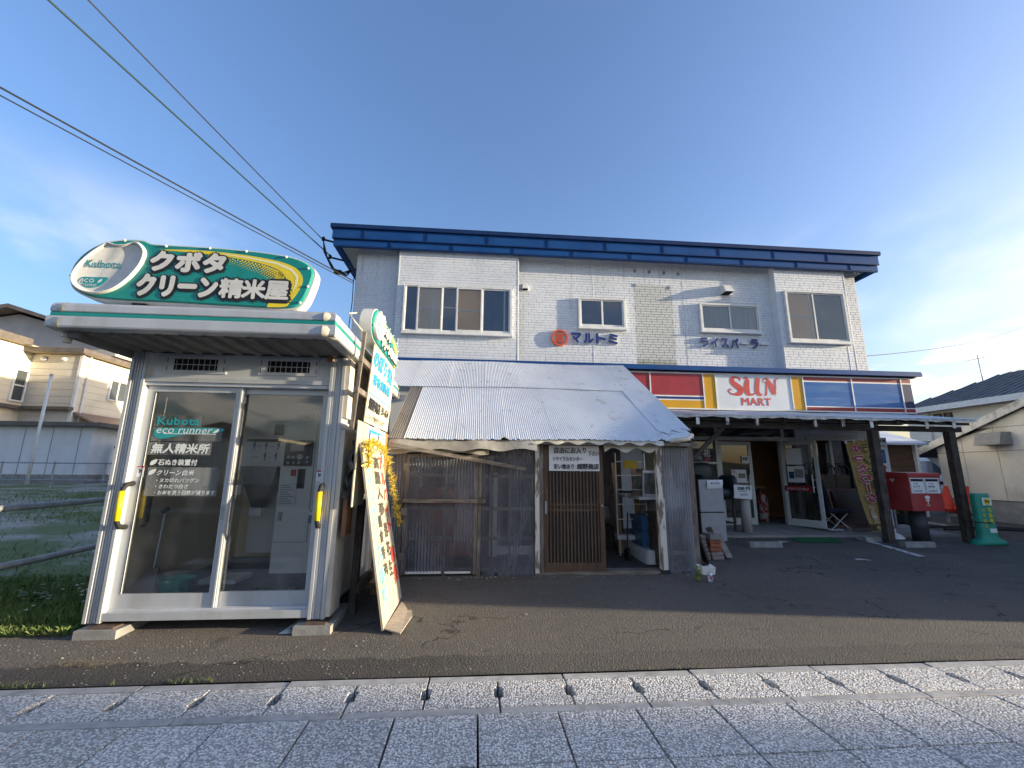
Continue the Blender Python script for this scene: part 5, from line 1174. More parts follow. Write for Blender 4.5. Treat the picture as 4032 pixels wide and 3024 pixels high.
front_text('machine_print', 'K-CRE12PCS-1', M['ink'], mc, -2.22, -2.06, 2.31, 2.335, MY-.003, .01)
pp_ = bx('notice', M['paper'], mc, -2.98, -2.80, MY+.108, MY+.117, 1.97, 2.20)
cn = thing('stand_tray', (-1.82, 5.8, .245), 'steel shelf bracket with a blue tray at the kiosk side', 'tray')
bx('tray', mat('tray_blue', (.10, .16, .30), (.14, .2, .33)), cn, -1.95, -1.66, 5.5, 5.95, .90, .99); bx('rim', M['alu'], cn, -1.96, -1.64, 5.49, 5.96, .99, 1.03); MB().tube([(-1.72, 5.6, .245), (-1.72, 5.6, .9)], .02, 8).build('leg', M['alu'], cn); MB().bar((-1.86, 5.6, 1.03), (-1.68, 5.55, 1.45), .06, .03).build('brush', M['rubber'], cn)
dp_ = thing('dustpan', (-3.32, 5.05, .245), 'grey long-handled dustpan standing inside the kiosk', 'dustpan')
M['greyplastic'] = mat('grey_plastic', (.34, .33, .31), (.28, .27, .26), rough=.5)
MB().add([(-3.48, 4.92, .245), (-3.18, 4.92, .245), (-3.18, 5.15, .245), (-3.48, 5.15, .245), (-3.39, 5.10, .50), (-3.27, 5.10, .50), (-3.30, 5.16, .50), (-3.36, 5.16, .50)], [(3, 2, 1, 0), (0, 1, 5, 4), (1, 2, 6, 5), (2, 3, 7, 6), (3, 0, 4, 7), (4, 5, 6, 7)]).build('pan', M['greyplastic'], dp_)
MB().tube([(-3.33, 5.12, .48), (-3.32, 5.14, 1.06)], .012, 8).build('handle', M['alu'], dp_); MB().tube([(-3.345, 5.14, 1.05), (-3.295, 5.14, 1.10)], .028, 8).build('grip', M['rubber'], dp_)
bw = thing('plastic_bowl', (-3.06, 5.12, .245), 'green plastic washing bowl on the kiosk floor', 'bowl')
MB().lathe((-3.03, 5.03, .245), [(.115, 0), (.13, .02), (.155, .16), (.168, .165), (.168, .175), (.15, .17), (.125, .03), (.02, .02)], 22).build('basin', mat('mint_plastic', (.10, .42, .32), (.08, .36, .28), rough=.4), bw, smooth=True)
sc2 = thing('floor_scale', (-2.9, 5.6, .245), 'flat white floor scale with a tall post behind the bowl', 'scale')
bx('platform', M['machine'], sc2, -3.06, -2.66, 5.45, 5.85, .25, .295); MB().tube([(-2.98, 5.82, .29), (-2.98, 5.82, 1.25)], .018, 8).build('column', M['alu'], sc2); MB().obox((-2.98, 5.80, 1.27), (.09, 0, 0), (0, .03, 0), (0, 0, .06)).build('display', M['machine'], sc2)
wp = thing('wall_notice', (-3.5, 6.3, 1.6), 'blue and white notices on the kiosk wall', 'notice')
bx('sheet', M['paper'], wp, -3.538, -3.532, 5.9, 6.5, 1.5, 2.0); bx('sheet', mat('bluegrey_sheet', (.16, .22, .28), (.3, .33, .36), s=12), wp, -3.538, -3.532, 5.2, 5.75, 1.35, 1.9)

# ------------------------------------------------------------------ tall side sign on timber frame, facing the sun
T_ = thing('side_sign', (-1.25, 5.4, 0), 'tall sign of painted boards on a timber frame beside the kiosk', 'sign')
def SP(y, z, d=0): return Vector((-1.25+max(0, z-2.0)*.06+d*1.0, y, z))
for y in (4.60, 6.28): MB().bar(SP(y, 1.93, -.035), SP(y, 2.98, -.035), .035, .035).build('post', M['woodgrey'], T_)
for z in (1.98, 2.35, 2.68): MB().bar(SP(4.57, z, -.035), SP(6.31, z, -.035), .04, .06).build('rail', M['woodgrey'], T_)
def side_panel(name, y0, y1, z0, z1, mt, d=0, par=None): 
    return MB().add([SP(y0, z0, d), SP(y1, z0, d), SP(y1, z1, d), SP(y0, z1, d), SP(y0, z0, d-.01), SP(y1, z0, d-.01), SP(y1, z1, d-.01), SP(y0, z1, d-.01)], [(0, 1, 2, 3), (7, 6, 5, 4), (0, 4, 5, 1), (1, 5, 6, 2), (2, 6, 7, 3), (3, 7, 4, 0)]).build(name, mt, par or T_)
M['bannercloth'] = mat('cream_banner', (.56, .52, .41), (.48, .43, .32), s=2.5, rough=.7, dirt=(.42, .36, .26), da=.5, ds=3)
sp = side_panel('banner_sheet', 4.93, 6.22, 2.05, 2.95, M['bannercloth'])
def side_text(body, y0, y1, z0, z1, mt, par, d=.004, bold=.03, shear=0):
    o = SP(y0, z0, d); return text('lettering', body, mt, par, o, (0, 1, 0), (SP(y0, z0+1, d)-o), y1-y0, (z1-z0)*1.005, bold, shear=shear)
M['azure'] = mat('azure_paint', (.02, .22, .42), (.03, .28, .5), rough=.5)
side_text('のぼり', 4.97, 5.72, 2.70, 2.93, M['azure'], sp, bold=.06, shear=.2); side_text('染', 5.76, 6.1, 2.66, 2.90, M['azure'], sp, bold=.05); side_text('看板横断幕', 5.05, 6.05, 2.50, 2.64, M['azure'], sp, bold=.05)
bx_ = side_panel('banner_rule', 4.95, 6.2, 2.385, 2.40, M['azure'], .003, sp); side_text('畑野商店', 5.0, 5.62, 2.20, 2.35, M['ink'], sp, bold=.05); side_text('59-1634', 5.68, 6.15, 2.22, 2.33, M['ink'], sp, bold=.03); side_text('こちらで受付けています', 5.0, 5.95, 2.09, 2.155, M['ink'], sp, bold=.02)
pl2 = side_panel('plank', 4.62, 5.10, 1.15, 2.03, M['ply'], .02); side_text('ワ', 4.7, 4.95, 1.82, 2.0, mat('faded_red', (.55, .25, .17)), pl2, bold=.03)
ben = side_panel('shop_plate', 5.12, 6.12, 1.25, 2.03, M['swht'], .0); side_panel('plate_field', 5.14, 5.95, 1.62, 1.99, M['azure'], .003, ben); side_text('便利', 5.18, 5.60, 1.66, 1.96, M['printw'], ben, .006, .05); side_text('屋', 5.64, 5.92, 1.66, 1.96, M['printw'], ben, .006, .05); side_panel('plate_edge', 6.12, 6.34, 1.2, 2.02, mat('orange_board', (.45, .20, .06), (.36, .15, .05), s=8), .0)
hsn = big_sign(T_, lambda x, z, d: (-1.20+(z-3.0)*.10*0+d, 4.72+(x+3.83)*.72, 2.95+(z-3.02)*.68), 'kiosk_sign_plate')
MB().tube([(-1.30, 4.75, 3.05), (-1.36, 4.6, 3.12), (-1.42, 4.62, 3.2), (-1.36, 4.7, 3.24)], .008, 5).build('wire_loop', M['bannercloth'], T_)

# leaning hand-painted board
Bd = thing('painted_board', (-.84, 5.1, .01), 'cream plywood board with red, black and turquoise brush writing leaning by the kiosk', 'board')
def BP(y, t, d=0):   # t along the height 0..1.79 m
    e = Vector((-.36, 0, 1.74)).normalized(); n_ = Vector((1.74, 0, .36)).normalized()
    return Vector((-.83, 0, .02))+e*t+n_*d+Vector((0, 4.58+(y)*(1.06+.0*t)+.10*t/1.78*(1-y), 0))
H_ = 1.78
bp = MB().add([BP(0, 0), BP(1, 0), BP(1, H_), BP(0, H_), BP(0, 0, -.02), BP(1, 0, -.02), BP(1, H_, -.02), BP(0, H_, -.02)], [(0, 1, 2, 3), (7, 6, 5, 4), (0, 4, 5, 1), (1, 5, 6, 2), (2, 6, 7, 3), (3, 7, 4, 0)]).build('panel', M['ply'], Bd)
MB().add([(-.83, 4.60, .022), (-.66, 4.50, .012), (-.62, 5.0, .015), (-.72, 5.66, .02), (-.80, 5.66, .03), (-.83, 4.60, .035), (-.66, 4.50, .022), (-.62, 5.0, .025), (-.72, 5.66, .03), (-.80, 5.66, .04)], [(5, 6, 7, 8, 9), (0, 1, 6, 5), (1, 2, 7, 6), (2, 3, 8, 7), (3, 4, 9, 8), (4, 0, 5, 9)]).build('foot_strip', mat('pale_lath', (.50, .42, .34), (.36, .29, .23), s=5, st=(2, 9, 2), bump=.4, bs=20), Bd)
M['paintred'] = mat('red_brush', (.56, .04, .03), (.46, .10, .07), s=14, rough=.6); M['paintblk'] = mat('black_brush', (.03, .03, .028), (.10, .09, .07), s=14, rough=.6); M['paintturq'] = mat('turquoise_brush', (.10, .42, .44), (.26, .50, .46), s=14, rough=.6)
rv = random.Random(9)
def column(chars, y, t_top, t_bot, hw, mt):
    n = len(chars); st = (t_top-t_bot)/n
    for i, c in enumerate(chars):
        t1 = t_top-i*st; t0 = t1-st*.88; yy = y+rv.uniform(-.015, .015)
        o = BP(yy-hw/2, t0, .003); text('brush_character', c, mt, bp, o, BP(yy+hw/2, t0+rv.uniform(-.02, .02), .003)-o, BP(yy-hw/2+rv.uniform(-.01, .01), t1, .003)-o, hw*.95, st*.84, .04)
column('アルバイト', .87, 1.70, .78, .23, M['paintred']); column('募集', .86, .66, .20, .26, M['paintred'])
column('高麗人蔘', .58, 1.70, 1.0, .30, M['paintblk']); column('落花生', .64, .95, .34, .21, M['paintblk']); column('鶏食香肉', .40, 1.05, .40, .19, M['paintblk'])
column('メダカレンジ', .18, 1.60, .80, .22, M['paintturq']); column('ス販売', .22, .74, .16, .27, M['paintturq'])
# tinsel garland
M['tinsel'] = mat('gold_tinsel', (.85, .68, .08), (.55, .42, .05), s=40, rough=.3, metal=.35); mb = MB(); rt = random.Random(4)
path = [BP(-.08, 1.55, .06), BP(-.04, 1.68, .07), BP(.05, 1.80, .06), BP(.3, 1.83, .06), BP(.6, 1.81, .06), BP(.92, 1.77, .06), BP(1.0, 1.66, .07), BP(1.06, 1.5, .07), BP(1.06, 1.3, .07), BP(1.09, 1.1, .07), BP(1.07, .98, .07), BP(1.13, .84, .08)]
for i in range(len(path)-1):
    for j in range(150 if i < 5 else 95):
        c = path[i].lerp(path[i+1], rt.random()); d = Vector((rt.gauss(0, 1), rt.gauss(0, 1), rt.gauss(0, 1))).normalized(); s = d.cross(Vector((rt.gauss(0, 1), rt.gauss(0, 1), rt.gauss(0, 1)))).normalized()*.004; l = rt.uniform(.03, .085)
        mb.add([c-s, c+s, c+d*l+s*.6, c+d*l-s*.6], [(0, 1, 2, 3)])
tg = mb.build('tinsel_garland', M['tinsel']); setp(tg, 'gold tinsel garland draped over the top of the painted board', 'garland')
bag = thing('plastic_sheet', (-1.2, 4.75, 1.1), 'crumpled dark plastic sheet hanging between kiosk and painted board', 'plastic sheet')
def crum(u, v): return (-1.29+.03*sin(u*9+v*5)+.02*sin(v*17), 4.66+.20*u+.02*sin(v*11+u*4), 1.80-.55*v-.04*sin(u*7))
MB().grid(14, 16, crum).build('sheet', mat('grey_plastic_film', (.05, .042, .038), (.10, .09, .08), s=6, rough=.35, bump=.5, bs=10), bag, smooth=True)
bx('brown_flap', mat('brown_flap', (.22, .10, .05), (.15, .07, .035), s=4), bag, -1.33, -1.29, 4.68, 4.90, .86, 1.3)
tr = thing('timber_trestle', (-1.2, 5.3, 0), 'dark timber trestle standing behind the painted board', 'trestle')
MB().bar((-1.27, 5.12, 0), (-1.25, 5.12, 1.2), .07, .09).build('leg', M['wooddark'], tr); MB().bar((-1.25, 5.1, .28), (-1.2, 6.2, .30), .06, .10).build('rail', M['woodgreyx'], tr); MB().bar((-1.20, 6.2, 0), (-1.20, 6.2, 1.2), .07, .08).build('leg', M['wooddark'], tr)
ss = thing('small_step', (-1.15, 6.0, .1), 'pale board lying on the ground behind the painted board', 'board'); bx('plank', M['woodraw'], ss, -1.25, -.95, 5.65, 5.95, .16, .20); bx('batten', M['woodraw'], ss, -1.22, -.98, 5.7, 5.9, zlot(5.8), .16)
# ------------------------------------------------------------------ lean-to shed with corrugated roof
SF = 6.50; SZ = .085
S_ = thing('lean_to_shed', (1.05, 8, .1), 'ramshackle lean-to shed with corrugated metal roof and plastic sheet walls', 'shed')
def galv_mat(name, c, c2, rust, amt):
    mt, t, b = base(name); p = pos(t)
    col = cmix(t, mrange(t, noise(t, pos(t, (1, .35, 1)), 1.4, 5), .35, .65), c, c2)
    col = cmix(t, mrange(t, noise(t, pos(t, (1.2, .5, 1)), 3.5, 7, .65), .60, .72, 0, amt), col, rust)
    t.links.new(col, b.inputs['Base Color']); b.inputs['Metallic'].default_value = .2; b.inputs['Roughness'].default_value = .38; return mt
M['galvroof'] = galv_mat('galvanised_roof', (.80, .82, .84), (.72, .74, .77), (.24, .17, .12), .45)
M['galvold'] = galv_mat('rusted_roof', (.26, .23, .20), (.19, .155, .125), (.16, .09, .05), .8)
EY, EZ, RS = 6.28, 1.975, .60
def roofz(y): return EZ+(y-EY)*RS
PIT = .0318; AMP = .0062
rj = random.Random(21)
def tear(x):
    t_ = .006*sin(x*37)+.006*sin(x*83+1)
    for c, w, d in ((.42, .07, .085), (.62, .03, .05), (.25, .04, .02), (2.80, .10, .10), (2.55, .05, .03), (1.65, .05, .03)):
        if abs(x-c) < w: t_ += d*(1-abs(x-c)/w)*(.8+.2*sin(x*211))
    return t_
def sheet(x0, x1, y0, y1, mt, lift, low=False, rag=None):
    n = int((x1-x0)/PIT*6)
    def fn(u, v):
        x = x0+u*(x1-x0); ya = y0+(tear(x) if low else 0); yb = y1
        if rag: ya += rag(x)
        y = ya+v*(yb-ya)
        return (x, y, roofz(y)+lift+AMP*cos(2*pi*x/PIT)+.012*sin(x*1.7+y*.8)+.004*sin(y*9))
    return MB().grid(n, 4, fn).build('roof_sheet', mt, S_, smooth=True)
for k in range(6):
    a = -1.02+k*.725; b = min(a+.75, 3.36)
    rag = (lambda x: max(0, (x-3.05))*.55*(1+.25*sin(x*60))) if k == 5 else None
    sheet(a, b, EY, 8.22, M['galvroof'], .003*(k % 2), True, rag)
sheet(-1.24, -1.0, EY, 8.30, M['galvold'], -.006)
sheet(2.85, 3.40, 6.5, 8.2, M['galvroof'], .016, False, lambda x: .35*max(0, x-2.9)+.05*sin(x*31))
for k in range(8):
    a = -1.95+k*.70; b = min(a+.725, 3.40)
    sheet(a, b, 8.14, 9.60, M['galvroof'], .016+.003*(k % 2))
mb = MB()
for k in range(46):
    x = rj.uniform(-.95, 3.2); y = rj.choice([6.55, 7.15, 7.75, 8.4, 9.0])+rj.uniform(-.02, .02)
    mb.lathe((x, y, roofz(y)+.012+(.012 if y > 8.14 else 0)), [(.012, 0), (.008, .006), (.002, .009)], 6)
mb.build('roof_nails', M['galv'], S_, kind='stuff')
# rafters, walls
for k in range(6): MB().bar((-1.1+k*.87, EY+.05, roofz(EY+.05)-.06), (-1.1+k*.87, 9.6, roofz(9.6)-.06), .05, .07).build('rafter', M['wooddark'], S_)
bx('left_wall', M['galvold'], S_, -1.20, -1.17, SF+.02, 9.7, .05, 2.05)
MB().add([(-1.185, SF+.02, 2.05), (-1.185, 9.6, 2.05), (-1.185, 9.6, 3.86), (-1.185, SF+.02, 2.02)], [(0, 1, 2, 3)]).build('left_gable', M['galvold'], S_)
bx('floor', M['concrete'], S_, -1.15, 3.28, SF+.1, 9.8, .02, .10); bx('sill', M['woodgreyx'], S_, .88, 2.86, SF-.03, SF+.12, .055, .125)
bx('back_wall', M['wooddark'], S_, -1.15, 3.3, 9.75, 9.83, .1, 2.9)
def corr(name, x0, x1, z0, z1, y, pit=.045, amp=.010, mt=None, bites=()):
    n = max(6, int((x1-x0)/pit*6))
    def fn(u, v):
        x = x0+u*(x1-x0); zb = z0
        for c, w, h in bites:
            if abs(x-c) < w: zb += h*(1-abs(x-c)/w)
        return (x, y-amp*cos(2*pi*x/pit), zb+v*(z1-zb))
    return MB().grid(n, 1, fn).build(name, mt or M['poly'], S_, smooth=True)
M['polydark'] = translucent('smoky_plastic', (.24, .245, .29), .40, .3)
corr('plastic_panel', -1.20, -.99, SZ, 1.86, SF-.01, mt=M['hutgrey'] if 'hutgrey' in M else mat('weathered_sheet', (.20, .205, .24), (.15, .15, .17), s=3, st=(1, 1, .3), rough=.5))
corr('plastic_panel', -.96, .03, SZ+.05, 1.71, SF-.022, mt=M['polydark']); corr('plastic_panel', .08, .88, SZ, 1.86, SF-.012, mt=M['polydark'], bites=((.33, .03, .05), (.12, .03, .06)))
def rail(x0, x1, z, h=.045, y=SF+.012, nm='rail'): return bx(nm, M['woodgreyx'], S_, x0, x1, y, y+.03, z-h/2, z+h/2)
bx('door_stile', M['woodgrey'], S_, -1.0, -.945, SF-.028, SF+.03, SZ+.02, 1.74); bx('door_stile', M['woodgrey'], S_, -.0, .045, SF-.028, SF+.03, SZ+.02, 1.74)
bx('jamb', M['woodgrey'], S_, -1.055, -1.008, SF-.02, SF+.05, SZ, 1.80); bx('jamb', M['woodgrey'], S_, .052, .10, SF-.022, SF+.05, SZ, 1.86); bx('door_stile', M['woodgrey'], S_, -.435, -.395, SF+.006, SF+.04, SZ, 1.72)
for z in (1.46, .995, .585, .165): rail(-.945, 0, z); rail(.10, .88, z-.01)
rail(-.99, .04, 1.735, .04, SF-.02, 'door_head'); bx('kick_rail', M['white'], S_, -.93, -.44, SF-.03, SF-.01, SZ+.035, SZ+.065); bx('kick_rail', M['white'], S_, -.39, -.03, SF-.03, SF-.01, SZ+.035, SZ+.062)
bx('stud', M['woodgrey'], S_, .235, .275, SF+.01, SF+.04, SZ, 1.86); bx('stud', M['woodgrey'], S_, .50, .53, SF+.01, SF+.04, SZ, 1.86)
lb = bx('lock_bar', M['woodgreyx'], S_, -1.075, .165, SF-.075, SF-.045, 1.075, 1.125)
for x in (-1.03, .06, .105): bx('bar_bracket', mat('rust_iron', (.10, .07, .05)) if 'rust_iron' not in bpy.data.materials else bpy.data.materials['rust_iron'], lb, x-.014, x+.014, SF-.082, SF-.02, 1.055, 1.15)
for z in (1.58, .95, .35):
    hg = bx('hinge', M['galvold'], S_, -1.035, -.955, SF-.036, SF-.0285, z-.05, z+.05)
# posts
bx('post', M['woodpeel'], S_, .885, .945, SF-.05, SF+.05, SZ+.03, 1.93); bx('post', M['woodgrey'], S_, .948, 1.005, SF-.045, SF+.05, SZ+.03, 1.93)
bx('post', M['woodpeel'], S_, 2.735, 2.785, SF-.05, SF+.04, SZ+.03, 1.95, label='peeling white door post'); bx('post', M['woodpeel'], S_, 2.787, 2.83, SF-.045, SF+.05, SZ+.03, 1.95); bx('post_shoe', M['rubber'], S_, 2.72, 2.85, SF-.06, SF+.06, .06, .14)
bx('corner_post', M['woodgrey'], S_, 3.24, 3.30, SF-.02, SF+.06, .06, 1.98); bx('corner_post', M['woodgrey'], S_, 3.305, 3.345, SF+.0, SF+.08, .06, 1.98)
corr('plastic_panel', 2.83, 3.25, SZ-.02, 1.90, SF-.03, pit=.042, amp=.013, mt=M['poly'], bites=((3.05, .025, .06), (3.12, .02, .05), (3.17, .02, .04)))
for z in (1.42, .82, .36): rail(2.83, 3.25, z, .05)
# lattice sliding door
D = MB(); D.box(1.01, 1.08, SF-.02, SF+.015, SZ+.04, 1.93); D.box(1.845, 1.915, SF-.02, SF+.015, SZ+.04, 1.93); D.box(1.08, 1.845, SF-.02, SF+.015, SZ+.04, .245); D.box(1.08, 1.845, SF-.02, SF+.015, 1.86, 1.93)
ld = D.build('lattice_door', M['woodbrown'], S_)
for z0, z1 in ((.955, .985), (1.035, 1.06)): bx('lattice_rail', M['woodbrown'], ld, 1.08, 1.845, SF-.012, SF+.005, z0, z1)
for k in range(15): x = 1.105+k*.0505; bx('lattice_slat', M['woodbrown'], ld, x, x+.02, SF-.016, SF-.0125 if False else SF-.002, .245, 1.86)
bx('lattice_backing', mat('dark_paper', (.032, .026, .022), (.05, .042, .036), s=5), ld, 1.08, 1.845, SF+.008, SF+.012, .245, 1.86); bx('finger_pull', M['galv'], ld, 1.03, 1.06, SF-.024, SF-.0205, .92, 1.10); bx('latch_bolt', M['galv'], ld, 1.87, 1.895, SF-.028, SF-.0205, 1.02, 1.05)
pn = MB().grid(10, 4, lambda u, v: (1.095+u*.765, SF-.028-.006*sin(u*7+v*3)-.004*sin(v*9), 1.535+v*.375)).build('paper_notice', M['paper'], S_, smooth=True)
for s, x0, x1, z0, z1 in (('自由にお入り', 1.17, 1.66, 1.79, 1.885), ('下さい', 1.69, 1.85, 1.76, 1.83), ('リサイクルセンター', 1.15, 1.60, 1.68, 1.745), ('安い物あり', 1.16, 1.47, 1.56, 1.64), ('畑野商店', 1.51, 1.85, 1.56, 1.645)):
    front_text('notice_writing', s, M['ink'], pn, x0, x1, z0, z1, SF-.043, .03, shear=.08)
# eave trims
bx('eave_board', M['woodgreyx'], S_, -1.22, 3.34, EY+.04, EY+.07, 1.915, 1.965)
bx('head_beam', M['woodgreyx'], S_, .85, 3.30, SF-.06, SF+.05, 1.93, 1.985); bx('head_beam', M['woodgreyx'], S_, -1.2, .85, SF-.0, SF+.05, 1.86, 1.96)
MB().grid(26, 2, lambda u, v: (-1.23+u*2.12, EY+.02-.012*sin(u*14)-.03*(1-v), 1.80+.03*u+.02*sin(u*23)+v*(.155-.02*u))).build('eave_flashing', mat('grey_flashing', (.42, .41, .38), (.30, .28, .25), s=4, rough=.7, bump=.5, bs=12, dirt=(.2, .17, .13), da=.5), S_, smooth=True)
MB().bar((-1.2, EY-.05, 1.885), (.74, SF-.08, 1.555), .025, .05).build('loose_plank', M['woodgreyx'], S_, label='loose weathered plank hanging askew under the eave')
M['valance'] = mat('yellowed_plastic', (.60, .58, .50), (.50, .47, .39), s=5, rough=.5, dirt=(.30, .26, .19), da=.45)
def val(x0, x1, ztop, zb, amp, pit, y, ph=0):
    MB().grid(int((x1-x0)/.025), 3, lambda u, v: (x0+u*(x1-x0), y-.02*sin(2*pi*(u*(x1-x0))/pit+ph)*v-.03*v, ztop-(ztop-zb+amp*sin(2*pi*(u*(x1-x0))/pit+ph))*v)).build('scalloped_valance', M['valance'], S_, smooth=True)
val(.80, 2.80, 1.985, 1.93, .022, .31, EY+.03); val(1.92, 2.74, 1.95, 1.845, .035, .36, SF-.075, 2.2); val(-1.22, .2, 1.83, 1.77, .02, .62, SF-.06, 1)
MB().tube([(2.9, EY-.02, 1.99), (3.2, EY+.06, 2.02), (3.38, 6.55, 2.10)], .035, 8).build('edge_roll', M['valance'], S_, smooth=True)
# things stored inside
rbd = thing('red_board', (-.45, 7.1, .1), 'dull red board leaning inside the shed behind plastic sheeting', 'board'); MB().obox((-.45, 7.15, .75), (.42, 0, 0), (0, .06, .02), (0, -.05, .5)).build('panel', mat('dull_red', (.34, .11, .065), (.28, .09, .05), s=2), rbd)
wf_ = thing('old_window_sash', (.5, 7.0, .1), 'white window frame standing inside the shed behind plastic', 'frame')
bx('upright', M['white'], wf_, .24, .36, 6.95, 7.0, .25, 1.50); bx('crossbar', M['white'], wf_, .24, .92, 6.94, 6.99, .28, .40)
lad = thing('pipe_rack', (2.6, 7.6, .1), 'white pipe rack with rungs standing in the shed doorway', 'rack')
for x in (2.47, 3.0): MB().tube([(x, 7.6, .45), (x, 7.6, 1.86)], .012, 6).build('upright', M['white'], lad)
for z in (1.71, 1.47, 1.23, .98, .73): MB().tube([(2.47, 7.6, z), (3.0, 7.6, z)], .010, 6).build('rung', M['white'], lad)
bx('foot', M['white'], lad, 2.45, 3.02, 7.55, 7.66, .40, .47); MB().tube([(2.5, 7.6, .1), (2.5, 7.6, .42)], .012, 6).build('leg', M['white'], lad); MB().tube([(2.97, 7.6, .1), (2.97, 7.6, .42)], .012, 6).build('leg', M['white'], lad)
for k, (z0, z1) in enumerate(((.33, .57), (.575, .82))):
    t_ = thing('storage_box', (2.86, 7.55, z0), ('blue lidded plastic box, lower of the stack in the shed', 'blue lidded plastic box, upper of the stack in the shed')[k], 'box', 'blue boxes stacked in the shed')
    MB().add([(2.76, 7.22, z0), (3.00, 7.22, z0), (3.00, 7.7, z0), (2.76, 7.7, z0), (2.74, 7.2, z1-.03), (3.02, 7.2, z1-.03), (3.02, 7.72, z1-.03), (2.74, 7.72, z1-.03)], [(3, 2, 1, 0), (4, 5, 6, 7), (0, 1, 5, 4), (1, 2, 6, 5), (2, 3, 7, 6), (3, 0, 4, 7)]).build('tub', mat('blue_tub', (.07, .17, .30), (.05, .13, .25), rough=.3) if k == 0 else bpy.data.materials['blue_tub'], t_)
    bx('lid', bpy.data.materials['blue_tub'], t_, 2.73, 3.03, 7.19, 7.73, z1-.029, z1-.002); bx('sticker', M['paper'], t_, 2.85, 2.95, 7.195, 7.198, z0+.07, z0+.17)
sh = thing('display_shelf', (3.0, 7.4, .1), 'white metal shop shelf unit inside the shed', 'shelf')
bx('upper_shelf', M['white'], sh, 2.72, 3.22, 7.2, 8.6, 1.08, 1.12); bx('back_panel', M['machine'], sh, 3.2, 3.22, 7.0, 8.6, .3, 1.6); bx('base_deck', M['white'], sh, 2.72, 3.22, 6.95, 8.8, .28, .325); bx('kick_plate', M['white'], sh, 2.70, 2.715, 6.95, 8.8, .12, .28); bx('base_front', M['white'], sh, 2.72, 3.22, 6.93, 6.95, .12, .32)
for k, (x, y, tl, w, h) in enumerate(((3.05, 7.5, .10, .14, .22), (2.92, 7.7, .16, .12, .2))):
    t_ = thing('framed_picture', (x, y, 1.12), ('pale framed picture at the front of the shed shelf', 'brown framed picture behind the pale one')[k], 'picture', 'pictures on the shed shelf')
    MB().obox((x, y, 1.12+h), (w, 0, 0), (0, .012, 0), (tl*.3, .05, h)).build('frame', M['white'] if k == 0 else M['woodraw'], t_); MB().obox((x, y-.014, 1.12+h), (w*.78, 0, 0), (0, .004, 0), (tl*.3*.8, .04, h*.8)).build('print', mat('picture%d' % k, (.12, .14, .12), (.3, .28, .24), s=14), t_)
ys_ = thing('yellow_card', (2.75, 7.7, 1.6), 'yellow card hung on the rack in the shed', 'card'); bx('sheet', mat('card_yellow', (.50, .36, .03)), ys_, 2.62, 2.86, 7.57, 7.585, 1.59, 1.73)
dr_ = thing('wooden_dresser', (2.98, 6.9, .1), 'dark scratched wooden cabinet just inside the shed door', 'cabinet'); bx('carcass', mat('scratched_walnut', (.035, .026, .02), (.07, .055, .042), s=9), dr_, 2.84, 3.2, 6.62, 7.15, .1, .87); bx('top', M['wooddark'], dr_, 2.82, 3.21, 6.60, 7.17, .87, .90); bx('label', M['paper'], dr_, 2.832, 2.838, 6.80, 6.86, .45, .68)
for y0 in (6.64, 6.90): bx('door', mat('scratched_door', (.045, .034, .026), (.08, .062, .047), s=7) if y0 == 6.64 else bpy.data.materials['scratched_door'], dr_, 2.83, 2.8395, y0, y0+.24, .14, .83)
rl = thing('rolled_bedding', (2.3, 8.4, .1), 'pale rolled bedding on a low stand deep in the shed', 'bedding'); MB().tube([(1.95, 8.4, .72), (2.55, 8.4, .72)], .17, 14).build('roll', mat('bedding', (.40, .37, .32), (.33, .30, .26), s=6, bump=.5, bs=12), rl, smooth=True); bx('stand', M['wooddark'], rl, 1.9, 2.6, 8.2, 8.7, .1, .54)
bwl = thing('wood_battens', (2.7, 8.0, .1), 'raw timber battens leaning behind the pipe rack', 'timber')
for x in (2.58, 2.95): MB().bar((x, 7.8, .1), (x+.02, 8.1, 1.7), .09, .03).build('batten', M['woodraw'], bwl)
sv = thing('plastic_scoop', (3.02, 6.6, 1.0), 'white plastic snow scoop hanging behind the corrugated corner panel', 'scoop')
MB().prism(poly_c([(2.92, 1.02), (3.16, 1.02), (3.15, 1.20), (3.09, 1.28), (2.99, 1.28), (2.93, 1.20)], 2), (0, SF+.06, 0), (1, 0, 0), (0, 0, 1), 0, .015).build('blade', M['white'], sv); MB().tube([(3.04, SF+.06, 1.27), (3.04, SF+.06, 1.40)], .015, 6).build('handle', M['white'], sv)
sa = thing('walking_trolley', (2.45, 7.2, .1), 'black-handled trolley parked in the shed', 'trolley'); MB().tube([(2.62, 7.5, .85), (2.56, 7.35, 1.14), (2.56, 7.33, 1.2)], .012, 6).build('stem', M['white'], sa); MB().tube([(2.48, 7.33, 1.2), (2.66, 7.33, 1.2)], .02, 8).build('handlebar', M['rubber'], sa); MB().tube([(2.50, 7.3, .20), (2.54, 7.3, .20)], .11, 14).build('wheel', M['rubber'], sa); MB().bar((2.52, 7.3, .2), (2.62, 7.5, .85), .02, .02).build('frame', M['black'], sa)

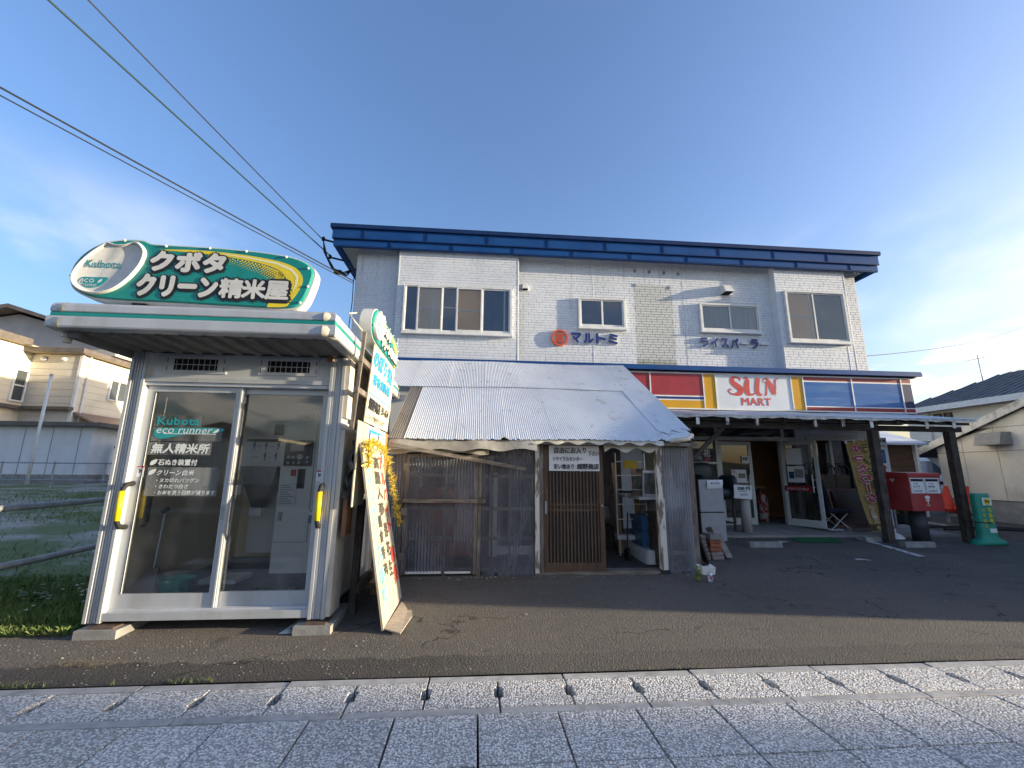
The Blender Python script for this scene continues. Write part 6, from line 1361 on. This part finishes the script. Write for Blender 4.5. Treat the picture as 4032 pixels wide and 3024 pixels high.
# ------------------------------------------------------------------ cables
def cable(name, p0, p1, sag, r, mt, label, n=24):
    p0, p1 = Vector(p0), Vector(p1); pts = []
    for i in range(n+1):
        t = i/n; q = p0.lerp(p1, t); q.z -= sag*4*t*(1-t); pts.append(q)
    o = MB().tube(pts, r, 6).build(name, mt); setp(o, label, 'cable', 'overhead service cables'); return o
cable('overhead_cable', (-3.93, 10.25, 7.18), (-9.2, -9.6, 9.15), .06, .011, M['cable'], 'uppermost thin black cable rising from the roof corner')
cable('overhead_cable', (-3.90, 10.75, 7.02), (-9.2, -9.6, 7.95), .06, .014, M['cablegreen'], 'green cable rising from the roof corner below the thin black one')
cable('overhead_cable', (-3.10, 10.27, 6.12), (-13.0, -6.0, 6.95), .10, .013, M['cable'], 'lowest black cable running from the building side to the frame edge')
cable('overhead_cable', (-3.10, 10.27, 6.06), (-13.1, -6.0, 6.88), .13, .009, M['cable'], 'thin cable slung just under the lowest black one')
cable('overhead_cable', (10.33, 11.6, 4.9), (46, 30, 14.3), .6, .014, M['cable'], 'faint grey cable crossing the sky beyond the shop')
# ------------------------------------------------------------------ timber canopy over the entrance
C_ = thing('entrance_canopy', (7.2, 9, .2), 'rough timber canopy on posts over the shop entrance', 'canopy')
def cz(y): return 2.68+(y-8.25)*.20
for k in range(10):
    a = 3.70+k*.69; b = min(a+.71, 10.60); n = int((b-a)/PIT*4); rr = random.Random(k)
    def fn(u, v, a=a, b=b, k=k):
        x = a+u*(b-a); y = 8.20+.012*sin(x*19)+.01*sin(x*47)+v*1.62
        return (x, y, cz(y)+.003*(k % 2)+AMP*cos(2*pi*x/PIT)+.008*sin(x*2.1))
    MB().grid(n, 3, fn).build('canopy_sheet', M['galvroof'], C_, smooth=True)
MB().grid(60, 2, lambda u, v: (3.70+u*6.75, 8.20-.012*sin(u*70), 2.675-v*.055-.012*sin(u*31)*v-.01*sin(u*117)*v)).build('canopy_flashing', mat('peeling_flashing', (.62, .63, .62), (.42, .42, .41), s=9, rough=.7, bump=.6, bs=15), C_, smooth=True)
for k in range(11):
    x = 4.39+k*.62
    if x > 10.5: break
    r = MB().bar((x, 8.24, cz(8.24)-.085), (x, 9.84, cz(9.84)-.085), .055, .10).build('rafter', M['wooddarkx'], C_)
    if k not in (3, 7): MB().obox((x, 8.225, 2.55+.01*sin(k*3)), (.034, 0, 0), (0, .006, 0), (0, 0, .075)).build('rafter_end', M['woodpeel'] if k % 3 else M['white'], C_)
for z, y, h in ((2.495, 8.5, .11), (2.78, 9.75, .10)): MB().bar((3.75, y, z), (10.40, y, z-.01), .10, h).build('beam', M['wooddarkx'], C_)
MB().bar((4.0, 8.32, 2.60), (10.42, 8.32, 2.585), .04, .05).build('purlin', M['wooddarkx'], C_)
for x, tilt in ((8.365, 0), (10.12, .02), (4.28, 0)):
    MB().bar((x, 8.5, zlot(8.5)-.02), (x+tilt, 8.5, 2.44), .15, .13).build('post', M['wooddark'], C_)
MB().bar((4.36, 8.5, 1.80), (5.08, 8.5, 2.46), .05, .08).build('brace', M['wooddarkx'], C_)

# ------------------------------------------------------------------ shop forecourt things
def wheelstop(x, y, w, label, tilt=0):
    z = zlot(y); t_ = thing('wheel_stop', (x+w/2, y, z), label, 'wheel stop', 'concrete wheel stops')
    P = [(-.075, 0), (.075, 0), (.055, .095), (-.055, .095)]
    MB().add([(x, y+a, z+b) for a, b in P]+[(x+w, y+a+tilt, z+b) for a, b in P], [(0, 1, 2, 3)[::-1], (4, 5, 6, 7), (0, 4, 5, 1)[::-1], (1, 5, 6, 2)[::-1], (2, 6, 7, 3)[::-1], (3, 7, 4, 0)[::-1]]).build('block', M['concrete'], t_)
wheelstop(5.18, 8.22, .62, 'concrete wheel stop before the cardboard tube and glass door', -.04); wheelstop(8.25, 8.12, .62, 'concrete wheel stop at the foot of the mailbox'); wheelstop(7.95, 8.66, .35, 'short concrete wheel stop left of the first canopy post')
fr = thing('refrigerator', (4.73, 8.85, .19), 'grey two-door refrigerator with a handwritten price paper on top', 'refrigerator')
M['fridge'] = mat('fridge_grey', (.33, .35, .37), (.30, .32, .34), rough=.4, spec=.5); bx('cabinet', M['black'], fr, 4.47, 4.98, 8.60, 9.1, .19, 1.40)
for z0, z1 in ((.22, .75), (.775, 1.395)): d = bx('door', M['fridge'], fr, 4.48, 4.975, 8.55, 8.599, z0, z1)
bx('door_grip', M['black'], fr, 4.48, 4.975, 8.565, 8.599, .7505, .7745)
pp = MB().grid(6, 6, lambda u, v: (4.62+u*.33+.03*v, 8.545-.05*sin(v*1.5)*(1-v)-.01, 1.385-.17*(1-v)+.012*u)).build('price_paper', M['paper'], fr, smooth=True)
text('price_writing', '¥2,200', M['blue'], pp, (4.70, 8.50, 1.30), (1, 0, .03), (0, 0, 1), .19, .05, .01)
st_ = thing('dark_table', (5.4, 9.75, .27), 'dark low table under the green armchair', 'table')
bx('top', M['wooddark'], st_, 5.08, 5.78, 9.45, 10.05, .94, .98); bx('back_board', M['wooddark'], st_, 5.1, 5.75, 10.0, 10.03, .4, .94)
for x in (5.1, 5.72):
    for y in (9.48, 10.0): bx('leg', M['wooddark'], st_, x, x+.045, y, y+.04, .26, .94)
bx('shelf', M['wooddark'], st_, 5.1, 5.75, 9.5, 10.0, .44, .47)
ac = thing('armchair', (5.4, 9.75, .98), 'dark green leather armchair stored on a table by the door', 'armchair')
M['leather'] = mat('green_leather', (.018, .035, .038), (.03, .05, .052), s=6, rough=.4, bump=.4, bs=14)
def cushion(name, c, hx, hy, hz, par, mt, p=3.2):
    def fn(u, v):
        a = u*2*pi; b = (v-.5)*pi
        f = lambda q: math.copysign(abs(q)**(2/p), q)
        return (c[0]+hx*f(cos(b))*f(cos(a)), c[1]+hy*f(cos(b))*f(sin(a)), c[2]+hz*f(sin(b)))
    return MB().grid(20, 10, fn).build(name, mt, par, smooth=True)
cushion('seat', (5.42, 9.68, 1.10), .36, .34, .12, ac, M['leather']); cushion('backrest', (5.30, 9.95, 1.50), .28, .12, .28, ac, M['leather'])
for x in (5.06, 5.78): cushion('armrest', (x, 9.72, 1.30), .08, .33, .20, ac, M['leather'])
for x in (5.12, 5.70):
    for y in (9.5, 9.95): bx('leg', M['black'], ac, x, x+.03, y, y+.03, .98, 1.02)
tb = thing('cardboard_tube', (5.95, 9.42, .27), 'tall cardboard tube carrying a 330 yen price card', 'tube')
MB().tube([(5.96, 9.42, .265), (5.96, 9.42, 1.10)], .105, 20).build('tube', mat('tube_card', (.42, .40, .37), (.36, .34, .31), s=12), tb, smooth=True)
pc = MB().obox((5.855, 9.28, 1.13), (.205, 0, -.012), (0, .006, 0), (.008, 0, .145)).build('price_card', M['paper'], tb); front_text('price_print', '330 円', M['ink'], pc, 5.73, 6.02, 1.165, 1.245, 9.268, .045); front_text('price_print', '中古品特価330円', M['ink'], pc, 5.74, 5.93, 1.135, 1.155, 9.268, .02); bx('stamp', mat('grey_stamp', (.45, .45, .46)), pc, 5.78, 5.95, 9.266, 9.268, 1.05, 1.10); bx('brown_sack', M['woodraw'], tb, 5.82, 6.08, 9.35, 9.50, 1.10, 1.27)
mg = thing('magazine', (5.55, 9.85, .3), 'pinkish paper lying on the entry slab by the fridge', 'paper'); MB().add([(5.35, 9.55, .285), (5.75, 9.45, .28), (5.85, 9.62, .29), (5.4, 9.75, .3)], [(0, 1, 2, 3)]).build('sheet', mat('pink_print', (.42, .33, .36), (.30, .20, .24), s=14), mg)
gm = thing('green_mat', (7.0, 8.75, .2), 'green artificial grass mat in front of the shop door', 'mat'); MB().add([(6.48, 8.50, zlot(8.5)+.012), (7.42, 8.52, zlot(8.5)+.012), (7.60, 9.06, zlot(9)+.014), (6.62, 9.06, zlot(9)+.014)], [(0, 1, 2, 3)]).build('turf', mat('turf_green', (.008, .10, .035), (.01, .13, .05), s=30, rough=.95, bump=.8, bs=200), gm)
sg = thing('red_striped_bag', (7.42, 10.75, .325), 'red and white striped plastic sack inside the doorway', 'sack'); MB().lathe((7.45, 11.0, .325), [(.10, 0), (.13, .1), (.12, .35), (.13, .5), (.10, .68), (.04, .76)], 14).build('bag', mat('red_white_print', (.28, .02, .02), (.34, .33, .32), s=9, lo=.46, hi=.52), sg, smooth=True)
sn = thing('shop_notice_board', (6.9, 10.9, .6), 'small grey notice card on a stand inside the doorway', 'card'); bx('card', mat('notice_grey', (.36, .36, .35)), sn, 6.72, 7.12, 10.80, 10.81, .86, 1.10); front_text('print', '掃除中', M['ink'], sn, 6.78, 7.06, .97, 1.06, 10.798, .04); bx('leg', M['woodraw'], sn, 7.08, 7.12, 10.8, 10.83, .33, .86); bx('leg', M['woodraw'], sn, 6.72, 6.76, 10.8, 10.83, .33, .86)
scn = thing('folding_screen', (8.65, 10.0, .32), 'brown folding screen with arched tops against the brick wall', 'screen')
M['screen'] = mat('woven_screen', (.13, .10, .075), (.10, .078, .058), s=30, rough=.9)
for k in range(4):
    x0 = 7.98+k*.42; y = 10.12 if k % 2 else 10.16; p = bx('panel', M['screen'], scn, x0+.02, x0+.39, y, y+.015, .33, 1.52)
    ar = [(x0+.01, y, .33), (x0+.01, y, 1.52)]+[(x0+.205+.195*cos(pi-a*pi/8), y, 1.60+.20*sin(a*pi/8)) for a in range(9)]+[(x0+.40, y, 1.52), (x0+.40, y, .33)]
    MB().tube(ar, .012, 6).build('arch_frame', M['black'], p)
    for a in (.8, 1.57, 2.34): MB().tube([(x0+.205, y, 1.53), (x0+.205+.17*cos(a), y, 1.60+.17*sin(a))], .007, 5).build('arch_bar', M['black'], p)
kt = thing('leaning_tabletop', (8.9, 9.85, .31), 'dark red lacquered tabletop leaning against the folding screen', 'tabletop'); MB().obox((8.87, 9.93, .76), (.44, 0, 0), (0, .018, .006), (0, .10, .44)).build('top', mat('lacquer_red', (.05, .008, .010), (.035, .006, .008), rough=.25), kt)
MB().obox((8.87, 9.885, .76), (.36, 0, 0), (0, .012, .004), (0, .09, .36)).build('inner_panel', mat('lacquer_black', (.010, .005, .006), rough=.3), kt); MB().bar((8.42, 9.80, .33), (8.42, 10.0, 1.2), .02, .02).build('edge', M['woodraw'], kt)
ch = thing('navy_chair', (8.3, 9.75, .30), 'navy padded folding chair with crossed steel legs', 'chair')
cushion('seat', (8.32, 9.72, .70), .34, .22, .055, ch, M['navy']); MB().add([(8.02, 9.52, .70), (8.06, 9.52, .70), (8.06, 9.92, .70), (8.02, 9.92, .70), (7.92, 9.54, 1.40), (7.97, 9.54, 1.40), (7.97, 9.90, 1.40), (7.92, 9.90, 1.40)], [(3, 2, 1, 0), (4, 5, 6, 7), (0, 1, 5, 4), (1, 2, 6, 5), (2, 3, 7, 6), (3, 0, 4, 7)]).build('backrest', M['navy'], ch)
for y in (9.55, 9.88):
    MB().tube([(8.06, y, .66), (8.50, y, .30)], .012, 6).build('leg', M['alu'], ch); MB().tube([(8.48, y, .66), (8.04, y, .30)], .012, 6).build('leg', M['alu'], ch)
MB().tube([(8.50, 9.55, .30), (8.50, 9.88, .30)], .010, 6).build('foot_bar', M['alu'], ch); MB().tube([(8.04, 9.55, .30), (8.04, 9.88, .30)], .010, 6).build('foot_bar', M['alu'], ch)
rg_ = thing('white_rag', (8.0, 9.5, .28), 'crumpled white rag beside the open door leaf', 'rag'); MB().grid(8, 6, lambda u, v: (7.92+u*.3, 9.42+v*.16, .285+.035*sin(u*9)*sin(v*7)**2+.015)).build('cloth', M['paper'], rg_, smooth=True)
tl = thing('wood_laths', (9.0, 9.55, .29), 'thin boards lying on the slab before the tabletop', 'boards')
for k in range(3): bx('lath', M['woodgreyx'], tl, 8.5+k*.05, 9.35-k*.04, 9.45+k*.07, 9.50+k*.07, .277+.004*k, .30+.004*k)

# banner, seen from behind (mirrored writing)
nb = thing('nobori_banner', (8.85, 8.9, .2), 'tan banner flag with red hiragana on a leaning pole', 'banner')
def NB(u, v, d=0): 
    a = Vector((8.05, 8.86, 2.20)).lerp(Vector((8.66, 8.90, 2.30)), u); b = Vector((8.42, 8.92, .34)).lerp(Vector((8.96, 8.92, .32)), u)
    p = b.lerp(a, v); p.y += .035*sin(v*7+u*2)*(.3+.7*u)-d; p.x += -.05*sin(v*pi); return p
MB().grid(8, 26, lambda u, v: NB(u, v)).build('flag', mat('banner_tan', (.40, .27, .10), (.36, .24, .09), s=3, rough=.85), nb, smooth=True)
MB().grid(8, 2, lambda u, v: NB(u, .01+v*.07, .006)).build('flag_border', mat('banner_brown', (.08, .05, .04)), nb, smooth=True)
def nbt(ch_, u0, u1, v0, v1, mt, d, bold):
    o = NB(u0, v0, d+.03); text('banner_print', ch_, mt, nb, o, NB(u1, v0, d+.03)-o, NB(u0, v1, d+.03)-o, (NB(u1, v0)-NB(u0, v0)).length, (NB(u0, v1)-NB(u0, v0)).length, bold, mirror=True)
M['bannerred'] = mat('banner_red', (.36, .03, .07)); M['bannerpale'] = mat('banner_pale', (.66, .56, .50)); M['bannerblk'] = mat('banner_black', (.05, .035, .015)); M['bannerlime'] = mat('banner_lime', (.52, .46, .12))
for i, (c, v1) in enumerate(zip('ゆったりーな', (.965, .84, .74, .625, .52, .415))):
    h = .095 if c != 'っ' else .07; u0 = .12+.03*i*.4
    if c == 'ー':
        for mt, d, g in ((M['bannerpale'], .002, .006), (M['bannerred'], .004, 0)):
            MB().add([NB(u0+.18-g*4, v1-h-g, .03+d), NB(u0+.27+g*4, v1-h-g, .03+d), NB(u0+.27+g*4, v1+g, .03+d), NB(u0+.18-g*4, v1+g, .03+d)], [(0, 1, 2, 3)]).build('banner_print', mt, nb)
        continue
    nbt(c, u0-.02, u0+.46, v1-h-.006, v1+.006, M['bannerpale'], .002, .10); nbt(c, u0, u0+.44, v1-h, v1, M['bannerred'], .005, .045)
for i, c in enumerate('ランチコース'): nbt(c, .60, .90, .95-.13*i-.10, .95-.13*i, M['bannerlime'], .0015, .10); nbt(c, .61, .89, .95-.13*i-.097, .952-.13*i-.003, M['bannerblk'], .004, .03)
for i, c in enumerate('ジュース'): nbt(c if c != 'ー' else '｜', .20, .42, .285-.05*i-.042, .285-.05*i, M['bannerpale'], .002, .03)
nbt('のの', .2, .7, .02, .065, M['bannerlime'], .01, .05)
MB().tube([(8.90, 8.93, .22), (8.74, 8.92, 2.34)], .012, 8).build('pole', M['white'], nb); MB().tube([(8.76, 8.92, 2.32), (8.0, 8.85, 2.23)], .008, 6).build('cross_arm', M['white'], nb)
for u in (.03, .38, .75): MB().obox(NB(u, 1.0)+Vector((0, 0, .01)), (.018, 0, 0), (0, .012, 0), (0, 0, .035)).build('loop', M['white'], nb)
MB().lathe((8.93, 8.93, zlot(8.93)), [(.17, 0), (.17, .03), (.10, .09), (.035, .12), (.03, .2)], 18).build('weight', M['white'], nb, smooth=True)
ps = thing('parking_sign', (9.85, 9.95, .25), 'white parking sign with blue P and red arrow behind the mailbox', 'sign')
bx('plate', M['swht'], ps, 9.52, 10.08, 9.90, 9.92, 1.52, 2.42); bx('leg', M['galv'], ps, 9.56, 9.60, 9.921, 9.95, .25, 2.38); bx('leg', M['galv'], ps, 10.00, 10.04, 9.921, 9.95, .25, 2.38)
front_text('lettering', '専用駐車場', M['ink'], ps, 9.56, 10.05, 2.30, 2.38, 9.897, .03); front_text('lettering', '裏にあります。', M['ink'], ps, 9.55, 10.06, 2.18, 2.25, 9.897, .03); pb = bx('p_field', M['sblue'], ps, 9.64, 9.99, 9.896, 9.899, 1.80, 2.13); front_text('lettering', 'P', M['printw'], pb, 9.74, 9.91, 1.84, 2.09, 9.894, .03)
MB().prism([(9.90, 1.58), (9.94, 1.58), (9.94, 1.68), (9.985, 1.68), (9.92, 1.76), (9.855, 1.68), (9.90, 1.68)], (0, 9.898, 0), (1, 0, 0), (0, 0, 1), 0, .003).build('arrow', M['spale'], ps); bx('arrow_tail', M['spale'], ps, 9.70, 9.94, 9.8955, 9.8985, 1.55, 1.58)

# mailbox
mbx = thing('mailbox', (9.24, 8.66, .18), 'red street mailbox with two posting slots on a dark round post', 'mailbox')
M['postred'] = mat('post_red', (.36, .025, .028), (.30, .02, .024), s=3, rough=.45, dirt=(.36, .16, .14), da=.3)
X0, X1, Y0, Y1 = 8.89, 9.60, 8.40, 8.92
body = MB(); pf = [(Y0, .80), (Y1, .80), (Y1, 1.56), (Y0+.02, 1.545), (Y0, 1.47)]
body.prism([(y, z) for y, z in pf], (X0, 0, 0), (0, 1, 0), (0, 0, 1), 0, X1-X0, nrm=(1, 0, 0)); body.build('body', M['postred'], mbx)
bx('lid', M['postred'], mbx, X0-.012, X1+.012, Y0-.02, Y1+.01, 1.50, 1.575) if False else MB().prism([(Y0-.02, 1.478), (Y1+.012, 1.478), (Y1+.012, 1.585), (Y0-.0, 1.565), (Y0-.02, 1.54)], (X0-.012, 0, 0), (0, 1, 0), (0, 0, 1), 0, X1-X0+.024, nrm=(1, 0, 0)).build('lid', M['postred'], mbx)
for x0, x1 in ((X0+.03, X0+.35), (X0+.36, X1-.03)):
    p = bx('slot_plate', M['alu'], mbx, x0, x1, Y0-.008, Y0-.0005, 1.15, 1.465); bx('slot', M['dark'], p, x0+.02, x1-.03, Y0-.0125, Y0-.0085, 1.395, 1.44)
    MB().prism([(x0+.015, 1.245), (x1-.02, 1.245), (x1-.05, 1.375), (x0+.015, 1.375)], (0, Y0-.009, 0), (1, 0, 0), (0, 0, 1), 0, .004).build('slot_label', M['printw'], p); bx('slot_label', M['printw'], p, x0+.015, x1-.01, Y0-.012, Y0-.0085, 1.165, 1.235)
    front_text('slot_print', '手紙' if x0 < 9.1 else 'その他', M['ink'], p, x0+.07, x0+.17, 1.33, 1.36, Y0-.0145, .02); front_text('slot_print', 'はがき' if x0 < 9.1 else '速達', M['ink'], p, x0+.05, x0+.2, 1.27, 1.31, Y0-.0145, .02); front_text('slot_print', '定形郵便物', M['ink'], p, x0+.04, x0+.24, 1.185, 1.215, Y0-.0145, .02)
front_text('emblem', '〒', M['printw'], mbx, 9.205, 9.295, .94, 1.055, Y0-.003, .04); MB().prism(poly_c([(9.19, 1.07), (9.22, 1.10), (9.28, 1.105), (9.31, 1.07), (9.26, 1.055)], 2), (0, Y0-.001, 0), (1, 0, 0), (0, 0, 1), 0, .003).build('emblem', M['printw'], mbx); front_text('lettering', 'POST', M['printw'], mbx, 9.21, 9.30, .90, .925, Y0-.003, .02)
o = (X0-.003, 8.80, 1.36); text('emblem', '〒', M['printw'], mbx, o, (0, -1, 0), (0, 0, 1), .11, .08, .02)
MB().tube([(9.24, 8.66, .16), (9.24, 8.66, .81)], .145, 20).build('post', mat('dark_post', (.03, .032, .038), (.045, .047, .052), s=4, rough=.5), mbx, smooth=True)
bl = thing('advertising_bollard', (10.32, 8.3, .17), 'green plastic sign stand tied to the far canopy post', 'sign stand')
M['bolgreen'] = mat('bollard_green', (.02, .30, .205), (.018, .26, .175), s=3, rough=.45, dirt=(.10, .25, .18), da=.3)
BX, BYc = 10.31, 8.30; mb = MB()
lev = [(.335, .10, .15), (.335, .17, .19), (.30, .15, .24), (.19, .10, .30), (.18, .085, .36), (.168, .075, 1.10), (.158, .068, 1.155), (.135, .05, 1.165)]
n = 24
for hx, hy, z in lev:
    for j in range(n):
        a = 2*pi*j/n; f = lambda q: math.copysign(abs(q)**.45, q) if z > .33 else math.copysign(abs(q)**.7, q)
        mb.v.append(Vector((BX+hx*f(cos(a)), BYc+hy*f(sin(a)), z)))
for i in range(len(lev)-1):
    for j in range(n): mb.f.append((i*n+j, i*n+(j+1) % n, (i+1)*n+(j+1) % n, (i+1)*n+j))
mb.f.append(tuple((len(lev)-1)*n+j for j in range(n))); mb.build('body', M['bolgreen'], bl, smooth=True)
pf = bx('emblem_plate', M['printw'], bl, BX-.07, BX+.13, BYc-.092, BYc-.080, .93, 1.08); MB().tube([(BX+.03, BYc-.095, 1.005), (BX+.03, BYc-.0925, 1.005)], .068, 20).build('emblem_disc', M['yellow'], pf)
cat = MB(); y_ = BYc-.0965; cat.obox((BX+.03, y_, 1.01), (.035, 0, 0), (0, .001, 0), (0, 0, .013)); cat.obox((BX-.01, y_, 1.025), (.012, 0, .006), (0, .001, 0), (-.005, 0, .012))
for dx, l in ((-.005, .02), (.012, .018), (.045, .018), (.062, .022)): cat.bar((BX+dx, y_, 1.0), (BX+dx-.006, y_, 1.0-l), .007, .002, (0, 1, 0))
cat.bar((BX+.065, y_, 1.015), (BX+.085, y_, 1.035), .006, .002, (0, 1, 0)); cat.build('emblem_animal', M['ink'], pf)
for i, c in enumerate('宅急便'): front_text('lettering', c, M['yellow'], bl, BX-.0+.01, BX+.10, .80-i*.11, .89-i*.11, BYc-.0865, .03)
for i, c in enumerate('お取扱店'): front_text('lettering', c, M['yellow'], bl, BX-.11, BX-.05, .80-i*.10, .87-i*.10, BYc-.0865, .02)
bx('small_plate', M['printw'], bl, BX-.02, BX+.13, BYc-.090, BYc-.0865, .40, .48); MB().tube([(10.12, 8.57, .62), (9.99, 8.5, .63), (10.08, 8.24, .60), (10.32, 8.20, .59), (10.52, 8.27, .60), (10.53, 8.36, .60)], .010, 6).build('tie_cord', M['rubber'], bl)
pot = thing('umbrella_stand', (11.0, 10.6, .25), 'dark planter with a scruffy plant by the shop corner', 'planter'); MB().lathe((11.0, 10.7, .26), [(.10, 0), (.16, .05), (.18, .28), (.165, .29), (.15, .24)], 14).build('pot', M['rubber'], pot); pm = MB()
for k in range(40):
    a = k*2.4; l = .1+.2*random.random(); p = Vector((11.0, 10.7, .52)); d = Vector((cos(a)*.5, sin(a)*.5, .6)).normalized()*l; s = Vector((-sin(a), cos(a), 0))*.02; pm.add([p, p+d*.5+s, p+d, p+d*.5-s], [(0, 1, 2, 3)])
pm.build('leaves', M['leaf'], pot)

# bottle, can, box, bricks and boards by the shed corner
bt = thing('tea_bottle', (3.10, 6.12, zlot(6.1)), 'green tea bottle with white cap standing by the shed corner', 'bottle'); bX, bY, bZ = 3.10, 6.12, zlot(6.12)
MB().lathe((bX, bY, bZ), [(.026, 0), (.031, .006), (.031, .05), (.029, .06), (.031, .07), (.031, .145), (.028, .16), (.016, .185), (.0125, .19), (.0125, .20)], 16).build('body', mat('tea_green', (.16, .22, .05), (.12, .18, .04), s=20, rough=.15, spec=.7), bt, smooth=True); MB().lathe((bX, bY, bZ+.06), [(.0312, 0), (.0318, .002), (.0318, .082), (.0312, .084)], 16).build('label', mat('tea_label', (.02, .07, .02), (.12, .2, .06), s=35), bt, smooth=True); MB().lathe((bX, bY, bZ+.196), [(.0145, 0), (.0145, .018), (.012, .02)], 12).build('cap', M['printw'], bt)
cn_ = thing('drink_can', (3.23, 6.06, zlot(6.0)), 'blue and white drink can with red print beside the tea bottle', 'can'); cX, cY, cZ = 3.23, 6.05, zlot(6.05)
MB().lathe((cX, cY, cZ), [(.026, 0), (.033, .008), (.033, .105), (.027, .115), (.026, .122), (.022, .118)], 18).build('shell', mat('can_silver', (.5, .55, .62), rough=.3, metal=.5), cn_, smooth=True); MB().lathe((cX, cY, cZ+.012), [(.0332, 0), (.0335, .001), (.0335, .09), (.0332, .091)], 18).build('wrap', mat('can_print', (.62, .62, .64), (.05, .16, .42), s=38, lo=.5, hi=.54), cn_); MB().obox((cX-.005, cY-.0335, cZ+.06), (.016, 0, 0), (0, .002, 0), (0, 0, .018)).build('print', mat('can_red', (.5, .08, .07)), cn_)
wb = thing('white_tub', (3.36, 6.5, zlot(6.5)), 'torn white plastic tub behind the drink can', 'tub'); wX, wY, wZ = 3.40, 6.45, zlot(6.45)
MB().add([(wX-.09, wY-.06, wZ), (wX+.09, wY-.06, wZ), (wX+.09, wY+.07, wZ), (wX-.09, wY+.07, wZ), (wX-.10, wY-.07, wZ+.11), (wX+.10, wY-.07, wZ+.10), (wX+.10, wY+.08, wZ+.12), (wX-.10, wY+.08, wZ+.125)], [(3, 2, 1, 0), (0, 1, 5, 4), (1, 2, 6, 5), (2, 3, 7, 6), (3, 0, 4, 7), (4, 5, 6, 7)]).build('body', M['white'], wb); MB().add([(wX-.08, wY-.05, wZ+.118), (wX+.03, wY-.03, wZ+.125), (wX+.06, wY+.06, wZ+.128), (wX-.07, wY+.06, wZ+.13)], [(0, 1, 2, 3)]).build('torn_hole', M['dark'], wb)
M['bk_grey'] = mat('old_brick_grey', (.22, .20, .18), (.15, .135, .12), s=20, rough=.9, bump=.5, bs=60); M['bk_red'] = mat('old_brick_red', (.36, .13, .07), (.28, .10, .055), s=20, rough=.9, bump=.5, bs=60); M['bk_pale'] = mat('old_brick_pale', (.30, .25, .24), (.22, .18, .17), s=20, rough=.9, bump=.5, bs=60)
BK = [(3.92, 0, 'bk_pale', 'pale rounded brick at the bottom front of the brick pile', 4.03), (3.92, 1, 'bk_pale', 'pale rounded brick resting second from the bottom of the pile', 4.02), (3.93, 2, 'bk_red', 'lowest red brick in the pile by the refrigerator', 4.0), (3.93, 3, 'bk_red', 'middle red brick in the pile by the refrigerator', 4.0), (3.93, 4, 'bk_red', 'top red brick in the pile by the refrigerator', 4.0),
      (0, 0, 'bk_grey', 'grey brick at the bottom of the inner stack', 3.80), (0, 1, 'bk_grey', 'grey brick second up in the inner stack', 3.79), (0, 2, 'bk_grey', 'grey brick third up in the inner stack', 3.77), (0, 3, 'bk_grey', 'grey brick fourth up in the inner stack', 3.76), (0, 4, 'bk_grey', 'grey brick fifth up in the inner stack', 3.75), (0, 5, 'bk_grey', 'mossy grey brick on top of the inner stack', 3.74)]
for a, lv, mt, lb, xc in BK:
    y = 7.32; z = zlot(y)+lv*.064; t_ = thing('loose_brick', (xc, y, z), lb, 'brick', 'bricks piled by the shed')
    e = .007; hx, hy, hz = .098+rj.uniform(-.006, .006), .09, .030; q = rj.uniform(-.05, .05); u = Vector((cos(q), sin(q), 0)); v = Vector((-sin(q), cos(q), 0)); c = Vector((xc, y, z+.0315)); mb = MB()
    for s in ((hx-e, hy-e, hz), (hx, hy-e, hz-e), (hx-e, hy, hz-e)): pass
    P = []
    for zz, k in ((-hz, e), (-hz+e, 0), (hz-e, 0), (hz, e)): P += [c+u*sx*(hx-k)+v*sy*(hy-k)+Vector((0, 0, zz)) for sx, sy in ((-1, -1), (1, -1), (1, 1), (-1, 1))]
    F = [(3, 2, 1, 0), (12, 13, 14, 15)]+[(i*4+j, i*4+(j+1) % 4, i*4+4+(j+1) % 4, i*4+4+j) for i in range(3) for j in range(4)]
    mb.add(P, F).build('block', M[mt], t_)
cb = thing('concrete_block', (3.98, 7.32, .5), 'grey concrete block with a round hole topping the brick pile', 'block'); z = zlot(7.32)+5*.064; mb = MB(); n = 16
xo, yo, hw = 4.0, 7.34, .10
sq = [(xo+hw*max(-1, min(1, 1.42*cos(2*pi*j/n+pi/4*0))), yo+.13*max(-1, min(1, 1.42*sin(2*pi*j/n)))) for j in range(n)]; ci = [(xo+.045*cos(2*pi*j/n), yo+.05*sin(2*pi*j/n)) for j in range(n)]
mb.v = [Vector((x, y, z)) for x, y in sq]+[Vector((x, y, z+.09)) for x, y in sq]+[Vector((x, y, z+.09)) for x, y in ci]+[Vector((x, y, z)) for x, y in ci]
for j in range(n):
    k = (j+1) % n; mb.f += [(j, k, n+k, n+j), (n+j, n+k, 2*n+k, 2*n+j), (2*n+j, 2*n+k, 3*n+k, 3*n+j)]
mb.build('block', M['concrete'], cb)
cs = thing('concrete_slab', (4.25, 7.5, .2), 'narrow concrete slab leaning over the brick pile', 'slab'); MB().obox((4.16, 7.42, .37), (.05, .0, 0), (0, .10, -.02), (-.09, .05, .24)).build('slab', M['concrete'], cs)
for k, (x, lb) in enumerate(((3.43, 'thin dark board leaning nearest the shed corner'), (3.52, 'middle dark board leaning on the shed side'), (3.62, 'outer dark board leaning on the shed side'))):
    t_ = thing('leaning_board', (x, 6.9, zlot(6.9)), lb, 'board', 'boards leaning on the shed'); MB().obox((x-.07, 6.95+.05*k, zlot(6.9)+.60-.02*k), (.012, -.004, 0), (.03, .16, 0), (-.10-.03*k, .0, .58-.02*k)).build('plank', M['wooddark'] if k != 1 else M['woodgrey'], t_)
